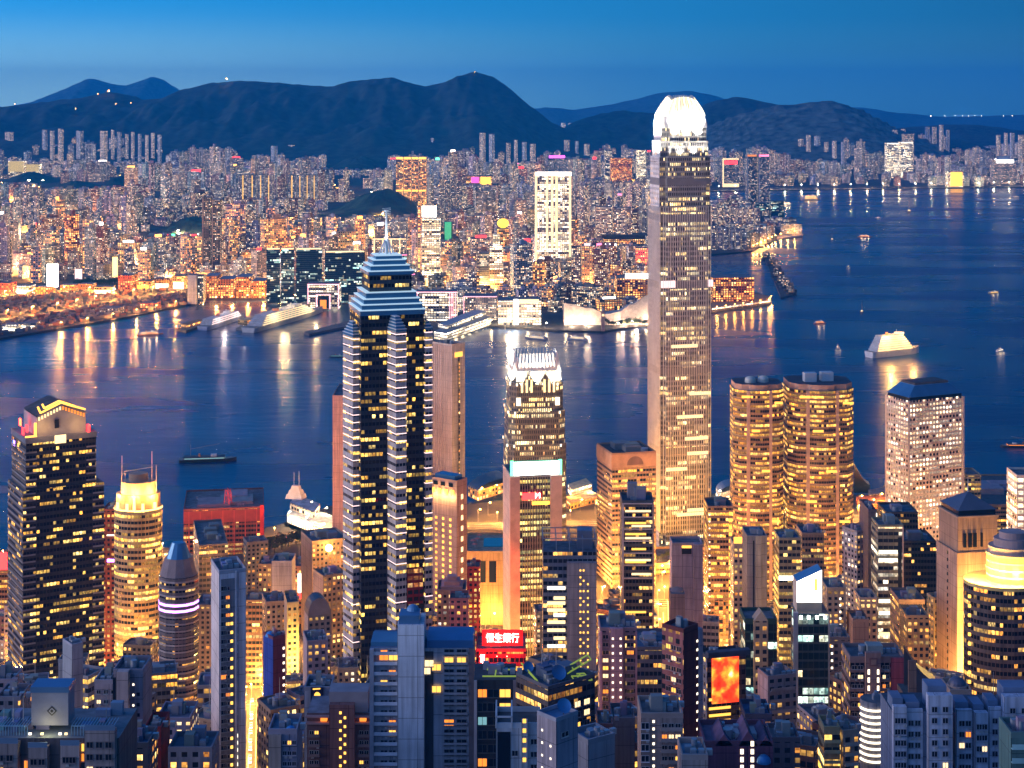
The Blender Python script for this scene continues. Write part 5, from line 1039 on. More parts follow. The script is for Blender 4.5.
t = g('beige balcony flats with a dotted white stair strip', 'the dotted balcony flats', 641, None, 683, 718, 470, 0, 'panel', (.42, .32, .28), d=14, clut=3, cat='apartment tower', name='apartment_tower')
t.dots('R', .30, t.zb + 20, t.zt - 1, 2.1, E_['dotw'], .6, .7); balconies(t, 'R', .46, .98, t.zb + 20, t.zt, 3.1, (.46, .36, .32)); windows(t, 'R', (.56, .72, .88), t.zb + 20, t.zt, 3.1, 1.5, 1.6, .18, seed=7); windows(t, 'R', (.1,), t.zb + 20, t.zt, 3.1, 2.2, 1.8, .0, seed=7, frame=(.7, .7, .75))
g('charcoal curved block below the pink dotted tower', None, 612, None, 635, 722, 560, 0, 'panel', (.15, .14, .17), d=14, clut=2)
t = g('dim block with a red lit shopfront below the pink dotted tower', None, 598, None, 613, 728, 540, 0, 'resi', (.2, .1, .1), d=12); t.panel('red_shopfront', 'R', .1, .9, zat(752, 540), zat(736, 540), E_['red'])
g('dark low office under blue roof sheds beside the oxblood tower', None, 632, None, 668, 650, 740, 0, 'darkband', (.16, .14, .16), d=26, clut=5, hmax=3, rooft=(.12, .16, .24))
# curved office striped with white light
t = cyl_tower('office_tower', 'curved office striped with bands of white light', 'office tower', 876, 13, 703, 530, 'panel', (.38, .36, .38), 'the light striped office', 20)
for k in range(9):
    z = zat(711 + k * 6.4, 530); mb = MB(); f = [(t.cx + t.r * 1.03 * math.cos(a), t.cy + t.r * 1.03 * math.sin(a)) for a in [-math.pi * .95 + i * math.pi * .9 / 14 for i in range(15)]]
    for p, q in zip(f, f[1:]): mb.bar((p[0], p[1], z), (q[0], q[1], z), .55, E_['dotw'])
    t.part('light_band', mb)
t.clutter(2, 3)
t = g('block of yellow lit curved balconies below the white lantern tower', None, 824, None, 840, 731, 520, 0, 'office', (.5, .40, .2), d=10, clut=2, cat='apartment tower', name='apartment_tower'); balconies(t, 'R', 0, 1, t.zb + 30, t.zt, 3.2, (.6, .5, .25))
t = g('cream balcony flats beside the light striped office', None, 841, 843, 858, 735, 520, 12, 'resi', (.45, .34, .26), clut=3, cat='apartment tower', name='apartment_tower'); balconies(t, 'R', .05, 1, t.zb + 30, t.zt, 3.1, (.55, .44, .36))
t = g('dark flats with one dotted white stair column behind the light striped office', None, 826, None, 850, 640, 760, 0, 'resi', (.20, .17, .19), d=18, cat='apartment tower', name='apartment_tower'); t.dots('R', .25, t.zb + 20, t.zt - 2, 3.3, E_['dotw'], .9, 1.0); windows(t, 'R', (.65, .85), t.zb + 60, t.zt - 8, 3.6, 2.6, 1.8, .4, seed=15)
# ------------------------------------------------------------------ apartment towers close to the viewer, windows built one by one
A_ = dict(cat='apartment tower', name='apartment_tower')
fp = foot(211, 219, 246, 600, 20, lmin=9); t = Tower('apartment_tower', 'slim white tower with a blank wall and a pink lit end', 'apartment tower', fp, 600, zat(574, 600), 'the slim white tower')
t.shaft('panel', (.84, .82, .86), 'panel', (.88, .78, .76)); t.parapet(1.2, .4, (.5, .5, .55)); t.clutter(2, 3, (.2, .32, .45))  # dusk pink on the end wall is put into its tint
t.panel('recessed_bay', 'R', .08, .58, t.zb, t.zt - 2, 'panel', (.26, .26, .28), out=-.6, th=.65); t.panel('wall_rib', 'R', .60, .66, t.zb, t.zt + .6, 'con', (.66, .64, .68), th=.8); t.panel('wall_rib', 'R', .70, .73, t.zb, t.zt, 'con', (.5, .5, .55), th=.5)
windows(t, 'R', (.18,), t.zb + 20, t.zt - 3, 3.2, 2.2, 1.6, .08, seed=1, out=.1); windows(t, 'R', (.32,), t.zb + 20, t.zt - 3, 3.2, 1.4, 1.3, .3, ('wino', 'winy'), seed=2, out=.1)
t.dots('R', .47, zat(768, 600), t.zt - 14, 3.2, E_['doty'], .9, 1.1); t.dots('R', .68, zat(790, 600), zat(735, 600), 2.6, E_['dotw'], .9, 1.2); t.dots('R', .68, zat(735, 600), t.zt - 2, 3.2, E_['pinkline'] if 0 else M['con'], .6, .9, 'wall_block')

fp = foot(370, None, 474, 500, 0, 17); t = Tower('apartment_tower', 'blue grey apartment tower split by a tall blank lift core', 'apartment tower', fp, 500, zat(648, 500), 'the blank lift core tower')
t.shaft('panel', (.42, .44, .50), rooft=(.08, .16, .28)); t.panel('lift_core', 'R', .27, .525, t.zb, zat(622, 500), 'panel', (.80, .82, .86), out=-9, th=12)
t.panel('recess_shade_strip', 'R', .53, .61, t.zb, t.zt - 1, 'con', (.05, .05, .06), th=.1); t.panel('wing_edge', 'R', .95, 1.0, t.zb, t.zt, 'con', (.22, .16, .16), th=.6)  # near-black sheet on the wall paints the shade between core and wing
balconies(t, 'R', .0, .265, t.zb + 10, t.zt + 1.5, 3.02, (.64, .68, .76), 1.4, .85); windows(t, 'R', (.135, .215), t.zb + 10, t.zt + .8, 3.02, 2.1, 1.7, .18, seed=21, frame=(.35, .38, .42)); t.panel('side_pier', 'R', 0, .04, t.zb, t.zt, 'con', (.36, .38, .44), th=1.6)
balconies(t, 'R', .70, .94, t.zb + 10, t.zt + 1.5, 3.02, (.36, .36, .40), .9, .5); windows(t, 'R', (.76, .88), t.zb + 10, t.zt + .8, 3.02, 2.9, 1.9, .10, ('winy', 'wino', 'winc'), seed=33, frame=(.3, .3, .32))
for u, dz, m_ in ((.135, 2.3, 'wino'), (.225, 2.3, 'winy'), (.76, 3.4, 'winy'), (.88, 3.4, 'winy'), (.57, 4.2, 'winw'), (.64, 5.4, 'winy'), (.64, 12, 'winy'), (.54, 6.5, 'winw')): window_at(t, 'R', u, t.zt - dz - 1.2, 2.7, 2.0, m_, .5)
mb = MB(); q = [Vector(p) for p in t.fp]; p = on(.40, .2); mb.box((p.x - .6, p.y - 2, zat(622, 500)), (6.2, 7, 2.6), 0, M['metal'], (.10, .24, .42, 0)); mb.dome((p.x + .2, p.y, zat(622, 500) + 2.6), 1.9, 1.7, M['metal'], (.16, .34, .55, 0)); t.part('roof_house', mb)
mb = MB(); p = on(.77, .4); mb.box((p.x, p.y, t.zt), (14, 13, 2.2), 0, M['metal'], (.07, .2, .42, 0)); t.part('roof_slab', mb)
mb = MB(); p = on(.13, .4); mb.box((p.x, p.y, t.zt), (8, 10, 1.2), 0, M['metal'], (.07, .22, .38, 0)); t.part('roof_slab', mb)

fp = foot(474, None, 516, 480, 0, 14); t = Tower('apartment_tower', 'black glazed apartment tower with orange upper rooms and yellow green roof rails', 'apartment tower', fp, 480, zat(680, 480), 'the black tower with green roof rails')
t.shaft('panel', (.05, .05, .055), rooft=(.05, .06, .08)); t.panel('edge_pier', 'R', 0, .07, t.zb, t.zt, 'con', (.40, .36, .38), th=.5); t.panel('edge_pier', 'R', .93, 1.0, t.zb, t.zt, 'con', (.30, .22, .22), th=.6)
windows(t, 'R', (.20,), t.zb + 10, t.zt - 1, 4.0, 2.6, 2.4, .25, ('wino', 'winc'), seed=4, frame=(.1, .1, .1)); windows(t, 'R', (.46, .74), t.zb + 10, t.zt - 1, 4.0, 3.2, 2.4, .22, ('wino', 'winc', 'winy'), seed=9, frame=(.1, .1, .1)); t.dots('R', .965, t.zb + 20, t.zt - 2, 3.6, E_['wino'], .8, .9)
mb = MB(); z = t.zt; q = [Vector(p) for p in t.fp]
for a, b in (((.2, 0), (1.0, 0)), ((.5, .0), (.55, .8)), ((.3, .4), (1, .4))): p, r_ = on(*a), on(*b); mb.bar((p.x, p.y - .3, z + 1.2), (r_.x, r_.y - .3, z + 1.2), .35, E_['neon'])
t.part('roof_rail', mb); t.clutter(2, 3)
# dark cluster of rooftops with dishes
fp = foot(515, 548, 595, 560, 38, lmin=14); t = Tower('office_block', 'dark office block crowded with roof dishes and yellow green steel frames', 'office block', fp, 560, zat(690, 560), 'the roof dishes')
t.shaft('darkband', (.12, .12, .14), 'darkband', (.14, .12, .12), rooft=(.07, .10, .16)); t.parapet(1.2, .4, (.15, .15, .18)); t.clutter(5, 5, (.12, .16, .24), mast=2)
q = [Vector(p) for p in t.fp]
def dish(t, x, y, z, r, col=(.08, .28, .55), yaw=-1.2):
    mb = MB(); ax = Vector((math.cos(yaw) * .8, math.sin(yaw) * .8, .6)).normalized(); s1 = ax.cross(Vector((0, 0, 1))).normalized(); s2 = s1.cross(ax); c0 = Vector((x, y, z)); K, n = 4, 16
    for k in range(K):
        for i in range(n):
            P = []
            for kk, ii in ((k, i), (k + 1, i), (k + 1, i + 1), (k, i + 1)): a = 2 * math.pi * ii / n; rr = r * kk / K; P.append(tuple(c0 + s1 * rr * math.cos(a) + s2 * rr * math.sin(a) + ax * (.35 * r * (kk / K) ** 2)))
            mb.face(P, M['metal'], (*col, 0), smooth=True)
    mb.bar((x, y, z - r * 1.3), (x, y, z), .25, M['metal'], (.2, .2, .25, 0)); return t.part('roof_dish', mb)
for u, v, r in ((.1, .75, 1.9), (.32, .15, 2.6), (.5, .6, 1.5)): p = on(u, v); dish(t, p.x, p.y, t.zt + 3.5, r)
for a, b, h0, h1 in (((.5, .3), (.95, .15), 3, 7), ((.6, .15), (.9, .05), 1.2, .6), ((.1, .95), (.05, .4), 4, 1), ((.62, .3), (.92, .2), 1, .5)):
    p, r_ = on(*a), on(*b); mb = MB(); mb.bar((p.x, p.y, t.zt + h0), (r_.x, r_.y, t.zt + h1), .4, E_['neon']); mb.bar((p.x + 1.2, p.y - .5, t.zt + h0 - 1.4), (r_.x + 1.2, r_.y - .5, t.zt + h1 - 1.4), .4, E_['neon'])
    for s_ in (0, .33, .66, 1): m_ = p.lerp(r_, s_); hh = h0 + (h1 - h0) * s_; mb.bar((m_.x, m_.y, t.zt + hh), (m_.x + 1.2, m_.y - .5, t.zt + hh - 1.4), .3, E_['neon'])
    t.part('roof_frame', mb)
windows(t, 'R', (.62, .82), zat(745, 560), zat(705, 560), 3.6, 2.6, 2.0, .8, ('winw', 'winy'), seed=3)
fp = foot(496, None, 541, 445, 0, 12); t = Tower('apartment_block', 'low white framed block with an open roof terrace and lit square windows', 'apartment block', fp, 445, zat(728, 445), 'the white framed roof terrace')
t.shaft('panel', (.55, .57, .60), rooft=(.10, .09, .09)); t.panel('dark_bay', 'R', .03, .32, t.zb, t.zt - 1, 'glass'); t.parapet(1.4, .3, (.5, .55, .6)); mb = MB(); q = [Vector(p) for p in t.fp]
for u in (0, .35): p, r_ = on(u, 0), on(u, 1); mb.bar((p.x, p.y, t.zt + 3), (r_.x, r_.y, t.zt + 3), .4, M['con'], (.6, .6, .62, 0)); mb.bar((p.x, p.y, t.zt), (p.x, p.y, t.zt + 3), .4, M['con'], (.6, .6, .62, 0)); mb.bar((r_.x, r_.y, t.zt), (r_.x, r_.y, t.zt + 3), .4, M['con'], (.6, .6, .62, 0))
p, r_ = on(0, 0), on(.35, 0); mb.bar((p.x, p.y, t.zt + 3), (r_.x, r_.y, t.zt + 3), .4, M['con'], (.6, .6, .62, 0)); t.part('terrace_frame', mb)
t.panel('stair_tower', 'R', .57, .70, t.zb, t.zt + 2.5, 'panel', (.56, .56, .56), th=1.2); p0 = t.C; t.C = t.C + Vector((0, -1.23)); t.dots('R', .63, zat(760, 445), t.zt + 2, 2.6, E_['winy'], .9, 1.1, 'lit_window'); t.C = p0
windows(t, 'R', (.42,), zat(770, 445), t.zt - 3, 4.5, 1.6, 1.5, .6, ('winy', 'wino'), seed=2); windows(t, 'R', (.84,), zat(770, 445), t.zt - 1, 3.4, 1.7, 1.5, .4, ('wino', 'winy'), seed=5)
fp = foot(537, 556, 578, 420, 42, lmin=7); t = Tower('apartment_block', 'plain grey concrete block with dotted lights and a blue dish on top', 'apartment block', fp, 420, zat(722, 420), 'the plain grey concrete block')
t.shaft('panel', (.34, .33, .40), 'panel', (.38, .34, .38), rooft=(.08, .2, .36)); t.parapet(1.0, .3, (.34, .36, .44)); c = fcen(fp); dish(t, c[0] + 1.5, c[1] - 1, t.zt + 2.4, 1.9); t.dots('L', .72, t.zb + 40, t.zt - 3, 3.2, E_['dotw'], .5, .5, 'lamp'); t.dots('L', .28, t.zb + 40, t.zt - 4.5, 3.2, E_['dotw'], .5, .5, 'lamp'); window_at(t, 'R', .4, t.zt - 4.5, 2.4, 1.3, 'glass')
g('low block under overlapping blue metal roofs beside the plain grey concrete block', None, 570, 588, 615, 745, 440, 32, 'panel', (.34, .34, .38), clut=4, hmax=2, rooft=(.09, .20, .36), **A_)
# --- lower left cluster
fp = foot(-14, None, 119, 410, 0, 20); t = Tower('apartment_tower', 'wide grey brown apartment block with a diamond emblem house on its roof', 'apartment tower', fp, 410, zat(738, 410), 'the diamond emblem roof house')
t.shaft('panel', (.16, .13, .13), rooft=(.20, .23, .26)); q = [Vector(p) for p in t.fp]
for u0, u1, py, us in ((0, .26, 740, (.05, .13, .20)), (.335, .48, 744, (.38, .44)), (.575, .72, 742, (.62, .67)), (.76, .985, 727, (.80, .87, .94))):
    w = t.panel('projecting_wing', 'R', u0, u1, t.zb, zat(py, 410), 'panel', (.36, .29, .28), th=2.4)
    p0 = t.C; t.C = t.C + Vector((0, -2.45)); windows(t, 'R', us, t.zb + 4, zat(py, 410) - 1.2, 3.0, 1.6, 1.5, .10, seed=int(u0 * 100) + 1, frame=(.25, .2, .2)); t.panel('blue_rail', 'R', u0, u1, zat(py, 410), zat(py, 410) + 1.3, 'metal', (.16, .26, .40), out=-.3, th=.12); t.C = p0
for u, z, m_ in ((.49, 735, 'winy'), (.49, 745, 'wino'), (.285, 762, 'winy'), (.31, 752, 'wino')): window_at(t, 'R', u + .25 * (u > .45), zat(z, 410) - 4, 1.5, 2.0, m_, .1)
mb = MB(); mb.box((xat(52, 416), 417, t.zt + 1.6), (9.2, 6, 8.2), 0, M['con'], (.34, .33, .38, 0)); house = t.part('roof_house', mb)
mb = MB(); mb.box((xat(52, 416), 417, t.zt + 9.8), (9.6, 6.4, 1.4), 0, M['metal'], (.10, .22, .40, 0)); t.part('house_roof', mb, house)
mb = MB(); x, y, z = xat(52, 414), 413.9, zat(711, 413.9)
for k, (r, m_) in enumerate(((1.25, M['metal']), (.85, M['con']), (.45, M['metal']))): mb.face([(x - r, y - .02 * k, z), (x, y - .02 * k, z - r), (x + r, y - .02 * k, z), (x, y - .02 * k, z + r)], m_, (.03, .03, .03, 0) if k != 1 else (.34, .33, .38, 0))
t.part('diamond_emblem', mb, house)
for a, m_ in ((30, 'dotw'), (60, 'dotw'), (66, 'winw'), (42, 'winw')): mb = MB(); mb.box((xat(a, 411), 411, t.zt + .4), (.7, .4, .5), 0, E_[m_]); t.part('terrace_lamp', mb)
for a, b in ((-10, 28), (72, 114)):
    mb = MB(); x0, x1 = xat(a, 412), xat(b, 412); k = 14
    for i in range(k + 1): x = x0 + (x1 - x0) * i / k; mb.bar((x, 411.5, t.zt), (x, 411.5, t.zt + 2.4), .14, M['metal'], (.3, .5, .62, 0)); mb.bar((x, 411.5, t.zt + 2.4), (x, 417, t.zt + 2.4), .14, M['metal'], (.3, .5, .62, 0))
    mb.bar((x0, 411.5, t.zt + 2.4), (x1, 411.5, t.zt + 2.4), .2, M['metal'], (.3, .5, .62, 0)); t.part('roof_pergola', mb)
rr = random.Random(4)
for i in range(16):
    mb = MB(); x, y = xat(rr.uniform(-8, 116), 416), rr.uniform(413.5, 428); mb.box((x, y, t.zt), (rr.uniform(1.2, 4.5), rr.uniform(1.2, 4), rr.uniform(.8, 3.4)), 0, M['con'], (rr.uniform(.1, .3), rr.uniform(.18, .34), rr.uniform(.3, .46), 0)); t.part('plant_room', mb)
for i in range(5): mb = MB(); x, y = xat(rr.uniform(0, 112), 416), rr.uniform(413, 426); mb.cyl((x, y, t.zt), .12, rr.uniform(4, 9), M['metal'], (.5, .5, .5, 0), 5, .05); t.part('antenna', mb)
l = bpy.data.lights.new('terrace_light', 'POINT'); l.energy = 400; l.color = (1, .9, .45); l.shadow_soft_size = .2; o = bpy.data.objects.new('terrace_light', l); COL.objects.link(o); o.parent = t.root; o.location = Vector((xat(45, 409), 410.5, t.zt + 2)) - t.root.location
t = g('pale grey ribbed windowless tower before the black pediment tower', 'the pale ribbed windowless tower', 66, 72, 83, 647, 640, 38, 'panel', (.44, .45, .52), 'panel', (.40, .44, .50), clut=1, hmax=2, par=1, **A_)
g('small pale grey block beside the pale ribbed windowless tower', None, 58, None, 66, 663, 655, 0, 'panel', (.46, .47, .48), d=10, clut=1, **A_)
t = g('narrow tower with a pinkish blank fin and dotted flank', 'the pinkish fin tower', 113, None, 143, 674, 480, 0, 'panel', (.32, .30, .36), d=12, clut=2, hmax=3, **A_)
t.panel('blank_fin', 'R', .16, .56, t.zb, t.zt + 1.4, 'panel', (.62, .46, .42), th=2.2); t.panel('dark_slot', 'R', 0, .14, t.zb, t.zt - 1, 'glass'); t.dots('R', .07, t.zb + 20, t.zt - 5, 3.0, E_['dotw'], .6, .8); t.dots('R', .68, t.zb + 20, t.zt - 3, 3.0, E_['dotw'], .5, .6); t.dots('R', .84, t.zb + 20, t.zt - 4, 3.0, M['glass'], .9, 1.0)
t = g('pale pink low flats beside the pinkish fin tower', None, 94, None, 118, 684, 560, 0, 'panel', (.50, .42, .44), d=12, clut=2, rooft=(.1, .2, .3), **A_); windows(t, 'R', (.2, .5, .8), t.zb + 60, t.zt, 3.3, 1.4, 1.3, .1, seed=3)
g('deep red plain block between the pinkish fin tower and lavender flats', None, 144, None, 161, 732, 470, 0, 'panel', (.36, .03, .03), d=12, clut=1, **A_)
t = g('dark flats with draped blue roof sheets below the pinkish fin tower', None, 122, None, 148, 748, 440, 0, 'resi', (.15, .15, .18), d=12, clut=3, rooft=(.06, .18, .34), **A_)
t = g('lavender low flats with orange lamps on the roof edge', None, 156, None, 190, 722, 520, 0, 'resi_lit', (.34, .28, .36), d=14, clut=4, rooft=(.14, .15, .2), **A_)
g('grey low flats with blue roof boxes at the foot of the slim white tower', None, 168, None, 212, 752, 470, 0, 'resi', (.28, .27, .32), d=12, clut=5, rooft=(.12, .16, .22), **A_)
g('greyish pink flats beside the black pediment tower', None, -12, None, 13, 683, 590, 0, 'resi', (.42, .34, .38), d=12, clut=2, **A_)
g('stepped grey flats with a lit terrace below the black pediment tower', None, -4, None, 20, 701, 520, 0, 'resi', (.30, .27, .30), d=12, clut=3, **A_)
t = g('grey white flats with a yellow crescent emblem sign', 'the crescent emblem sign', 304, None, 331, 691, 560, 0, 'panel', (.36, .38, .46), d=12, clut=1, rooft=(.05, .06, .08), **A_)
s = t.panel('sign_board', 'R', .25, .72, zat(702, 560), zat(687, 560), 'metal', (.02, .02, .06), th=.5); a, n_ = t.pt('R', .5, .6); mb = MB(); n = 18
for k in range(n):
    a0, a1 = 2 * math.pi * k / n, 2 * math.pi * (k + 1) / n
    z = zat(695.5, 560); mb.face([(a.x, a.y, z), (a.x + 1.1 * math.cos(a0), a.y, z + 1.4 * math.sin(a0)), (a.x + 1.1 * math.cos(a1), a.y, z + 1.4 * math.sin(a1))], E_['winy'])
mb.bar((a.x - 1.5, a.y, zat(688.5, 560)), (a.x + 1.0, a.y, zat(688.0, 560)), .35, E_['winy']); t.part('crescent_emblem', mb, s)
windows(t, 'R', (.2, .5, .8), zat(768, 560), t.zt - 5, 3.4, 1.6, 1.4, .1, seed=5)
fp = foot(307, None, 371, 520, 0, 15); t = Tower('apartment_tower', 'red brown apartment tower with twin columns of yellow stair lights', 'apartment tower', fp, 520, zat(713, 520), 'the twin yellow stair lights')
t.shaft('panel', (.17, .10, .10), rooft=(.2, .2, .24)); t.panel('central_shaft', 'R', .36, .75, t.zb, zat(702, 520), 'panel', (.24, .12, .115), th=2.4); t.panel('grey_roof_house', 'R', .34, .95, t.zt, zat(693, 520), 'con', (.30, .29, .33), out=-9, th=8)
p0 = t.C; t.C = t.C + Vector((0, -2.45)); t.dots('R', .535, t.zb + 20, zat(711, 520), 2.75, E_['doty'], .7, .8); t.dots('R', .605, t.zb + 21.2, zat(709, 520), 2.75, E_['doty'], .7, .8); t.C = p0
for u in (.02, .80): balconies(t, 'R', u, u + .18, t.zb + 10, t.zt - 4, 3.1, (.20, .15, .15), 1.0, .8); windows(t, 'R', (u + .05, u + .13), t.zb + 10, t.zt - 4, 3.1, 1.3, 1.6, .08, seed=int(u * 100))
for py in (715.5, 722): t.panel('cornice', 'R', -.02, .36, zat(py + .8, 520), zat(py - .8, 520), 'con', (.36, .22, .22), th=1.4); t.panel('cornice', 'R', .75, 1.02, zat(py + .8, 520), zat(py - .8, 520), 'con', (.36, .22, .22), th=1.4)
for u in (.27, .88): t.panel('red_lamp', 'R', u - .05, u + .05, zat(719.5, 520), zat(716.5, 520), E_['wino'], th=1.6)
t = g('beige blank gable flats with a lavender windowed side', None, 268, None, 297, 734, 470, 0, 'panel', (.34, .32, .40), d=12, clut=3, rooft=(.1, .2, .32), **A_); t.panel('blank_gable', 'R', .02, .46, t.zb, t.zt, 'panel', (.44, .38, .34), th=.8); windows(t, 'R', (.58, .74, .9), t.zb + 20, t.zt, 3.0, 1.1, 1.2, .15, seed=2, frame=(.5, .45, .5)); c = fcen(t.fp); mb = MB(); mb.dome((c[0] + 2, c[1] - 4, t.zt), 1.6, 1.6, M['metal'], (.04, .25, .6, 0)); t.part('roof_dome', mb)
# --- lower right cluster
def white_flats(label, noun, wings, Y):
    x0, x1 = wings[0][0], wings[-1][1]; base = max(w[2] for w in wings) + 3
    fp = foot(x0, None, x1, Y, 0, 14); t = Tower('apartment_tower', label, 'apartment tower', fp, Y, zat(base, Y), noun); t.shaft('panel', (.22, .26, .36), rooft=(.05, .08, .13)); W_ = x1 - x0
    for a, b, yt, us, th in wings:
        u0, u1 = (a - x0) / W_, (b - x0) / W_; o = t.panel('projecting_wing', 'R', u0, u1, t.zb, zat(yt, Y), 'panel', (.42, .46, .58), th=th, out=-8 if yt < base - 4 else .03) if 0 else t.panel('projecting_wing', 'R', u0, u1, t.zb, zat(yt, Y), 'panel', (.56, .60, .72), th=th)
        p0 = t.C; t.C = t.C + Vector((0, -th - .05)); windows(t, 'R', [u0 + (u1 - u0) * k for k in us], t.zb + 6, zat(yt, Y) - 1.5, 3.0, 1.5, 1.5, .10, ('winw', 'winy', 'wino'), seed=int(a), frame=(.4, .42, .5)); t.C = p0
        mb = MB(); c, _ = t.pt('R', (u0 + u1) / 2, -4); mb.box((c.x, c.y, t.zt - 1 if yt > base - 4 else t.zt - 1), ((b - a) * Y / F * .8, 6, 2.2 + max(0, (base - yt)) * Y / F), 0, M['con'], (.16, .22, .34, 0)); t.part('roof_house', mb)
    return t
t = white_flats('cool white apartment tower with bay windows and a raised stair block', 'the raised stair block flats', [(892, 905, 704, (.3, .75), 2.0), (905, 922, 708, (.3, .7), .8), (926, 950, 692, (.25, .7), 2.6)], 450)
c = fcen(t.fp); mb = MB(); mb.dome((xat(940, 455), 456, zat(692, 452)), 2.0, 1.6, M['metal'], (.05, .3, .62, 0)); t.part('roof_dome', mb)
white_flats('cool white apartment tower with three bays below the yellow drum tower', 'the three bay white flats', [(955, 971, 708, (.35, .75), 1.2), (973, 986, 710, (.3, .7), 2.2), (988, 1000, 706, (.5,), .8), (1001, 1034, 693, (.25, .6), 3.0)], 455)
t = g('green glazed balcony block in the bottom corner below the white flats', None, 1011, None, 1044, 738, 400, 0, 'panel', (.10, .2, .2), d=10, clut=1, **A_); balconies(t, 'R', 0, 1, t.zb + 20, t.zt + 1, 3.3, (.3, .55, .58), 1.0, 1.1)
fp = foot(908, None, 943, 570, 0, 16); t = Tower('office_block', 'brown block crowned by a curved dark fin shaped roof', 'office block', fp, 570, zat(700, 570), 'the curved fin roof'); t.shaft('panel', (.32, .19, .13), rooft=(.1, .1, .1)); mb = MB(); n = 12; q = [Vector(p) for p in t.fp]
pk = zat(659, 570) - t.zt; prof = [(.16, 1.0)] + [(.16 + .84 * s / n, 1 - (s / n) ** .62 * .72) for s in range(1, n + 1)]
for (u0, h0), (u1, h1) in zip(prof, prof[1:]):
    a0, a1, b0, b1 = on(u0, .05), on(u1, .05), on(u0, .9), on(u1, .9); z0, z1 = t.zt + pk * h0, t.zt + pk * h1
    mb.face([(a0.x, a0.y, z0), (a1.x, a1.y, z1), (b1.x, b1.y, z1), (b0.x, b0.y, z0)], M['metal'], (.13, .12, .13, 0)); mb.face([(a0.x, a0.y, t.zt), (a1.x, a1.y, t.zt), (a1.x, a1.y, z1), (a0.x, a0.y, z0)], M['metal'], (.17, .15, .16, 0)); mb.face([(b1.x, b1.y, t.zt), (b0.x, b0.y, t.zt), (b0.x, b0.y, z0), (b1.x, b1.y, z1)], M['metal'], (.15, .14, .15, 0))
t.part('fin_roof', mb); t.panel('fin_wall', 'R', .0, .22, t.zb, t.zt + pk * .98, 'panel', (.34, .19, .13), th=1.0); t.panel('eave_light', 'R', .5, .98, t.zt - .6, t.zt + .3, E_['wino'])
t = g('small block topped by a dark dome beside the curved fin roof', None, 950, None, 972, 694, 560, 0, 'panel', (.52, .36, .28), d=12, clut=0, name='office_block', cat='office block'); c = fcen(t.fp); mb = MB(); mb.cyl((c[0], c[1] - 1, t.zt), 3.4, 1.6, M['con'], (.5, .36, .3, 0), 16); mb.dome((c[0], c[1] - 1, t.zt + 1.6), 3.0, 2.6, M['metal'], (.14, .14, .19, 0)); t.part('roof_dome', mb); windows(t, 'R', (.25, .42, .58, .75), t.zt - 5, t.zt, 4.4, .8, 2.0, 0)
t = g('maroon gabled flats with two columns of white lamps', 'the maroon gabled flats', 704, None, 773, 746, 460, 0, 'panel', (.20, .07, .11), d=16, clut=4, hmax=2, rooft=(.13, .10, .16), **A_); t.dots('R', .55, t.zb + 30, t.zt - 1, 2.2, E_['dotw'], .9, 1.4, 'lamp'); t.dots('R', .70, t.zb + 30, t.zt + 1.5, 2.2, E_['dotw'], .9, 1.4, 'lamp')
q = [Vector(p) for p in t.fp]
for u0, u1, h in ((.16, .42, 3.2), (.50, .78, 4.2), (.80, 1.0, 2.6)):
    a, b, c, d = on(u0, 0), on(u1, 0), on(u1, .8), on(u0, .8); m0, m1 = on((u0 + u1) / 2, 0), on((u0 + u1) / 2, .8); mb = MB(); z = t.zt
    mb.face([(a.x, a.y, z), (b.x, b.y, z), (m0.x, m0.y, z + h)], M['con'], (.26, .09, .13, 0)); mb.face([(a.x, a.y, z), (m0.x, m0.y, z + h), (m1.x, m1.y, z + h), (d.x, d.y, z)], M['roof'], (.16, .09, .16, 0)); mb.face([(m0.x, m0.y, z + h), (b.x, b.y, z), (c.x, c.y, z), (m1.x, m1.y, z + h)], M['roof'], (.14, .10, .18, 0)); mb.face([(c.x, c.y, z), (d.x, d.y, z), (m1.x, m1.y, z + h)], M['con'], (.2, .08, .1, 0)); t.part('gable_roof', mb)
mb = MB(); p = on(.86, -.02); mb.dome((p.x, p.y - .5, zat(764, 458)), 2.0, 2.2, M['metal'], (.04, .22, .5, 0)); t.part('blue_dome', mb)
g('pale flats with a blue metal roof beside the maroon gabled flats', None, 682, None, 708, 760, 430, 0, 'panel', (.48, .36, .32), d=12, clut=2, hmax=1.5, rooft=(.18, .3, .42), **A_)
g('dark block with blue rooftop tanks behind the maroon gabled flats', None, 745, None, 772, 718, 560, 0, 'resi', (.10, .09, .14), d=14, clut=4, rooft=(.06, .09, .2), **A_)
g('dim flats with a pale grey roof below the grey brown strip window flats', None, 772, None, 800, 742, 500, 0, 'resi', (.16, .13, .15), d=12, clut=3, **A_)
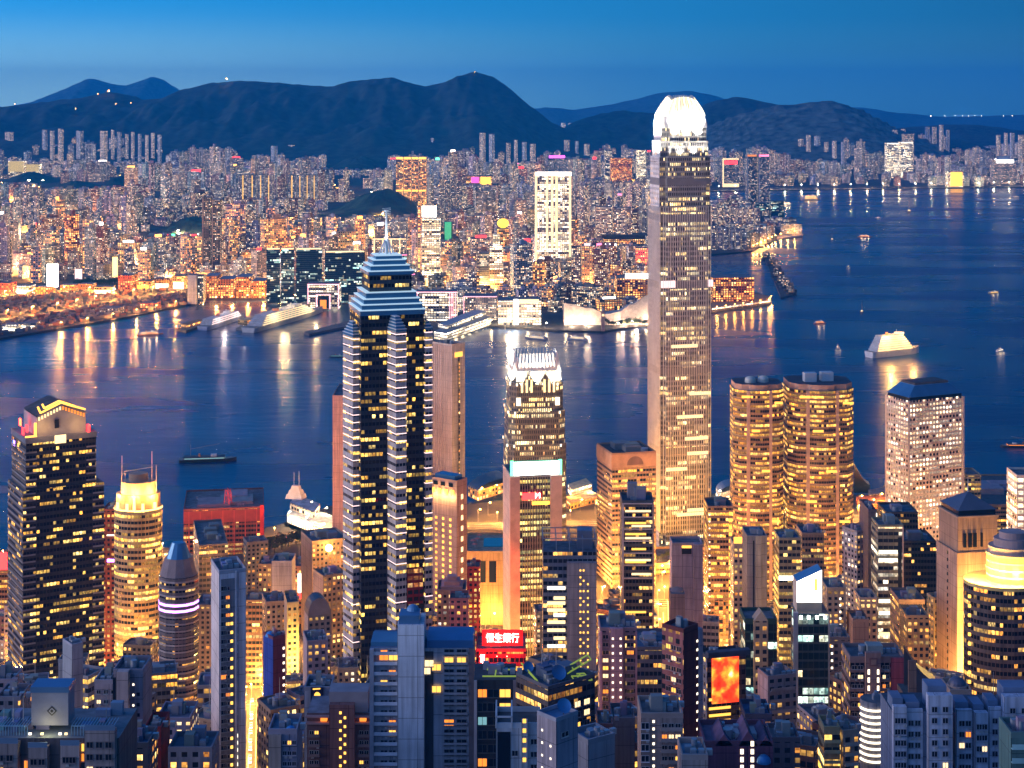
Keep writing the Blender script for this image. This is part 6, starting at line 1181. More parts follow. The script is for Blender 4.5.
# ------------------------------------------------------------------ the far shore
FAR = []         # xl, xr, yt, yb, Y of the named buildings across the water
FL = []          # px, py, noun
def yb2Y(yb): return F * (H - 3.2) / (yb - HZ)
OC2 = []
def k(label, noun, xl, xr, yt, yb, mat='far', tint=(.45, .40, .38), th=0, d=28, cat='tower block', name='tower_block', group=None, xc=None, rooft=(.2, .2, .22)):
    Y = yb2Y(yb); fp = foot(xl, xc, xr, Y, th, d); c = fcen(fp); zt = zat(yt, Y); s = nseed()
    t = Tower.__new__(Tower); t.fp = fp; t.zb = 2.8; t.zt = zt; t.seed = s; t.root = thing(name, label, cat, (c[0], c[1], 2.8), group)
    q = [Vector(p) for p in fp]; t.C = q[0]; t.rd = (q[1] - q[0]).normalized(); t.ld = (q[3] - q[0]).normalized(); t.Lr = (q[1] - q[0]).length; t.Ll = (q[3] - q[0]).length
    OC2.append((c[0], c[1], max(math.hypot(p[0] - c[0], p[1] - c[1]) for p in fp)))
    t.shaft(mat, tint, rooft=rooft); FAR.append((xl, xr, yt, yb, Y)); t.px = Y / F
    if noun: FL.append(((xl + xr) / 2, yb, noun))
    return t
def rbox(t, u, v, w, dp, h, mat, tint=(.3, .3, .3), nm='plant_room', z=None):
    p = t.C + t.rd * t.Lr * u + t.ld * t.Ll * v; mb = MB(); mb.box((p.x, p.y, t.zt if z is None else z), (w, dp, h), math.atan2(t.rd.y, t.rd.x), M[mat] if isinstance(mat, str) else mat, (*tint, 0)); return t.part(nm, mb)
t = k('blazing white tower with glowing vertical strips, tallest beyond the museum roofs', 'the blazing white tower', 535, 571.5, 172, 276, 'far_white', (.6, .56, .52))
for u in (0.0, .30, .44, .56, .93): t.panel('glow_strip', 'R', u, u + .06, t.zb + (4 if u in (0.0, .93) else 60), t.zt, E_['winw'])
t.panel('lit_top', 'R', 0, 1, t.zt - 8, t.zt, E_['white']); t.panel('lit_base', 'R', 0, 1, t.zb, t.zb + 10, E_['warm'])
t = k('lit tower carrying a blank white rooftop screen', 'the white rooftop screen', 422, 440, 219, 286, 'far_white', (.5, .42, .3)); t.panel('rooftop_screen', 'R', .0, .8, zat(217, yb2Y(286)), zat(206, yb2Y(286)), E_['white'])
t.panel('lit_base', 'R', 0, 1, t.zb, t.zb + 14, E_['warm'])
k('slender orange lit shaft beside the white rooftop screen', None, 417.8, 421, 196, 286, 'far_warm', (.6, .42, .3), d=8)
for xl, xr, lab in ((266.5, 280, 'teal glass slab with a white lit roof edge, nearest the moored liners'), (281, 294, 'teal glass slab with a dark green face between two like it'), (296, 322, 'broad teal glass slab with white roof edge behind the square opening hotel'), (325, 365, 'wide teal glass slab with bright white roof lamps behind the spire tower')):
    t = k(lab, lab.split(' ')[0] == 'wide' and 'the wide teal slab' or None, xl, xr, 249 if xl < 300 else 252, 303, 'teal', (.10, .15, .16), th=8); t.panel('lit_roof_edge', 'R', 0.02, .98, t.zt - 1, t.zt + 1.6, E_['winw'])
t = k('office slab with four vertical light lines behind the silver spire', None, 372, 406, 239, 284, 'far', (.25, .25, .24));
for u in (.05, .3, .55, .8): t.panel('light_line', 'R', u, u + .03, t.zb + 40, t.zt, E_['winw'])
t.panel('lit_roof_edge', 'R', 0, 1, t.zt - 1, t.zt + 1, E_['winw'])
t = k('green grey office with a red roof line behind the silver spire', None, 371, 407, 255, 298, 'teal', (.2, .24, .22)); t.panel('red_roof_line', 'R', 0, 1, t.zt - .5, t.zt + 1, E_['pink'])
PK = emit('pink_neon', (1, .42, .48), 2.2, False)
t = k('waterfront hotel outlined in pink neon around a square opening', 'the square opening hotel', 307.5, 339, 284, 309, 'far_white', (.42, .34, .32), d=40)
for u0, u1, z0, z1 in ((0, .03, 3, 99), (.97, 1, 3, 99), (.27, .31, 3, 30), (.69, .73, 3, 30)): t.panel('neon_line', 'R', u0, u1, 3, min(z1, t.zt), PK)
t.panel('neon_line', 'R', 0, 1, t.zt - 1.2, t.zt, PK); t.panel('neon_line', 'R', .27, .73, 29, 30.5, PK); t.panel('square_opening', 'R', .32, .68, 4, 28, 'glass', th=.2); t.panel('lit_lobby', 'R', .4, .6, 4, 20, E_['wino'], th=.4)
t = k('wide waterfront hotel framed by upright pink neon bars', 'the pink barred hotel', 413.5, 457, 292, 321, 'far_white', (.45, .38, .34), d=40)
for u in (.0, .04, .08, .82, .86, .90, .96): t.panel('neon_bar', 'R', u, u + .015, 4, t.zt, PK)
t.panel('neon_line', 'R', 0, 1, t.zt - 1, t.zt + .4, PK)
t = k('square waterfront hotel with one pink neon roof line', None, 463.5, 497, 296.5, 320, 'far', (.5, .42, .40), d=50); t.panel('neon_line', 'R', 0, 1, t.zt - 1, t.zt + .4, PK); t.panel('neon_line', 'R', 0, .02, 4, t.zt, PK)
k('pale green lit office tower beside the stepped yellow office', None, 479.5, 489.5, 253, 294, 'office_white', (.4, .48, .44))
t = k('stepped yellow lit office tower on the waterfront', 'the stepped yellow office', 489.5, 503, 246, 294, 'far_white', (.6, .5, .3)); rbox(t, .5, .5, 14, 14, 22, 'far_white', (.6, .5, .3), 'upper_storeys')
t = k('white corner hotel with a sloping bright roof line and a beam of light', 'the white corner hotel', 498, 541, 301, 325, 'far_white', (.62, .52, .46), d=60); t.panel('light_beam', 'R', .36, .48, 4, t.zt + 3, E_['white']); t.panel('lit_roof_line', 'R', .5, .95, t.zt - 4, t.zt + 3, E_['winw'])
k('dark capped office tower rising beside the white corner hotel', None, 571.5, 581, 247, 290, 'far', (.36, .30, .30), rooft=(.03, .03, .05)); t = k('twin topped office tower with a white glow, next to the museum roofs', None, 582, 593, 246, 292, 'far_warm', (.5, .38, .36)); rbox(t, .5, .3, 12, 6, 5, E_['pinkline'], nm='roof_lamp')
t = k('low red brick office with a slanting white roof strip', 'the white roof strip', 617, 650, 278, 302, 'far_warm', (.42, .14, .12), d=60); t.panel('roof_strip', 'R', .25, 1.05, t.zt - 1, t.zt + 9, E_['white'], th=2)
t = k('flat dark arena with a wide overhanging roof', None, 604, 645, 238, 247, 'far_warm', (.4, .25, .2), d=70, cat='arena', name='arena'); mb = MB(); f = t.fp; c = fcen(f); mb.frustum([(c[0] + (p[0] - c[0]) * 1.0, c[1] + (p[1] - c[1])) for p in f], t.zt - 3, [(c[0] + (p[0] - c[0]) * 1.15, c[1] + (p[1] - c[1]) * 1.15) for p in f], t.zt + 8, M['roof'], (.14, .13, .13, 0)); t.part('roof', mb)
k('magenta lit office behind the white roof strip', None, 636, 649, 248, 268, 'far_warm', (.6, .08, .35))
# museum and concert hall: swooping windowless walls
Y = yb2Y(325); mb = MB(); n = 24; prof = [(564, 303), (590, 308), (606, 314), (618, 312), (632, 304), (648, 295), (662, 288)]
def pf(px):
    for (a, b), (c, d) in zip(prof, prof[1:]):
        if a <= px <= c: q_ = (px - a) / (c - a); q_ = q_ * q_ * (3 - 2 * q_); return b + (d - b) * q_
root = thing('concert_hall', 'windowless concert hall whose floodlit roof sweeps up to a tall wing', 'concert hall', (xat(606, Y), Y, 2.8)); FL.append((606, 320, 'the concert hall')); FAR.append((562, 664, 300, 325, Y)); rf = MB()
for i in range(n):
    p0, p1 = 564 + 98 * i / n, 564 + 98 * (i + 1) / n; x0, x1, z0, z1 = xat(p0, Y), xat(p1, Y), zat(pf(p0), Y), zat(pf(p1), Y)
    mb.face([(x0, Y, 2.8), (x1, Y, 2.8), (x1, Y, z1), (x0, Y, z0)], M['con'], (.72, .62, .54, 0)); mb.face([(x1, Y + 60, 2.8), (x0, Y + 60, 2.8), (x0, Y + 60, z0 * .8), (x1, Y + 60, z1 * .8)], M['con'], (.7, .6, .52, 0))
    rf.face([(x0, Y - 2, z0), (x1, Y - 2, z1), (x1, Y + 62, z1 * .8), (x0, Y + 62, z0 * .8)], M['con'], (.5, .45, .42, 0), smooth=True)
for x, z in ((xat(564, Y), zat(303, Y)), (xat(662, Y), zat(288, Y))): mb.face([(x, Y, 2.8), (x, Y, z), (x, Y + 60, z * .8), (x, Y + 60, 2.8)], M['con'], (.7, .6, .5, 0))
mb.build('sweeping_wall', root); rf.build('sweeping_roof', root)
for px in (572, 588, 622, 636, 650, 660):
    l = bpy.data.lights.new('wall_floodlight', 'POINT'); l.energy = 60000; l.color = (1, .66, .42); l.shadow_soft_size = 2; o = bpy.data.objects.new('wall_floodlight', l); COL.objects.link(o); o.parent = root; o.location = Vector((xat(px, Y), Y - 16, 7)) - root.location
Y = yb2Y(325) - 70; mb = MB(); x = xat(603, Y); mb.box((x, Y, 2.8), (6, 6, 34), 0, M['con'], (.55, .34, .24, 0)); root = thing('clock_tower', 'slim orange lit clock tower by the ferry landing', 'clock tower', (x, Y, 2.8)); mb.build('shaft', root); mb = MB(); mb.dome((x, Y, 36.8), 3, 6, M['con'], (.6, .5, .4, 0)); mb.build('dome', root); mb = MB(); mb.box((x, Y - 3.2, 28), (3.6, .4, 3.6), 0, E_['winw']); mb.build('clock_face', root)
for a, b, lab in ((202, 210, 'very tall dark residential tower, the seaward one of a pair'), (211.5, 220, 'very tall dark residential tower, the landward one of a pair')): t = k(lab, a > 205 and 'the tall dark twin towers' or None, a, b, 197 if a < 205 else 200, 277, 'far_dim', (.16, .14, .13)); t.panel('light_line', 'R', .05, .15, t.zb, t.zt, 'con', (.4, .32, .28))
for a, b, lab in ((747, 757, 'tall slate blue residential tower with an orange roof lamp, on the point'), (758.5, 769.5, 'tall slate blue residential tower with a red roof line, on the point')): t = k(lab, a < 750 and 'the tall slate blue pair' or None, a, b, 155, 208, 'far_dim', (.16, .20, .26), d=40); t.panel('roof_lamp', 'R', .05, .95, t.zt - 5, t.zt + 1, E_['wino'] if a < 750 else E_['pink']); t.panel('light_line', 'R', .02, .12, t.zb, t.zt, 'con', (.5, .5, .55))
k('dark green glass office below the tall slate blue pair', None, 771, 784, 201, 218, 'teal', (.06, .10, .09)); k('low teal glass office at the foot of the tall slate blue pair', None, 756, 770, 203, 212, 'teal', (.12, .2, .2))
t = k('red lit waterfront hotel on the jutting promenade', 'the red promenade hotel', 713, 754, 278, 304, 'far_warm', (.34, .08, .06), d=60, th=6)
for i in range(6): k('grey white slab of the housing rows near the point', None, 712 + i * 6, 716.6 + i * 6, 226 + i * .8, 250, 'far_dim', (.42, .40, .46), group='slabs of the housing rows near the point')
for i in range(8): k('pinkish apartment tower below the tall slate blue pair', None, 712 + i * 6.2, 717 + i * 6.2, 207 + (i % 3), 226, 'far', (.46, .38, .42), group='pinkish apartment towers near the point')
t = k('office block drawn round with a white light outline and red sign', 'the white outlined block', 723, 739, 159, 187, 'far_dim', (.2, .2, .24), d=60)
for u0, u1, z0, z1 in ((-.03, .05, 3, t.zt), (0, 1, t.zt - 3, t.zt + 3), (0, 1, 3, 18)): t.panel('light_outline', 'R', u0, u1, z0, z1, E_['winw'])
t.panel('red_sign', 'R', .1, .9, t.zt - 22, t.zt - 8, E_['red'])
for xl, xr, yt, yb, mat, tint, lab in ((887, 899, 143, 178, 'far_white', (.6, .55, .5), 'floodlit office tower with a bright top on the eastern shore'), (901, 913, 142, 178, 'far_white', (.55, .5, .48), 'floodlit office tower beside its bright topped neighbour'), (904, 914, 134, 172, 'far', (.5, .44, .36), 'cream tower behind the floodlit pair on the eastern shore')):
    t = k(lab, 'floodlit office tower with' in lab and 'the floodlit pair' or None, xl, xr, yt, yb, mat, tint, d=50)
    if mat == 'far_white': t.panel('lit_top', 'R', 0, 1, t.zt - 6, t.zt, E_['dotw'])
t = k('low gold floodlit building on the eastern waterfront', 'the gold floodlit building', 949, 964, 172, 187, 'far_white', (.7, .5, .25), d=60); t.panel('lit_front', 'R', .1, .9, 6, t.zt, E_['amber'])
t = k('office with a long white rooftop sign on the eastern shore', 'the long white sign', 994, 1016, 163, 184, 'far', (.4, .38, .4), d=60); t.panel('rooftop_sign', 'R', .1, .9, t.zt, t.zt + 14, E_['white']); rbox(t, .5, .5, 50, 30, 30, 'metal', (.14, .18, .3))
t = k('tower topped by a glowing yellow dome behind the stepped yellow office', 'the glowing yellow dome', 497, 509, 229, 252, 'far_warm', (.5, .36, .2)); mb = MB(); c = fcen(t.fp); mb.ball((c[0], c[1] - 6, t.zt + 14), 15, E_['yellow'], 14, 8, .8); t.part('glowing_dome', mb)
t = k('office block with a magenta rooftop sign above the blazing white tower', 'the magenta sign', 548, 568, 158, 180, 'far_dim', (.3, .28, .34), d=50); t.panel('rooftop_sign', 'R', .05, .85, t.zt, t.zt + 12, emit('magenta_sign', (1, .12, .85), 3.2)); 
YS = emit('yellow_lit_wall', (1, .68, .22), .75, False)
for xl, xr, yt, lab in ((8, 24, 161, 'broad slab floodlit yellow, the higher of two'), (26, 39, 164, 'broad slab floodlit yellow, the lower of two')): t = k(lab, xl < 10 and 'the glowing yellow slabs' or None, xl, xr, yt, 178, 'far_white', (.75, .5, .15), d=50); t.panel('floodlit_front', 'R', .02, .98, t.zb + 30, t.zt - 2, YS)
for i, (a, b) in enumerate(((239, 247), (248.5, 256), (257.5, 264), (265.5, 272), (288, 296), (297, 303), (304.5, 310), (311.5, 317))):
    t = k('pale slab of a striped housing row, seen end on', i == 1 and 'the striped housing row' or None, a, b, 175, 204, 'far_dim', ((.62, .44, .42), (.62, .56, .52), (.5, .5, .56))[i % 3], d=40, group='slabs of the striped housing row')
    t.panel('lit_stair', 'R', .42, .55, t.zb + 10, t.zt - 2, E_['winy'])
for i, (a, b) in enumerate(((396, 403), (404, 411), (412, 418), (419, 426))): t = k('brown estate tower with an orange lit crown', i == 1 and 'the orange crowned estate' or None, a, b, 157, 209, 'far_warm', (.34, .24, .20), d=50, group='brown estate towers with orange crowns'); t.panel('lit_crown', 'R', 0, 1, t.zt - 8, t.zt, E_['doty']); t.panel('lit_crown', 'R', 0, 1, t.zt - 120, t.zt - 114, E_['doty'])
for i, (a, b) in enumerate(((439, 444), (445, 450), (451, 456), (457, 462))): k('slate brown estate tower behind the white rooftop screen', i == 1 and 'the slate brown estate' or None, a, b, 178 + (i % 2) * 4, 217, 'far_dim', (.24, .21, .21), d=40, group='slate brown estate towers')
for gi, (nm, rows) in enumerate((('pale estate tower on the hill below the ridge', [(377, 385, 134, 156), (386, 392, 133, 156), (393, 399.5, 132, 156), (403, 408, 139, 158), (409, 414, 139, 158), (415, 420, 138, 158), (424, 429, 138, 162), (431, 435, 138, 162), (436, 441, 138, 162)]), ('grey estate tower beside the wooded hill', [(319, 324, 135, 158), (326, 331, 137, 158), (332, 337, 137, 158), (340, 345, 135, 160), (346, 351.5, 134, 160), (300, 306, 143, 162), (288, 296, 146, 164), (271, 279, 146, 166)]), ('high estate tower at the western foot of the ridge', [(5, 15, 133, 164), (42, 49, 130, 165), (50, 56, 130, 166), (58, 65, 130, 166), (76, 85, 131, 168), (100, 109, 130, 168), (111, 116, 131, 166), (117, 123, 132, 166), (125, 130, 133, 168), (131, 136, 133, 168), (138, 143, 134, 168), (145, 150, 134, 168), (151, 156, 134, 168), (157.5, 163, 135, 170)]), ('tall estate tower below the rounded summit', [(479.5, 487, 134, 170), (489, 496, 134, 170), (506, 512, 142, 168), (514, 519, 141, 168), (522, 528, 142, 168), (530, 537, 143, 168), (561, 567, 124, 142), (568, 574, 123, 142), (575, 582, 125, 143), (564, 571, 141, 162), (575, 580, 141, 162), (584, 591, 143, 162)]), ('apartment tower of the eastern shore estates', [(778, 786, 133, 160), (788, 795, 134, 160), (798, 805, 138, 164), (806, 812, 136, 164), (814, 822, 136, 166), (824, 830, 141, 166), (832, 838, 142, 166), (841, 848, 142, 168), (869, 875, 129, 158), (877, 882, 129, 158), (884, 890, 130, 158), (892, 899, 129, 160), (901, 907, 130, 160), (925, 931, 127, 160), (932, 938, 126, 160), (939, 945, 126, 162), (946, 951, 130, 162), (965, 971, 149, 170), (972, 978, 149, 170), (980, 987, 150, 170), (996, 1002, 134, 166), (1004, 1009, 134, 166), (1010, 1016, 133, 166), (1018, 1026, 134, 168)]))):
    for i, (a, b, yt, yb) in enumerate(rows): k(nm, i == len(rows) // 2 and ('the ' + nm.replace('tower', 'towers', 1).split(' ', 1)[0] + ' ' + ' '.join(nm.split(' ')[1:3])) and None, a, b - 1.4, yt + (i * 7 % 3) - 1, yb + (i * 5 % 4) - 2, ('far', 'far_dim', 'far')[i % 3], ((.82, .74, .70), (.70, .74, .82), (.85, .75, .64))[i % 3], d=22, xc=a + (b - a) * .45, th=40, group=nm.replace('tower', 'towers', 1) + ' group')
for a, b, y0, y1, lab, mt in ((47, 58, 264, 287, 'tall white lit billboard above the lit street', 'white'), (75, 82, 269, 279, 'pale red lit billboard over the lit street', 'pinkline'), (112.5, 117.5, 257, 277, 'narrow white lit billboard at the end of a block', 'warm')):
    Y = yb2Y(y1 + 6); root = thing('billboard', lab, 'billboard', (xat((a + b) / 2, Y), Y, 2.8)); mb = MB(); mb.box((xat((a + b) / 2, Y), Y, zat(y1, Y)), ((b - a) * Y / F, 2.5, (y1 - y0) * Y / F), 0, E_[mt]); mb.build('screen', root); mb = MB()
    for q_ in (.2, .8): mb.box((xat(a + (b - a) * q_, Y), Y, 2.8), (1.6, 1.6, zat(y1, Y) - 2.8), 0, M['metal'], (.3, .3, .3, 0))
    mb.build('post', root); FAR.append((a, b, y0, y1, Y))
for a, b, yt, lab in ((204, 217, 276, 'orange lit stepped block nearest the quay road'), (218, 234, 279, 'orange lit block with a grey sloping roof'), (236, 250, 277, 'orange lit warehouse with a long grey roof'), (251, 265, 281, 'reddish warehouse beside the teal slabs')): k(lab, a == 218 and 'the orange warehouses' or None, a, b, yt, 298, 'far_warm', (.42, .16, .06), d=60, rooft=(.3, .34, .4))
k('plain white slab on the quay below the tall dark twin towers', 'the plain white quay slab', 187.5, 196, 275, 304, 'panel', (.62, .64, .68), d=30); k('pale green flats beside the plain white quay slab', None, 196, 203, 276, 303, 'far', (.42, .46, .38), d=30)
t = k('block wrapped in green lit netting beside the white rooftop screen', None, 444, 452, 222, 245, 'panel', (.05, .3, .18), d=30); t.panel('lit_netting', 'R', .1, .9, t.zb + 12, t.zt, emit('green_net', (.05, .8, .4), .5, False))
k('floodlit slab of white dots, first behind the slender towers', None, 590, 598, 200, 232, 'far', (.5, .45, .45)); k('domed pale towers in a pink lit row beside the blazing white tower', None, 596, 612, 207, 246, 'far', (.55, .44, .46), d=40); k('curved pale tower row under a red light line', None, 613, 632, 208, 246, 'far', (.52, .42, .44), d=40)
t = k('red and gold lit shopping block on the northern shore of the inlet', 'the red and gold block', 611, 632, 158, 187, 'far_warm', (.6, .12, .08), d=80); k('striped dark and white office beside the red and gold block', None, 605, 612, 150, 184, 'office_white', (.4, .4, .5), d=60); k('golden lit slab beside the tallest silver tower', None, 637, 646, 150, 184, 'far_white', (.7, .55, .3), d=60)
t = k('long mall lit yellow and magenta below the estate towers', 'the yellow and magenta mall', 466, 506, 176, 187, 'far_warm', (.6, .45, .2), d=60); t.panel('magenta_sign', 'R', .2, .5, t.zb + 18, t.zt - 4, emit('magenta_sign_2', (1, .1, .5), 2)); t.panel('yellow_front', 'R', .55, .95, t.zb + 10, t.zt - 4, E_['amber'])

# ---- apartment and office blocks between them: the 300 largest each a thing, the small far ones one mass
def inpoly(x, y, poly):
    c = False; n = len(poly); j = n - 1
    for i in range(n):
        if (poly[i][1] > y) != (poly[j][1] > y) and x < (poly[j][0] - poly[i][0]) * (y - poly[i][1]) / (poly[j][1] - poly[i][1]) + poly[i][0]: c = not c
        j = i
    return c
SKY = [(-20, 146), (40, 140), (100, 136), (165, 138), (170, 144), (235, 146), (245, 156), (330, 150), (375, 148), (440, 152), (480, 146), (530, 153), (556, 150), (580, 142), (650, 144), (712, 147), (770, 140), (840, 139), (866, 134), (950, 133), (962, 150), (992, 144), (1040, 140)]
def skyy(px):
    for (a, b), (c, d) in zip(SKY, SKY[1:]):
        if a <= px <= c: return b + (d - b) * (px - a) / (c - a)
    return 150
FAR += KF
rg = random.Random(11); cand = []; placed = {}
def free(x, y, r):
    gx, gy = int(x // 80), int(y // 80)
    for i in (-1, 0, 1):
        for j in (-1, 0, 1):
            for (a, b, c) in placed.get((gx + i, gy + j), ()):
                if (a - x) ** 2 + (b - y) ** 2 < ((c + r) * .80) ** 2: return False
    return True
def put(x, y, r): placed.setdefault((int(x // 80), int(y // 80)), []).append((x, y, r))
for a in OC2: put(*a)
tries = 0
while len(cand) < 2900 and tries < 80000:
    tries += 1; px = rg.uniform(-16, 1040); u = rg.random(); py = 149 + 163 * u ** 1.65
    if px > 690 and py > 186.3: 
        if not (712 < px < 800 and 206 < py < 250): continue
    if px < 204 and py > 283: continue
    if px < 345 and py > 301: continue
    if px > 430 and py > 318: continue
    p = gnd(px, py, 3.2); Y = p.y
    if not inpoly(p.x, Y, cp) or Y > 11800: continue
    if any((p.x - a) ** 2 / (1.12 * c) ** 2 + (Y - b) ** 2 / (1.12 * d) ** 2 < 1 for a, b, c, d in KN): continue
    if 330 < px < 420 and 176 < py < 196 and rg.random() < .7: continue
    tall = rg.random(); w = (rg.uniform(15, 28) if rg.random() < .75 else rg.uniform(34, 60)) * (1 + max(0, (Y - 4500)) / 9000); d = rg.uniform(15, 26) * (1 + max(0, (Y - 4500)) / 9000)
    h = rg.uniform(18, 44) if tall < .55 else (rg.uniform(50, 85) if tall < .84 else rg.uniform(85, 130))
    if Y > 6000: h *= rg.uniform(1.1, 1.8)
    if py > 300 or (px > 690 and py > 182): h = min(h, 40)
    yt = HZ + (H - 3.2 - h) * F / Y; lim = skyy(px) + rg.uniform(0, 8)
    for (a, b, t0, b0, Y0) in FAR:
        if Y < Y0 and a - w * F / Y * .6 < px < b + w * F / Y * .6: lim = max(lim, b0 - (b0 - t0) * .16)
    if yt < lim: yt = lim; h = (H - 3.2) - (yt - HZ) * Y / F
    if h < 12: continue
    r = math.hypot(w, d) / 2
    if not free(p.x, Y, r): continue
    put(p.x, Y, r); cand.append((w * h / (Y * Y) * 1e6, p.x, Y, w, d, h, px, py))
cand.sort(key=lambda c: -c[0])
TT = [((.62, .54, .48), 'beige'), ((.72, .68, .68), 'pale'), ((.62, .46, .44), 'pinkish'), ((.34, .28, .24), 'brown'), ((.56, .56, .62), 'grey'), ((.38, .42, .52), 'slate'), ((.62, .48, .34), 'tan'), ((.42, .18, .13), 'brick red')]
MM = [('far', ''), ('far_dim', ''), ('far_dim', '')]
def block(mb, x, y, w, d, h, rot, mat, tint, s):
    fp = rect(x, y, w, d, rot)
    if h > 60 and s < .5:    # cross shaped tower
        a, b = rect(x, y, w, d * .45, rot), rect(x, y, w * .45, d, rot); mb.prism(a, 2.8, 3 + h, M[mat], (*tint, s), cap=M['roof'], captint=(.18, .18, .2, 0), zr=2.8); mb.prism(b, 2.8, 3 + h + 1.5, M[mat], (*tint, s + .3), cap=M['roof'], captint=(.18, .18, .2, 0), zr=2.8)
    else: mb.prism(fp, 2.8, 3 + h, M[mat], (*tint, s), cap=M['roof'], captint=(.2, .19, .2, 0), zr=2.8)
    mb.box((x + w * .1, y, 3 + h), (w * .35, d * .4, 3 + h * .05), rot, M['con'], (*[c * .8 for c in tint], 0))
mass = MB(); SIGN = [('red', .05), ('white', .13), ('green', .14), ('orange', .20), ('pink', .22)]
def where(px, py):
    L = [f for f in FL if f[0] <= px - 3]; Rr = [f for f in FL if f[0] > px + 3]; key = lambda f: abs(f[0] - px) + 2.2 * abs(f[1] - py)
    a = min(L, key=key) if L else None; b = min(Rr, key=key) if Rr else None
    if a and b and key(a) < 130 and key(b) < 130: return 'between %s and %s' % (a[2], b[2])
    c = min([f for f in (a, b) if f], key=key); return ('behind ' if py < c[1] - 12 else ('in front of ' if py > c[1] + 12 else 'beside ')) + c[2]
for i, (_, x, y, w, d, h, px, py) in enumerate(cand):
    rot = rg.choice((.0, .12, -.2, .3, .75, -.5)) + rg.uniform(-.06, .06); tint, tn = rg.choice(TT); east = px > 690
    hot = py > 235 and px < 300 or (py > 250)
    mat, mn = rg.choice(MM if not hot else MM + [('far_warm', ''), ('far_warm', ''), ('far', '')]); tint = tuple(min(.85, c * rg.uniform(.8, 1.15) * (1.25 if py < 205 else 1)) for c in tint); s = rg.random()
    if i < 300:
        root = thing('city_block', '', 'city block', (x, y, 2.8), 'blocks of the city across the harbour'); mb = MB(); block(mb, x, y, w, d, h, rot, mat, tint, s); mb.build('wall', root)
        sg = rg.random(); sn = ''
        for c_, p_ in SIGN:
            if sg < p_: m2 = MB(); m2.box((x, y - d * .3, 3 + h), (w * .55, 1.5, 2.5 + h * .035), rot, E_[c_]); m2.build('rooftop_sign', root); sn = ' under a %s light' % {'red': 'red', 'white': 'white', 'green': 'green', 'orange': 'orange', 'pink': 'pink'}[c_]; break
        hn = 'low' if h < 36 else ('mid height' if h < 62 else 'tall')
        lab = '%s %s block%s %s' % (hn, tn, sn, where(px, py))
        if len(lab.split()) > 15: lab = '%s %s block %s' % (hn, tn, where(px, py))
        root['label'] = ' '.join(lab.split()[:16])
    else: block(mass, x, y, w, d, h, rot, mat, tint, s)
tag(mass.build('distant_city'), 'dense mass of small lit apartment blocks filling the far shore to the hills', 'city', kind='stuff')
# ------------------------------------------------------------------ lamps, piers, boats, trees, cars, small blocks
LM = {}
def lamp(x, y, z, h, kind, energy, label, group, head=.5, pole=.12, nm='street_lamp', lit=True, radius=.6):
    key = (round(h, 1), kind, head)
    if key not in LM:
        mb = MB(); mb.cyl((0, 0, 0), pole, h, M['metal'], (.3, .3, .3, 0), 6, pole * .7); mb.bar((0, 0, h - .2), (head * 2.4, 0, h), pole, M['metal'], (.3, .3, .3, 0)); pm = mb.mesh('lamp_post'); mb = MB(); mb.ball((head * 2.4, 0, h - head * .2), head, E_[kind], 8, 5, .6); hm = mb.mesh('lamp_head'); LM[key] = (pm, hm)
    pm, hm = LM[key]; root = bpy.data.objects.new(nm, pm); COL.objects.link(root); root.location = (x, y, z); tag(root, label, nm.replace('_', ' '), group); o = bpy.data.objects.new('lamp_head', hm); COL.objects.link(o); o.parent = root
    if lit:
        lk = ('L', kind, energy)
        if lk not in LM: l = bpy.data.lights.new('lamp_light', 'POINT'); l.energy = energy; l.color = (1, .40, .07) if kind == 'lampo' else (1, .70, .36); l.shadow_soft_size = radius; LM[lk] = l
        o = bpy.data.objects.new('lamp_light', LM[lk]); COL.objects.link(o); o.parent = root; o.location = (head * 2.4, 0, h - head - .4)
    return root
def along(pts, step):
    out, acc = [], 0.0
    for (x0, y0), (x1, y1) in zip(pts, pts[1:]):
        L = math.hypot(x1 - x0, y1 - y0); d = acc
        while d < L: out.append((x0 + (x1 - x0) * d / L, y0 + (y1 - y0) * d / L, math.atan2(y1 - y0, x1 - x0))); d += step
        acc = d - L
    return out
# Central streets
for pts, step, e, lab in (([(-600, 1388), (-420, 1397), (-300, 1420), (-190, 1482), (-60, 1522), (200, 1547), (480, 1556)], 34, 90000, 'orange street lamp along the harbour highway'), ([(-420, 1306), (0, 1292), (420, 1300)], 36, 85000, 'orange street lamp on the main street between office towers'), ([(-136, 880), (-152, 985), (-164, 1068)], 17, 45000, 'orange street lamp in the narrow street beside the slim white tower'), ([(90, 860), (98, 1000), (112, 1180), (122, 1300)], 36, 85000, 'orange street lamp in the narrow street by the lavender slab'), ([(215, 700), (232, 860), (262, 1090), (286, 1300)], 36, 85000, 'orange street lamp in the narrow street before the amber towers'), ([(-30, 860), (-28, 1000), (-22, 1300)], 36, 85000, 'orange street lamp in the narrow street by the bank tower'), ([(-420, 1062), (-150, 1062), (150, 1058), (430, 1050)], 36, 85000, 'orange street lamp on the street below the hillside towers')):
    for x, y, a in along(pts, step):
        r = lamp(x - math.sin(a) * 8, y + math.cos(a) * 8, gz(y), 11, 'lampo', e, lab, lab.replace('lamp ', 'lamps ', 1)); r.rotation_euler.z = a - 1.57
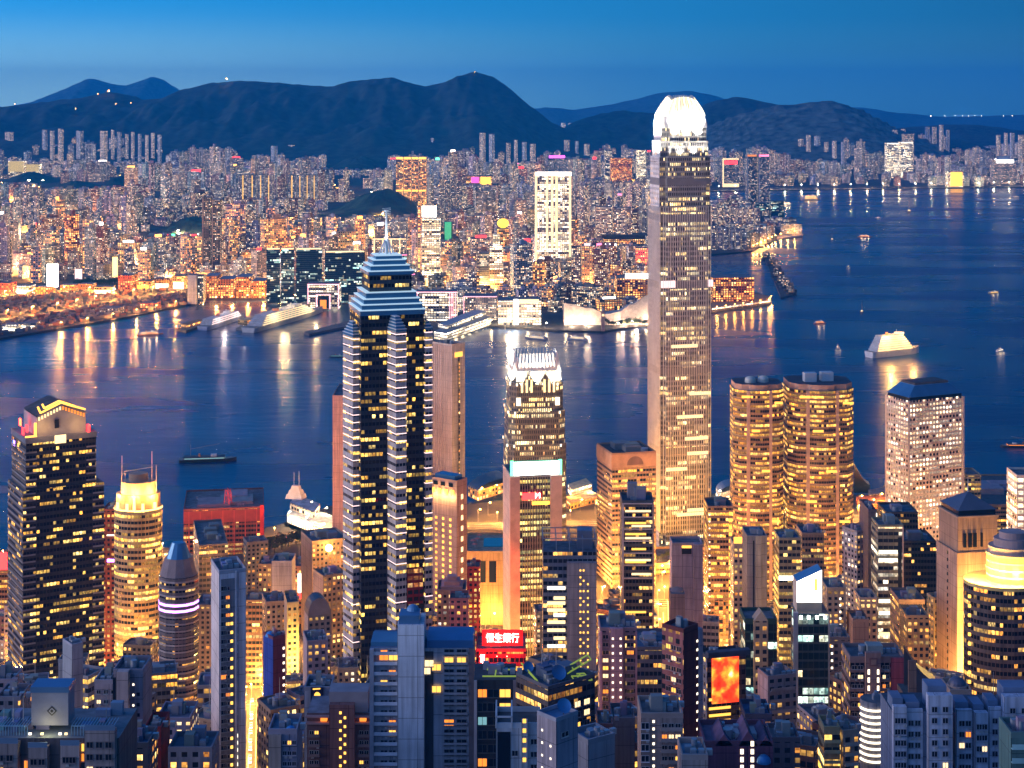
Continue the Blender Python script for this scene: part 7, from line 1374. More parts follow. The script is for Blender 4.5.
# far shore
for pts, step, e, kd, h, hd, lab in (([g2(-20, 322.5), g2(60, 311), g2(110, 301), g2(160, 293), g2(215, 289), g2(270, 286), g2(335, 284)], 58, 260000, 'lampo', 16, 1.1, 'orange lamp on the far shore expressway'), ([g2(-20, 301), g2(10, 297), g2(70, 293), g2(120, 296)], 60, 260000, 'lampo', 14, 1.1, 'orange lamp on the street behind the storage yard'), ([g2(490, 325.5), g2(530, 328), g2(600, 331), g2(645, 325)], 34, 11000, 'lampw', 10, 1.0, 'white lamp on the hotel promenade'), ([g2(716, 311.5), g2(768, 304), g2(771, 300)], 26, 24000, 'lampo', 9, .8, 'orange lamp round the red promenade hotel'), ([g2(752, 250), g2(776, 238.6), g2(798, 234)], 55, 60000, 'lampo', 12, 1.3, 'orange lamp on the quay at the point'), ([g2(600, 192), g2(760, 189.4), g2(900, 187.7), g2(1040, 185.8)], 74, 110000, 'lampw', 18, 1.7, 'white lamp along the eastern waterfront'), ([g2(440, 338), g2(489, 324)], 26, 12000, 'lampw', 9, .9, 'white lamp along the liner terminal pier'), ([g2(60, 328), g2(130, 316), g2(186, 304)], 64, 90000, 'lampo', 10, .9, 'orange lamp along the western quay'), ([g2(215, 302), g2(262, 299), g2(340, 301)], 32, 120000, 'lampo', 10, 1.0, 'amber lamp on the quay behind the moored liners')):
    for x, y, a in along(pts, step): lamp(x, y, 3.2, h, kd, e, lab, lab.replace('lamp ', 'lamps ', 1), hd, .3, radius=1.5, nm='street_lamp' if 'street' in lab or 'expressway' in lab else 'quay_lamp')
rl = random.Random(5); n = 0
while n < 130:           # street lamps down among the far blocks
    px, py = rl.uniform(0, 700), 160 + 135 * rl.random() ** .75; p = gnd(px, py, 3.2)
    if px > 200 and py > 296 or px < 204 and py > 286 or not inpoly(p.x, p.y, cp): continue
    kd = 'lampo' if rl.random() < .72 else 'lampw'; lamp(p.x, p.y, 3.2, 13, kd, 700000 if kd == 'lampo' else 420000, ('orange' if kd == 'lampo' else 'white') + ' street lamp glowing among the far shore blocks', 'street lamps among the far shore blocks', 1.8 if p.y > 4500 else 1.3, .3, radius=2); n += 1
for px, py, e in ((14, 104, 0), (107, 91, 1), (97, 94, 0), (225, 79, 1), (474, 72.6, 0), (60, 112, 0), (75, 109, 0), (115, 104, 0), (130, 103, 0), (245, 98, 0), (262, 101, 0)):   # lamps on the ridge
    Yr = 10950 if py < 100 else 10600; lamp(xat(px, Yr), Yr, zat(py, Yr) - 8, 10, 'lampo', 200000, 'small orange lamp high on the dark mountain ridge', 'lamps on the mountain ridge', 5 if e else 2.0, .4, nm='ridge_lamp', lit=False)
for i, px in enumerate((930, 944, 955, 962, 968, 974, 981, 1003, 1012)): Yr = 15200; lamp(xat(px, Yr), Yr, zat(117, Yr), 12, 'lampw', 1, 'white lamp on the crest of the farthest eastern hills', 'lamps on the farthest hill crest', 2.2, .4, nm='ridge_lamp', lit=False)
# more things that glow on the far side of the quay: stadium style masts
for px, py, top in ((27, 196, 180), (41, 190, 180), (505, 330, 318), (514, 322, 300)): p = gnd(px, py, 3.2); lamp(p.x, p.y, 3.2, zat(top, p.y) - 3.2, 'lampw', 300000, 'tall floodlight mast among the far shore blocks', 'floodlight masts', 3.4, .5, nm='floodlight_mast', radius=2)

rq = random.Random(9); mb = MB(); RD = [(-60, 327), (0, 320), (60, 311), (110, 301), (160, 293), (215, 289)]
for i in range(1500):
    px = rq.uniform(-16, 184); py = rq.uniform(289, 336)
    if any(abs(py - yy) < 1.6 for (xa, ya), (xb, yb_) in zip(RD, RD[1:]) if xa <= px <= xb for yy in (ya + (yb_ - ya) * (px - xa) / (xb - xa),)): continue
    if py > 336 - px * .168 or py < 294 - px * .03: continue
    p = gnd(px, py, 3.2); mb.box((p.x, p.y, 3.3), (rq.uniform(5, 12), rq.uniform(2.5, 6), rq.uniform(2.5, 6)), rq.choice((.2, 1.2)) + rq.uniform(-.1, .1), M['con'], rq.choice(((.22, .20, .20, 0), (.30, .27, .27, 0), (.14, .13, .14, 0), (.35, .16, .10, 0))))
tag(mb.build('stored_goods'), 'dark stacked goods, vehicles and low sheds crowding the western quay', 'stored goods', kind='stuff')
for i, (a, b, yt, yb, mat, tint, nm_) in enumerate(((-6, 9, 283, 296, 'far_warm', (.6, .10, .05), 'red lit shed at the edge of the storage yard'), (14, 30, 286, 294, 'far_white', (.6, .3, .15), 'white lit depot beside the storage yard'), (33, 52, 287, 294, 'far_warm', (.55, .18, .06), 'orange lit depot behind the storage yard'), (60, 74, 285, 292, 'far_warm', (.5, .12, .05), 'long rust red depot behind the storage yard'), (78, 92, 284, 291, 'far_warm', (.6, .24, .1), 'orange lit market hall beside the lit street'), (94, 112, 287, 294, 'far_white', (.65, .4, .2), 'bright white fronted shed by the expressway bend'), (118, 132, 275, 291, 'far_warm', (.5, .10, .06), 'dark red warehouse above the expressway bend'), (136, 150, 281, 290, 'far_warm', (.6, .3, .1), 'amber lit depot above the expressway bend'), (154, 170, 279, 289, 'far_warm', (.6, .35, .12), 'amber glowing flats beside the plain white quay slab'), (172, 185, 276, 289, 'far_warm', (.62, .45, .2), 'yellow glowing block beside the plain white quay slab'), (2, 18, 325, 331, 'far_white', (.55, .55, .55), 'white lit shed on the western quay'), (22, 36, 323, 329, 'far_dim', (.4, .42, .46), 'grey quay shed next to the white lit shed'), (100, 118, 308, 314, 'far_dim', (.34, .32, .34), 'grey low depot between expressway and western quay'), (140, 156, 303, 308, 'far_warm', (.55, .14, .05), 'red lit hut on the western quay edge'))):
    t = k(nm_, None, a, b, yt, yb, mat, tint, d=34, th=-8 + 5 * (i % 3), cat='depot', name='depot')
    if 'white' in nm_ or i in (7, 9): t.panel('lit_front', 'R', .1, .9, 3.4, t.zb + (t.zt - t.zb) * .55, E_['dotw'] if 'white' in nm_ else E_['amber'])
# piers and terminals
def quad_block(name, label, cat, pts, z0, z1, mat, tint, roof=(.2, .2, .22), parent=None, capmat='roof'):
    P = [gnd(*p) for p in pts]; fp = [(p.x, p.y) for p in P]; a = sum(fp[i][0] * fp[(i + 1) % len(fp)][1] - fp[(i + 1) % len(fp)][0] * fp[i][1] for i in range(len(fp)))
    if a < 0: fp = fp[::-1]
    mb = MB(); mb.prism(fp, z0, z1, M[mat], (*tint, nseed()), cap=M[capmat], captint=(*roof, 0), zr=z0)
    if parent: return mb.build(name, parent), fp
    c = fcen(fp); o = mb.build(name, None, (c[0], c[1], z0)); tag(o, label, cat); return o, fp
o, fp = quad_block('liner_pier', 'long lit pier between the two moored liners', 'pier', [(236, 330), (248, 331), (336, 306), (322, 304)], -2, 4, 'con', (.3, .26, .2), (.3, .24, .16))
m_, _ = quad_block('pier_shed', '', '', [(238, 327), (246, 328), (328, 306), (318, 305)], 4, 13, 'far_warm', (.5, .34, .12), (.34, .28, .2), parent=o)
o, fp = quad_block('ferry_jetty', 'low dark jetty with orange lamps beyond the liners', 'pier', [(304, 334), (309, 336), (352, 327), (348, 323)], -2, 3.5, 'con', (.16, .14, .13), (.14, .13, .14))
o, fp = quad_block('ferry_jetty', 'orange lit jetty in front of the first moored liner', 'pier', [(177, 331), (186, 333), (206, 326), (200, 323)], -2, 4, 'con', (.3, .2, .1), (.4, .24, .1)); quad_block('pier_shed', '', '', [(181, 329), (187, 330), (203, 325), (199, 324)], 4, 9, 'far_warm', (.5, .28, .08), (.3, .2, .1), parent=o)
o, fp = quad_block('liner_terminal', 'long low liner terminal with a bright promenade deck', 'terminal', [(434, 341), (446, 343), (491, 326.5), (478, 321)], 3, 16, 'far_white', (.55, .5, .42), (.4, .38, .34))
quad_block('roof_deck', '', '', [(438, 337), (447, 339), (486, 324), (476, 321)], 16, 22, 'far_white', (.5, .5, .5), (.5, .5, .52), parent=o)
o, fp = quad_block('point_pier', 'grey finger pier reaching out from the point', 'pier', [(777, 240), (777, 236.5), (803, 233.5), (803, 237)], -2, 4, 'con', (.3, .3, .34), (.3, .3, .34))
o, fp = quad_block('promenade_terrace', 'curved lit promenade terrace below the red promenade hotel', 'terrace', [(712, 312), (770, 304), (771, 299.5), (756, 297), (712, 302)], 3.2, 6.5, 'far_white', (.5, .3, .15), (.34, .24, .16))
# near shore ferry pier, clock turrets and lit arcades
base = gnd(312, 528); t = thing('ferry_pier', 'white ferry pier with lit arcades, awnings and two masts beside the water', 'ferry pier', (base.x, base.y, 0)); LAND.append((312, 520, base.y, 'the white ferry pier'))
o, fp = quad_block('deck', '', '', [(284, 530), (292, 513), (350, 533), (345, 556)], -2, 4, 'con', (.3, .28, .26), (.25, .24, .24), parent=t)
o, fp = quad_block('hall', '', '', [(287, 527), (294, 514), (346, 534), (341, 549)], 4, 12, 'far_white', (.62, .58, .5), (.50, .50, .52), parent=t); o2, _ = quad_block('upper_hall', '', '', [(290, 522), (296, 513), (320, 523), (314, 532)], 12, 18, 'far_white', (.6, .55, .45), (.55, .55, .58), parent=t)
a, b = Vector((*fp[0], 0)), Vector((*fp[1], 0)); e = [gnd(287, 527), gnd(341, 549)]
for i in range(22): p = e[0].lerp(e[1], (i + .5) / 22); mb = MB(); mb.box((p.x, p.y - .6, 5), (2.0, .4, 5), math.atan2(e[1].y - e[0].y, e[1].x - e[0].x), E_['dotw']); mb.build('lit_arch', t)
for px, py in ((294, 514), (299, 513)): p = gnd(px, py); mb = MB(); mb.cyl((p.x, p.y, 18), .5, 22, M['metal'], (.8, .78, .75, 0), 6, .2); mb.build('mast', t)
mb = MB(); p = gnd(296, 517); 
for k_ in range(3): mb.frustum(rect(p.x, p.y, 17 - 4 * k_, 12 - 3 * k_, -.3), 18 + 4 * k_, rect(p.x, p.y, 15 - 4 * k_, 10 - 3 * k_, -.3), 22 + 4 * k_, M['con'], (.7, .62, .6, 0))
mb.build('tiered_house', t)
for px, py in ((288, 531), (305, 537), (322, 544), (338, 552), (325, 527), (310, 521)): p = gnd(px, py); lamp(p.x, p.y, 4, 14, 'lampw', 30000, 'white lamp on the ferry pier', 'white lamps on the ferry pier', .7, .15)
for label, pts, z1, mat, tint, roof, bl in (('dark curved roofed pier with an amber lit waterside hall', [(468, 500), (478, 505), (512, 494), (500, 486)], 14, 'far_warm', (.5, .32, .12), (.10, .11, .14), 1), ('amber lit pier hall behind the white crowned office tower', [(562, 508), (570, 514), (600, 506), (590, 500)], 10, 'far_warm', (.6, .34, .1), (.5, .3, .12), 0), ('low glass hall blazing amber by the tan banded office', [(568, 496), (572, 502), (592, 496), (586, 490)], 12, 'far_white', (.7, .45, .2), (.6, .5, .3), 0), ('white lit pier hall beside the tallest silver tower', [(716, 500), (720, 506), (738, 500), (733, 494)], 12, 'far_white', (.7, .6, .5), (.28, .34, .4), 1), ('orange lit pier hall next to the amber twin towers', [(714, 516), (718, 522), (738, 516), (734, 510)], 10, 'far_warm', (.6, .32, .1), (.3, .2, .1), 0), ('red orange lit pier market between the amber and round window towers', [(856, 506), (858, 516), (888, 512), (886, 502)], 9, 'far_warm', (.6, .14, .04), (.36, .12, .05), 0), ('grey roofed pier shed behind the red orange pier market', [(868, 500), (870, 505), (888, 503), (886, 497)], 10, 'far_dim', (.3, .28, .3), (.16, .17, .22), 0)):
    o, fp = quad_block('pier_hall', label, 'pier hall', pts, 3.8, z1, mat, tint, roof)
    if bl:
        mb = MB(); q = [Vector(p) for p in fp]; n = 8
        for i in range(n):
            a0, a1 = math.pi * i / n, math.pi * (i + 1) / n; f_ = lambda a, v: tuple((q[0] + (q[3] - q[0]) * ((1 - math.cos(a)) / 2)).to_tuple() if v == 0 else (q[1] + (q[2] - q[1]) * ((1 - math.cos(a)) / 2)).to_tuple()) + (z1 + .05 + 5 * math.sin(a),)
            mb.face([f_(a0, 0), f_(a0, 1), f_(a1, 1), f_(a1, 0)][::-1], M['metal'], (*roof, 0), smooth=True)
        r = mb.build('curved_roof', o)
base = gnd(862, 497); mb = MB(); p = base
for i in range(8):
    a0, a1 = i / 8, (i + 1) / 8; f_ = lambda u, v: (p.x - 8 + 16 * u, p.y + 8 * v, 12 + 22 * (1 - u) ** 1.6 + 2 * v); mb.face([f_(a0, 0), f_(a1, 0), f_(a1, 1), f_(a0, 1)], M['con'], (.6, .62, .42, 0), smooth=True)
    mb.face([(f_(a0, 0)[0], p.y, 4), (f_(a1, 0)[0], p.y, 4), f_(a1, 0), f_(a0, 0)], M['glass'])
tag(mb.build('sail_roof_hall', None, (p.x, p.y, 4)), 'hall with a tall pale green sail roof beside the amber twin towers', 'hall')
for px, py, kd, e in ((480, 500, 'lampo', 22000), (495, 497, 'lampo', 22000), (505, 505, 'lampo', 26000), (488, 515, 'lampo', 26000), (478, 522, 'lampo', 26000), (570, 503, 'lampo', 30000), (580, 512, 'lampo', 30000), (588, 498, 'lampw', 26000), (595, 515, 'lampo', 30000), (718, 503, 'lampw', 26000), (728, 512, 'lampo', 30000), (715, 522, 'lampo', 26000), (860, 508, 'lampo', 26000), (872, 512, 'lampo', 30000), (880, 506, 'lampo', 26000), (884, 514, 'lampo', 26000), (866, 520, 'lampo', 30000), (970, 520, 'lampo', 30000), (985, 515, 'lampo', 30000), (1005, 518, 'lampo', 30000), (650, 570, 'lampo', 30000), (660, 580, 'lampo', 40000), (668, 575, 'lampo', 40000), (715, 580, 'lampo', 30000)):
    p = gnd(px, py, 4); lamp(p.x, p.y, gz(p.y), 12, kd, e, ('orange' if kd == 'lampo' else 'white') + ' lamp on the near shore piers and plazas', 'lamps on the near shore piers and plazas', .8, .16, nm='quay_lamp')

# boats
def boat(label, px, py, L, yaw, hullc=(.6, .6, .62), decks=2, lit='winw', cat='ferry', name='ferry', glow=0, gcol=(1, .7, .35), Hh=None, beam=None, noun=None, roof=(.6, .6, .6), cabin=None, mast=True):
    c = gnd(px, py, 0); root = thing(name, label, cat, (c.x, c.y, 0)); root.rotation_euler.z = yaw; B = beam or L * .24; hh = Hh or max(1.2, L * .05)
    st = [(-.5, .40, 0), (-.46, .48, 0), (-.1, .5, 0), (.25, .45, .02), (.40, .28, .10), (.5, .02, .25)]; mb = MB(); n = len(st)
    for (x0, w0, s0), (x1, w1, s1) in zip(st, st[1:]):
        for sg in (1, -1):
            f = [(x0 * L, sg * w0 * B * .8, -.4), (x1 * L, sg * w1 * B * .8, -.4), (x1 * L, sg * w1 * B, hh * (1 + s1)), (x0 * L, sg * w0 * B, hh * (1 + s0))]; mb.face(f if sg < 0 else f[::-1], M['metal'], (*hullc, 0), smooth=False)
        mb.face([(x0 * L, -w0 * B, hh * (1 + s0) * .98), (x1 * L, -w1 * B, hh * (1 + s1) * .98), (x1 * L, w1 * B, hh * (1 + s1) * .98), (x0 * L, w0 * B, hh * (1 + s0) * .98)], M['con'], (.35, .3, .26, 0))
    x, w = st[0][0] * L, st[0][1] * B; mb.face([(x, w * .8, -.4), (x, -w * .8, -.4), (x, -w, hh), (x, w, hh)], M['metal'], (*hullc, 0))
    def put_(nm, m, parent=None): o = bpy.data.objects.new(nm, m.mesh(nm)); COL.objects.link(o); o.parent = parent or root; return o
    put_('hull', mb); z = hh; l0, l1, bw = -.42, .30, .84; dh = max(1.6, hh * .75) if L < 70 else 3.3
    for k_ in range(decks):
        mb = MB(); mb.box(((l0 + l1) / 2 * L, 0, z), ((l1 - l0) * L, B * bw, dh), 0, M['con'], (*roof, 0)); o = put_('cabin_deck', mb); mb = MB()
        for sg in (1, -1): mb.box(((l0 + l1) / 2 * L, sg * B * bw / 2, z + dh * .26), ((l1 - l0) * L * .96, .12, dh * .40), 0, E_[lit])
        mb.box((l1 * L, 0, z + dh * .3), (.12, B * bw * .9, dh * .42), 0, E_[lit]); put_('lit_windows', mb, o); z += dh; l0 += .05 if L < 70 else .018; l1 -= .07 if L < 70 else .03; bw *= .86 if L < 70 else .95
    mb = MB(); mb.box((.10 * L, 0, z), (L * .1, B * .45, dh * .9), 0, M['con'], (.7, .7, .7, 0)); put_('bridge', mb)
    mb = MB(); mb.cyl((-.15 * L, 0, z), max(.3, L * .022), dh * 1.3, M['metal'], (.5, .2, .1, 0), 8); put_('funnel', mb)
    if mast: mb = MB(); mb.cyl((.05 * L, 0, z), max(.12, L * .004), dh * 2.2, M['metal'], (.7, .7, .7, 0), 5); put_('mast', mb)
    if glow:
        for xx, yy, zz in ((-.25, -.9, 1.0), (.2, -.9, 1.0), (0, .9, 1.0), (0, 0, 2.2)):
            l = bpy.data.lights.new('deck_light', 'POINT'); l.energy = glow; l.color = gcol; l.shadow_soft_size = 1; o = bpy.data.objects.new('deck_light', l); COL.objects.link(o); o.parent = root; o.location = (xx * L, yy * B, z * zz + 1)
    return root
boat('large white cruise ferry ablaze with light in the open harbour', 894, 355, 102, R(30), (.75, .75, .78), 7, 'winw', 'cruise ship', 'cruise_ship', 110000, (1, .50, .12), Hh=9, beam=24)
boat('long white liner moored at the lit pier, the larger of two', 287, 321.5, 290, R(71), (.72, .7, .66), 5, 'winw', 'cruise ship', 'cruise_ship', 60000, (1, .68, .3), Hh=8, beam=32)
boat('slim pale liner moored nearest the lower far shore quay', 224, 323.5, 180, R(76), (.55, .56, .66), 3, 'pinkline', 'cruise ship', 'cruise_ship', 16000, (1, .8, .7), Hh=7, beam=24)
for lab, px, py, L, yaw, hc, dk, lt, gl in (('ferry glowing orange off the western quay with bright water below', 150, 335, 44, R(25), (.7, .3, .15), 2, 'wino', 30000), ('orange lit ferry out by the eastern shore', 811, 200, 80, R(20), (.7, .6, .5), 4, 'doty', 90000), ('small orange lit ferry in the middle of the harbour', 865, 237, 40, R(-5), (.7, .3, .1), 2, 'wino', 20000), ('pale two deck ferry moored on the promenade before the concert hall', 536, 339, 42, R(150), (.5, .5, .55), 2, 'winw', 6000), ('dark roofed ferry moored below the clock tower', 577, 339.5, 38, R(150), (.5, .55, .7), 2, 'winw', 6000), ('small red lit boat off the hotel promenade', 632, 347, 16, R(100), (.5, .1, .08), 1, 'wino', 1500), ('red ferry crossing the wide open water', 820, 323.5, 24, R(20), (.6, .14, .1), 2, 'wino', 4000), ('yellow speedboat drawing a long wake', 994, 293, 26, R(22), (.8, .65, .1), 1, 'doty', 5000), ('small white cabin boat near the picture edge', 1000, 351, 20, R(45), (.8, .8, .8), 1, 'dotw', 4000), ('white motor yacht lit from its foredeck', 838, 348, 14, R(90), (.7, .7, .72), 1, 'winw', 1500), ('bright white boat beside the point pier', 787, 204, 40, R(10), (.8, .8, .8), 2, 'dotw', 60000), ('tiny far boat with one lamp off the eastern shore', 1016, 197, 30, R(10), (.7, .7, .7), 1, 'winw', 4000), ('little launch far out beyond the red ferry', 848, 267, 14, R(60), (.7, .7, .75), 1, 'winw', 1500), ('little white boat running up the far channel', 878, 218, 24, R(35), (.8, .8, .8), 1, 'pinkline', 3000)):
    boat(lab, px, py, L, yaw, hc, dk, lt, glow=gl * .12)
def barge(label, px, py, L, yaw, hullc, red=False):
    r = boat(label, px, py, L, yaw, hullc, 1, 'winc' if not red else 'wino', 'barge', 'barge', 0, roof=(.1, .1, .11), mast=False); mb = MB(); mb.cyl((-.3 * L, 0, L * .08), .35, L * .22, M['metal'], (.2, .2, .2, 0), 6, .2); mb.bar((-.3 * L, 0, L * .22), (.2 * L, 0, L * .30), .4, M['metal'], (.2, .2, .2, 0)); o = bpy.data.objects.new('derrick', mb.mesh('derrick')); COL.objects.link(o); o.parent = r; return r
barge('low dark barge with a derrick alone on the near western water', 208, 461, 62, R(8), (.03, .03, .04)); barge('dark barge with a red bow lamp at the picture edge', 1018, 447, 40, R(178), (.04, .04, .05), True); barge('small dark barge beside the spire tower', 338, 357, 26, R(0), (.03, .03, .04))
def sailboat(label, px, py, L, yaw, s):
    c = gnd(px, py, 0); root = thing('sailing_boat', label, 'sailing boat', (c.x, c.y, 0)); root.rotation_euler.z = yaw; mb = MB(); mb.frustum([(-L / 2, -L * .1), (L * .3, -L * .12), (L / 2, 0), (L * .3, L * .12), (-L / 2, L * .1)], -.3, [(-L / 2, -L * .13), (L * .3, -L * .15), (L * .56, 0), (L * .3, L * .15), (-L / 2, L * .13)], L * .1, M['metal'], (.3, .2, .15, 0))
    def put_(nm, m): o = bpy.data.objects.new(nm, m.mesh(nm)); COL.objects.link(o); o.parent = root
    put_('hull', mb)
    for xm, h in ((-.25, .8), (.1, 1.1)):
        mb = MB(); mb.cyl((xm * L, 0, L * .1), L * .012, L * h, M['metal'], (.4, .3, .2, 0), 5); put_('mast', mb); mb = MB(); k_ = 5
        for i in range(k_):
            a0, a1 = i / k_, (i + 1) / k_; f_ = lambda v, u: ((xm + (.30 * u - .04) * (1 - .5 * v)) * L, L * .03 * math.sin(u * 3.1), L * (.2 + h * .78 * v)); mb.face([f_(a0, 0), f_(a0, 1), f_(a1, 1), f_(a1, 0)], M['con'], (*s, 0))
        put_('sail', mb)
    mb = MB(); mb.box((-.1 * L, 0, L * .1), (L * .4, L * .16, L * .07), 0, E_['winw']); put_('lit_cabin', mb); return root
sailboat('tall white sailed junk off the eastern shore', 909, 212, 46, R(80), (.75, .66, .66)); sailboat('small white sailing boat near the point', 832, 240, 26, R(80), (.8, .75, .75)); sailboat('small pale sailing boat above the red ferry', 862, 312, 18, R(70), (.8, .74, .72))
# dark breakwater crowded with moored boats
P = [gnd(x, y) for x, y in ((764, 257), (770, 256), (797, 295), (781, 299))]; mb = MB(); fp = [(p.x, p.y) for p in P][::-1]
a = sum(fp[i][0] * fp[(i + 1) % 4][1] - fp[(i + 1) % 4][0] * fp[i][1] for i in range(4)); fp = fp if a > 0 else fp[::-1]
mb.prism(fp, -2, 3, M['con'], (.07, .07, .07, 0)); tag(mb.build('breakwater', None, (P[0].x, P[0].y, 0)), 'dark stone breakwater crowded with moored boats', 'breakwater')
rb = random.Random(3); A0, A1 = (P[0] + P[1]) / 2, (P[2] + P[3]) / 2
for i in range(16):
    u = (i + .5) / 16; c = A0.lerp(A1, u); h = 10 + 9 * rb.random(); L = rb.uniform(15, 24); x, y = c.x + rb.uniform(-9, 9), c.y; root = thing('moored_barge', 'dark high sided barge moored at the breakwater', 'barge', (x, y, 0), 'barges moored at the breakwater'); mb = MB(); mb.frustum(rect(x, y, L, 12, .2), 0, rect(x, y, L * 1.08, 13, .2), 6, M['metal'], (.05, .05, .06, 0)); mb.build('hull', root)
    mb = MB(); mb.box((x, y, 6), (L * .5, 8, h - 4), .2, M['far_dim'], (.14, .13, .14, rb.random())); mb.build('wheelhouse', root); mb = MB(); mb.cyl((x + 3, y, 6), .4, h + 6, M['metal'], (.2, .2, .2, 0), 5); mb.bar((x + 3, y, h + 8), (x - 6, y, h + 2), .4, M['metal'], (.2, .2, .2, 0)); mb.build('derrick', root)
    if i % 2 == 0: mb = MB(); mb.box((x - 2, y - 6.8, 6.2), (1.4, .8, 1.2), .2, E_['head'] if i % 4 else E_['doty']); mb.build('deck_lamp', root)
# wakes: strips of broken water
def wake(label, pts, w0, w1):
    mb = MB(); P = [gnd(*p) for p in pts]; n = len(P)
    for i in range(n - 1):
        d = (P[i + 1] - P[i]).normalized(); nn = Vector((-d.y, d.x, 0)); a, b = w0 + (w1 - w0) * i / (n - 1), w0 + (w1 - w0) * (i + 1) / (n - 1)
        mb.face([tuple(P[i] - nn * a + Vector((0, 0, .05))), tuple(P[i + 1] - nn * b + Vector((0, 0, .05))), tuple(P[i + 1] + nn * b + Vector((0, 0, .05))), tuple(P[i] + nn * a + Vector((0, 0, .05)))], M['foam'])
    tag(mb.build('boat_wake'), label, 'wake', kind='stuff')
def foam():
    m, n, b, l = newmat('foam_water'); N = n.nodes; b.inputs['Base Color'].default_value = (.10, .17, .24, 1); b.inputs['Roughness'].default_value = .5; g_ = N.new('ShaderNodeNewGeometry'); mp = N.new('ShaderNodeMapping'); mp.inputs['Scale'].default_value = (.05, .16, 1); l.new(g_.outputs['Position'], mp.inputs[0]); no = N.new('ShaderNodeTexNoise'); no.inputs['Detail'].default_value = 6; no.inputs['Scale'].default_value = 1; l.new(mp.outputs[0], no.inputs['Vector']); mr = N.new('ShaderNodeMapRange'); mr.inputs[1].default_value = .52; mr.inputs[2].default_value = .75; l.new(no.outputs[0], mr.inputs[0]); l.new(mr.outputs[0], b.inputs['Alpha']); return m
M['foam'] = foam()
wake('pale wake trailing from the yellow speedboat', [(990, 294), (960, 304), (920, 314), (880, 323)], 1, 5); wake('pale wake curving past the barge on the western water', [(235, 414), (210, 419), (180, 427), (140, 433)], 4, 7); wake('faint wake trailing the orange ferry off the western quay', [(142, 337), (110, 342), (75, 349), (40, 356)], 3, 9); wake('faint wake behind the large white cruise ferry', [(872, 360), (840, 372), (800, 380), (740, 388)], 5, 12); wake('faint wake of the small white cabin boat', [(996, 353), (960, 361), (910, 369)], 1, 5); wake('faint wake running up the far channel', [(880, 219), (860, 226), (846, 236), (838, 246)], 2, 8)

# trees
def tree_mesh(seed, h, r, n=260):
    rt = random.Random(seed); tr = MB(); tr.cyl((0, 0, 0), h * .045, h * .5, M['bark'], n=7, r2=h * .025)
    for k_ in range(5): a = k_ * 1.25 + rt.random(); tr.bar((0, 0, h * (.3 + .04 * k_)), (r * .6 * math.cos(a), r * .6 * math.sin(a), h * (.55 + .07 * k_)), h * .02, M['bark'])
    cr = MB(); lobes = [(rt.uniform(-.5, .5) * r, rt.uniform(-.5, .5) * r, h * rt.uniform(.5, .82), r * rt.uniform(.35, .6)) for _ in range(7)]
    for i in range(n):
        x, y, z, q = rt.choice(lobes); d = Vector((rt.gauss(0, 1), rt.gauss(0, 1), rt.gauss(0, .8))).normalized() * q * rt.uniform(.6, 1.05); c = Vector((x, y, z)) + d; s_ = r * rt.uniform(.09, .17); u = Vector((rt.gauss(0, 1), rt.gauss(0, 1), rt.gauss(0, 1))).normalized(); v = u.orthogonal().normalized(); cr.face([tuple(c - u * s_), tuple(c + v * s_ * .7), tuple(c + u * s_), tuple(c - v * s_ * .7)], M['leaf'], (rt.uniform(.6, 1.6), rt.uniform(.7, 1.4), 1, 0))
    return tr.mesh('trunk'), cr.mesh('crown')
TM = [tree_mesh(i, 9 + i, 4.2 + .4 * i) for i in range(3)]
def tree(x, y, z, lab, group, s=1.0):
    i = rng.randrange(3); root = thing('tree', lab, 'tree', (x, y, z), group); root.scale = (s, s, s); root.rotation_euler.z = rng.uniform(0, 6)
    for nm, m_ in zip(('trunk', 'crown'), TM[i]): o = bpy.data.objects.new(nm, m_); COL.objects.link(o); o.parent = root
for i in range(22): p = gnd(268 + i * 2.1 + rng.uniform(-1, 1), 549 - i * .25 + rng.uniform(-4, 5), 4); tree(p.x, p.y, 4, 'dark leafy tree on the quay behind the ferry pier', 'trees on the quay behind the ferry pier', rng.uniform(.8, 1.2))
for i in range(14): Yp = 1378 + rng.uniform(0, 22); tree(xat(654 + i * 4.1, Yp), Yp, zat(566, 1370), 'small tree in the roof garden below the tallest silver tower', 'trees in the podium roof garden', rng.uniform(.55, .8))
for i in range(16): p = gnd(655 - i * 4.4 + 40 if 0 else 606 + i * 2.6, 326 + rng.uniform(-1.5, 1.5), 3.2); tree(p.x, p.y, 3.2, 'dark tree on the promenade beside the concert hall', 'trees beside the concert hall', rng.uniform(1.0, 1.5))
for i in range(22): p = g2(74 + i * 2.3 + rng.uniform(-1, 1), 287 - i * .12 + rng.uniform(-1, 1)); tree(p[0], p[1], 3.2, 'dark tree in the row between the orange depots', 'trees in the row between the orange depots', rng.uniform(1.2, 1.9))

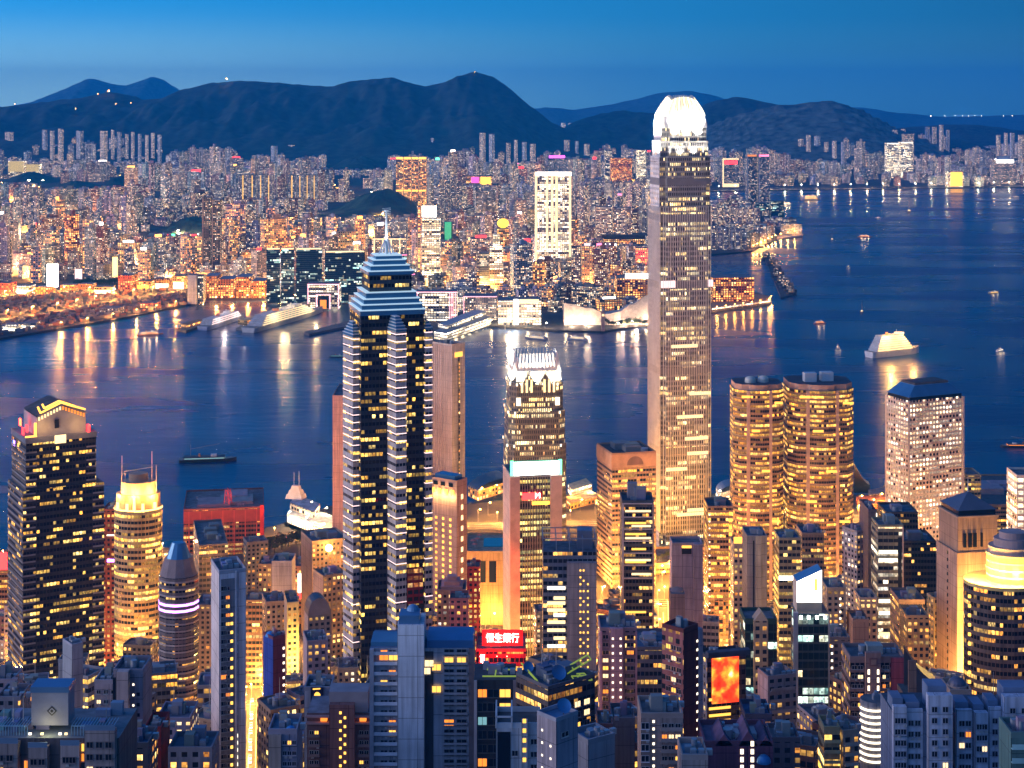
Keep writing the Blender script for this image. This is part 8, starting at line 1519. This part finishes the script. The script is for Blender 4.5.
# cars on the streets one can look down into
def car_mesh():
    b = MB(); pr = [(-2.1, .35), (-2.1, .85), (-1.5, .95), (-1.0, 1.42), (.5, 1.42), (1.15, .95), (2.1, .8), (2.1, .35)]; w = .88
    for (x0, z0), (x1, z1) in zip(pr, pr[1:] + pr[:1]): b.face([(x0, -w, z0), (x0, w, z0), (x1, w, z1), (x1, -w, z1)], M['metal'], (1, 1, 1, 0))
    b.face([(x, -w, z) for x, z in pr][::-1], M['metal'], (1, 1, 1, 0)); b.face([(x, w, z) for x, z in pr], M['metal'], (1, 1, 1, 0))
    wh = MB(); n = 10; wh.face([(.33 * math.cos(6.283 * i / n), -.1, .33 * math.sin(6.283 * i / n)) for i in range(n)], M['glass']); wh.face([(.33 * math.cos(6.283 * i / n), .1, .33 * math.sin(6.283 * i / n)) for i in range(n)][::-1], M['glass'])
    for i in range(n): a, c = 6.283 * i / n, 6.283 * (i + 1) / n; wh.face([(.33 * math.cos(a), -.1, .33 * math.sin(a)), (.33 * math.cos(c), -.1, .33 * math.sin(c)), (.33 * math.cos(c), .1, .33 * math.sin(c)), (.33 * math.cos(a), .1, .33 * math.sin(a))], M['glass'])
    hl = MB(); hl.box((0, 0, 0), (.2, .5, .3), 0, E_['head']); tl = MB(); tl.box((0, 0, 0), (.2, .5, .3), 0, E_['tail']); gw = MB(); gw.face([(.52, -.75, 1.40), (1.12, -.75, .98), (1.12, .75, .98), (.52, .75, 1.40)], M['glass'])
    for q in gw.v: pass
    gw.v = [(x + .03, y, z + .03) for x, y, z in gw.v]
    return b.mesh('body'), wh.mesh('wheel'), hl.mesh('headlight'), tl.mesh('tail_light'), gw.mesh('windscreen')
CM = car_mesh()
def car(x, y, z, a, lab, group):
    root = thing('car', lab, 'car', (x, y, z), group); root.rotation_euler.z = a
    for nm, i, ps in (('body', 0, [(0, 0, 0)]), ('wheel', 1, [(1.3, .8, .33), (1.3, -.8, .33), (-1.3, .8, .33), (-1.3, -.8, .33)]), ('headlight', 2, [(2.12, .55, .55), (2.12, -.55, .55)]), ('tail_light', 3, [(-2.12, .55, .6), (-2.12, -.55, .6)]), ('windscreen', 4, [(0, 0, 0)])):
        for p in ps: o = bpy.data.objects.new(nm, CM[i]); COL.objects.link(o); o.parent = root; o.location = p
for pts, step, lab, w in (([(-136, 880), (-152, 985), (-164, 1068)], 11, 'car with lamps on in the narrow street beside the slim white tower', 3.2), ([(-420, 1397), (-300, 1420), (-190, 1482)], 16, 'car with lamps on along the harbour highway', 5.5), ([(-120, 1297), (0, 1290), (200, 1294)], 18, 'car with lamps on along the main street between office towers', 4.2), ([(90, 860), (98, 1000), (112, 1180)], 20, 'car with lamps on in the narrow street by the lavender slab', 3.2)):
    for x, y, a in along(pts, step):
        for sg in (1, -1):
            if rng.random() < .75: j = rng.uniform(-4, 4); xx, yy = x + math.sin(a) * sg * w + math.cos(a) * j, y - math.cos(a) * sg * w + math.sin(a) * j; car(xx, yy, gz(yy) + .24, a if sg > 0 else a + math.pi, lab, lab.replace('car ', 'cars ', 1))

# small near shore blocks between the towers
rf_ = random.Random(21); made = 0; tr_ = 0; fillers = []
STREETS = [([(-136, 880), (-152, 985), (-164, 1068)], 11), ([(90, 860), (98, 1000), (112, 1180), (122, 1300)], 9), ([(215, 700), (232, 860), (262, 1090), (286, 1300)], 9), ([(-30, 860), (-28, 1000), (-22, 1300)], 9), ([(-700, 1300), (-250, 1310), (0, 1290), (500, 1300)], 12), ([(-600, 1050), (-150, 1062), (150, 1058), (520, 1050)], 9)]
def dseg(x, y, pts):
    m = 1e9
    for (x0, y0), (x1, y1) in zip(pts, pts[1:]):
        dx, dy = x1 - x0, y1 - y0; t_ = max(0, min(1, ((x - x0) * dx + (y - y0) * dy) / (dx * dx + dy * dy))); m = min(m, math.hypot(x - x0 - t_ * dx, y - y0 - t_ * dy))
    return m
NT = [((.46, .36, .28), 'beige'), ((.34, .24, .18), 'brown'), ((.36, .35, .38), 'grey'), ((.50, .40, .30), 'sandy'), ((.30, .16, .13), 'rust'), ((.42, .36, .40), 'lavender'), ((.20, .20, .22), 'charcoal')]
ST = [('resi', 'flats', 3), ('resi_lit', 'lit flats', 3), ('grid', 'office', 4), ('office_dim', 'office', 4), ('office', 'bright office', 4), ('amber', 'amber office', 2)]
NL = list(LAND)
def where2(px, py, Y):
    key = lambda f: abs(f[0] - px) + .12 * abs(f[2] - Y); L = [f for f in NL if f[0] <= px]; Rr = [f for f in NL if f[0] > px]; a = min(L, key=key) if L else None; b = min(Rr, key=key) if Rr else None
    if a and b: return 'between %s and %s' % (a[3], b[3]), (a, b)
    c = a or b; return 'beside ' + c[3], (c, c)
used = set()
while made < 290 and tr_ < 26000:
    tr_ += 1; fr = tr_ > 13000; Y = rf_.uniform(470, 860) if fr else rf_.uniform(560, 1370); px = rf_.uniform(-10, 1034); x = xat(px, Y); w, d = (rf_.uniform(6, 10), rf_.uniform(7, 10)) if fr else (rf_.uniform(9, 18), rf_.uniform(10, 17)); r = math.hypot(w, d) / 2
    if any((x - a) ** 2 + (Y - b) ** 2 < (c * (.88 if fr else 1) + r - 3) ** 2 for a, b, c in OCC) or any(dseg(x, Y, p) < q + r * .8 for p, q in STREETS) or abs(dseg(x, Y, [(-700, 1388), (-420, 1395), (-300, 1418), (-190, 1480)])) < 28: continue
    if 228 < px < 300 and Y > 1320: continue
    if 236 < px < 272 and Y < 1060: continue
    gzv = gz(Y); ytop = rf_.uniform(600, 700) if Y > 1000 else rf_.uniform(660, 755)
    if 245 < px < 268: ytop = max(ytop, 770)
    ytop = rf_.uniform(672, 748) if fr else ytop; z1 = min(zat(ytop, Y), gzv + (150 if fr else 95))
    if z1 < gzv + 14: z1 = gzv + rf_.uniform(14, 26)
    if 245 < px < 268 and Y < 960: continue
    mat, sn, cl = rf_.choice(ST); tint, tn = rf_.choice(NT); wh, _ = where2(px, ytop, Y); hn = rf_.choice(('narrow', 'low')) if 0 else ('tall' if z1 - gzv > 55 else ('mid height' if z1 - gzv > 30 else 'low'))
    lab = '%s %s %s %s' % (hn, tn, sn, wh)
    if lab in used: continue
    used.add(lab)
    fp = rect(x, Y, w, d, rf_.choice((.1, .25, -.15, .5, -.4, .7))); t = Tower('apartment_block' if 'flats' in sn else 'office_block', ' '.join(lab.split()[:16]), 'apartment block' if 'flats' in sn else 'office block', fp, Y, z1, None, group='blocks between the near shore towers'); t.shaft(mat, tint); t.parapet(1.2, .4, tint); t.clutter(cl, 3.5, mast=rf_.random() < .3); made += 1

for px, py, e in ((662, 585, 120000), (690, 605, 90000), (742, 600, 110000), (760, 655, 90000), (815, 650, 90000), (838, 600, 90000), (882, 640, 110000), (903, 690, 110000), (930, 680, 110000), (480, 602, 50000), (492, 628, 30000), (470, 640, 40000), (602, 600, 110000), (612, 645, 90000), (590, 585, 110000), (300, 600, 90000), (292, 645, 110000), (130, 695, 120000), (112, 690, 90000), (175, 705, 70000), (722, 640, 120000), (735, 690, 90000), (640, 690, 90000), (350, 680, 90000), (425, 640, 90000), (860, 700, 90000), (700, 690, 70000), (270, 690, 110000), (560, 690, 60000)):
    Y = 1100.0
    for _ in range(30): Y = F * (H - gz(Y) - 1) / (py - HZ)
    x = xat(px, Y); b_ = min(((x + dx, Y + dy) for dx in range(-24, 25, 6) for dy in range(-30, 31, 6) if all((x + dx - a) ** 2 + (Y + dy - b) ** 2 > (c * .85 + 1) ** 2 for a, b, c in OCC)), key=lambda q: (q[0] - x) ** 2 + (q[1] - Y) ** 2, default=None)
    if b_: lamp(b_[0], b_[1], gz(b_[1]), 12, 'lampo', e, 'orange lamp in a yard between the near shore blocks', 'lamps in yards between the near shore blocks', .8, .16)
# ------------------------------------------------------------------ the evening air
m = bpy.data.materials.new('evening_haze'); m.use_nodes = True; n = m.node_tree; n.nodes.remove(n.nodes['Principled BSDF'])
v = n.nodes.new('ShaderNodeVolumePrincipled'); v.inputs['Color'].default_value = (.012, .37, 1, 1); v.inputs['Density'].default_value = HAZE; v.inputs['Anisotropy'].default_value = 0.0
n.links.new(v.outputs[0], n.nodes['Material Output'].inputs['Volume'])
mb = MB(); x0, x1, y0, y1, z0, z1 = -9500, 9500, -300, 24000, -6, 760
mb.prism([(x0, y0), (x1, y0), (x1, y1), (x0, y1)], z0, z1, m, bottom=True)
tag(mb.build('haze'), 'thin blue evening haze over the harbour and the far hills', 'haze', kind='stuff')
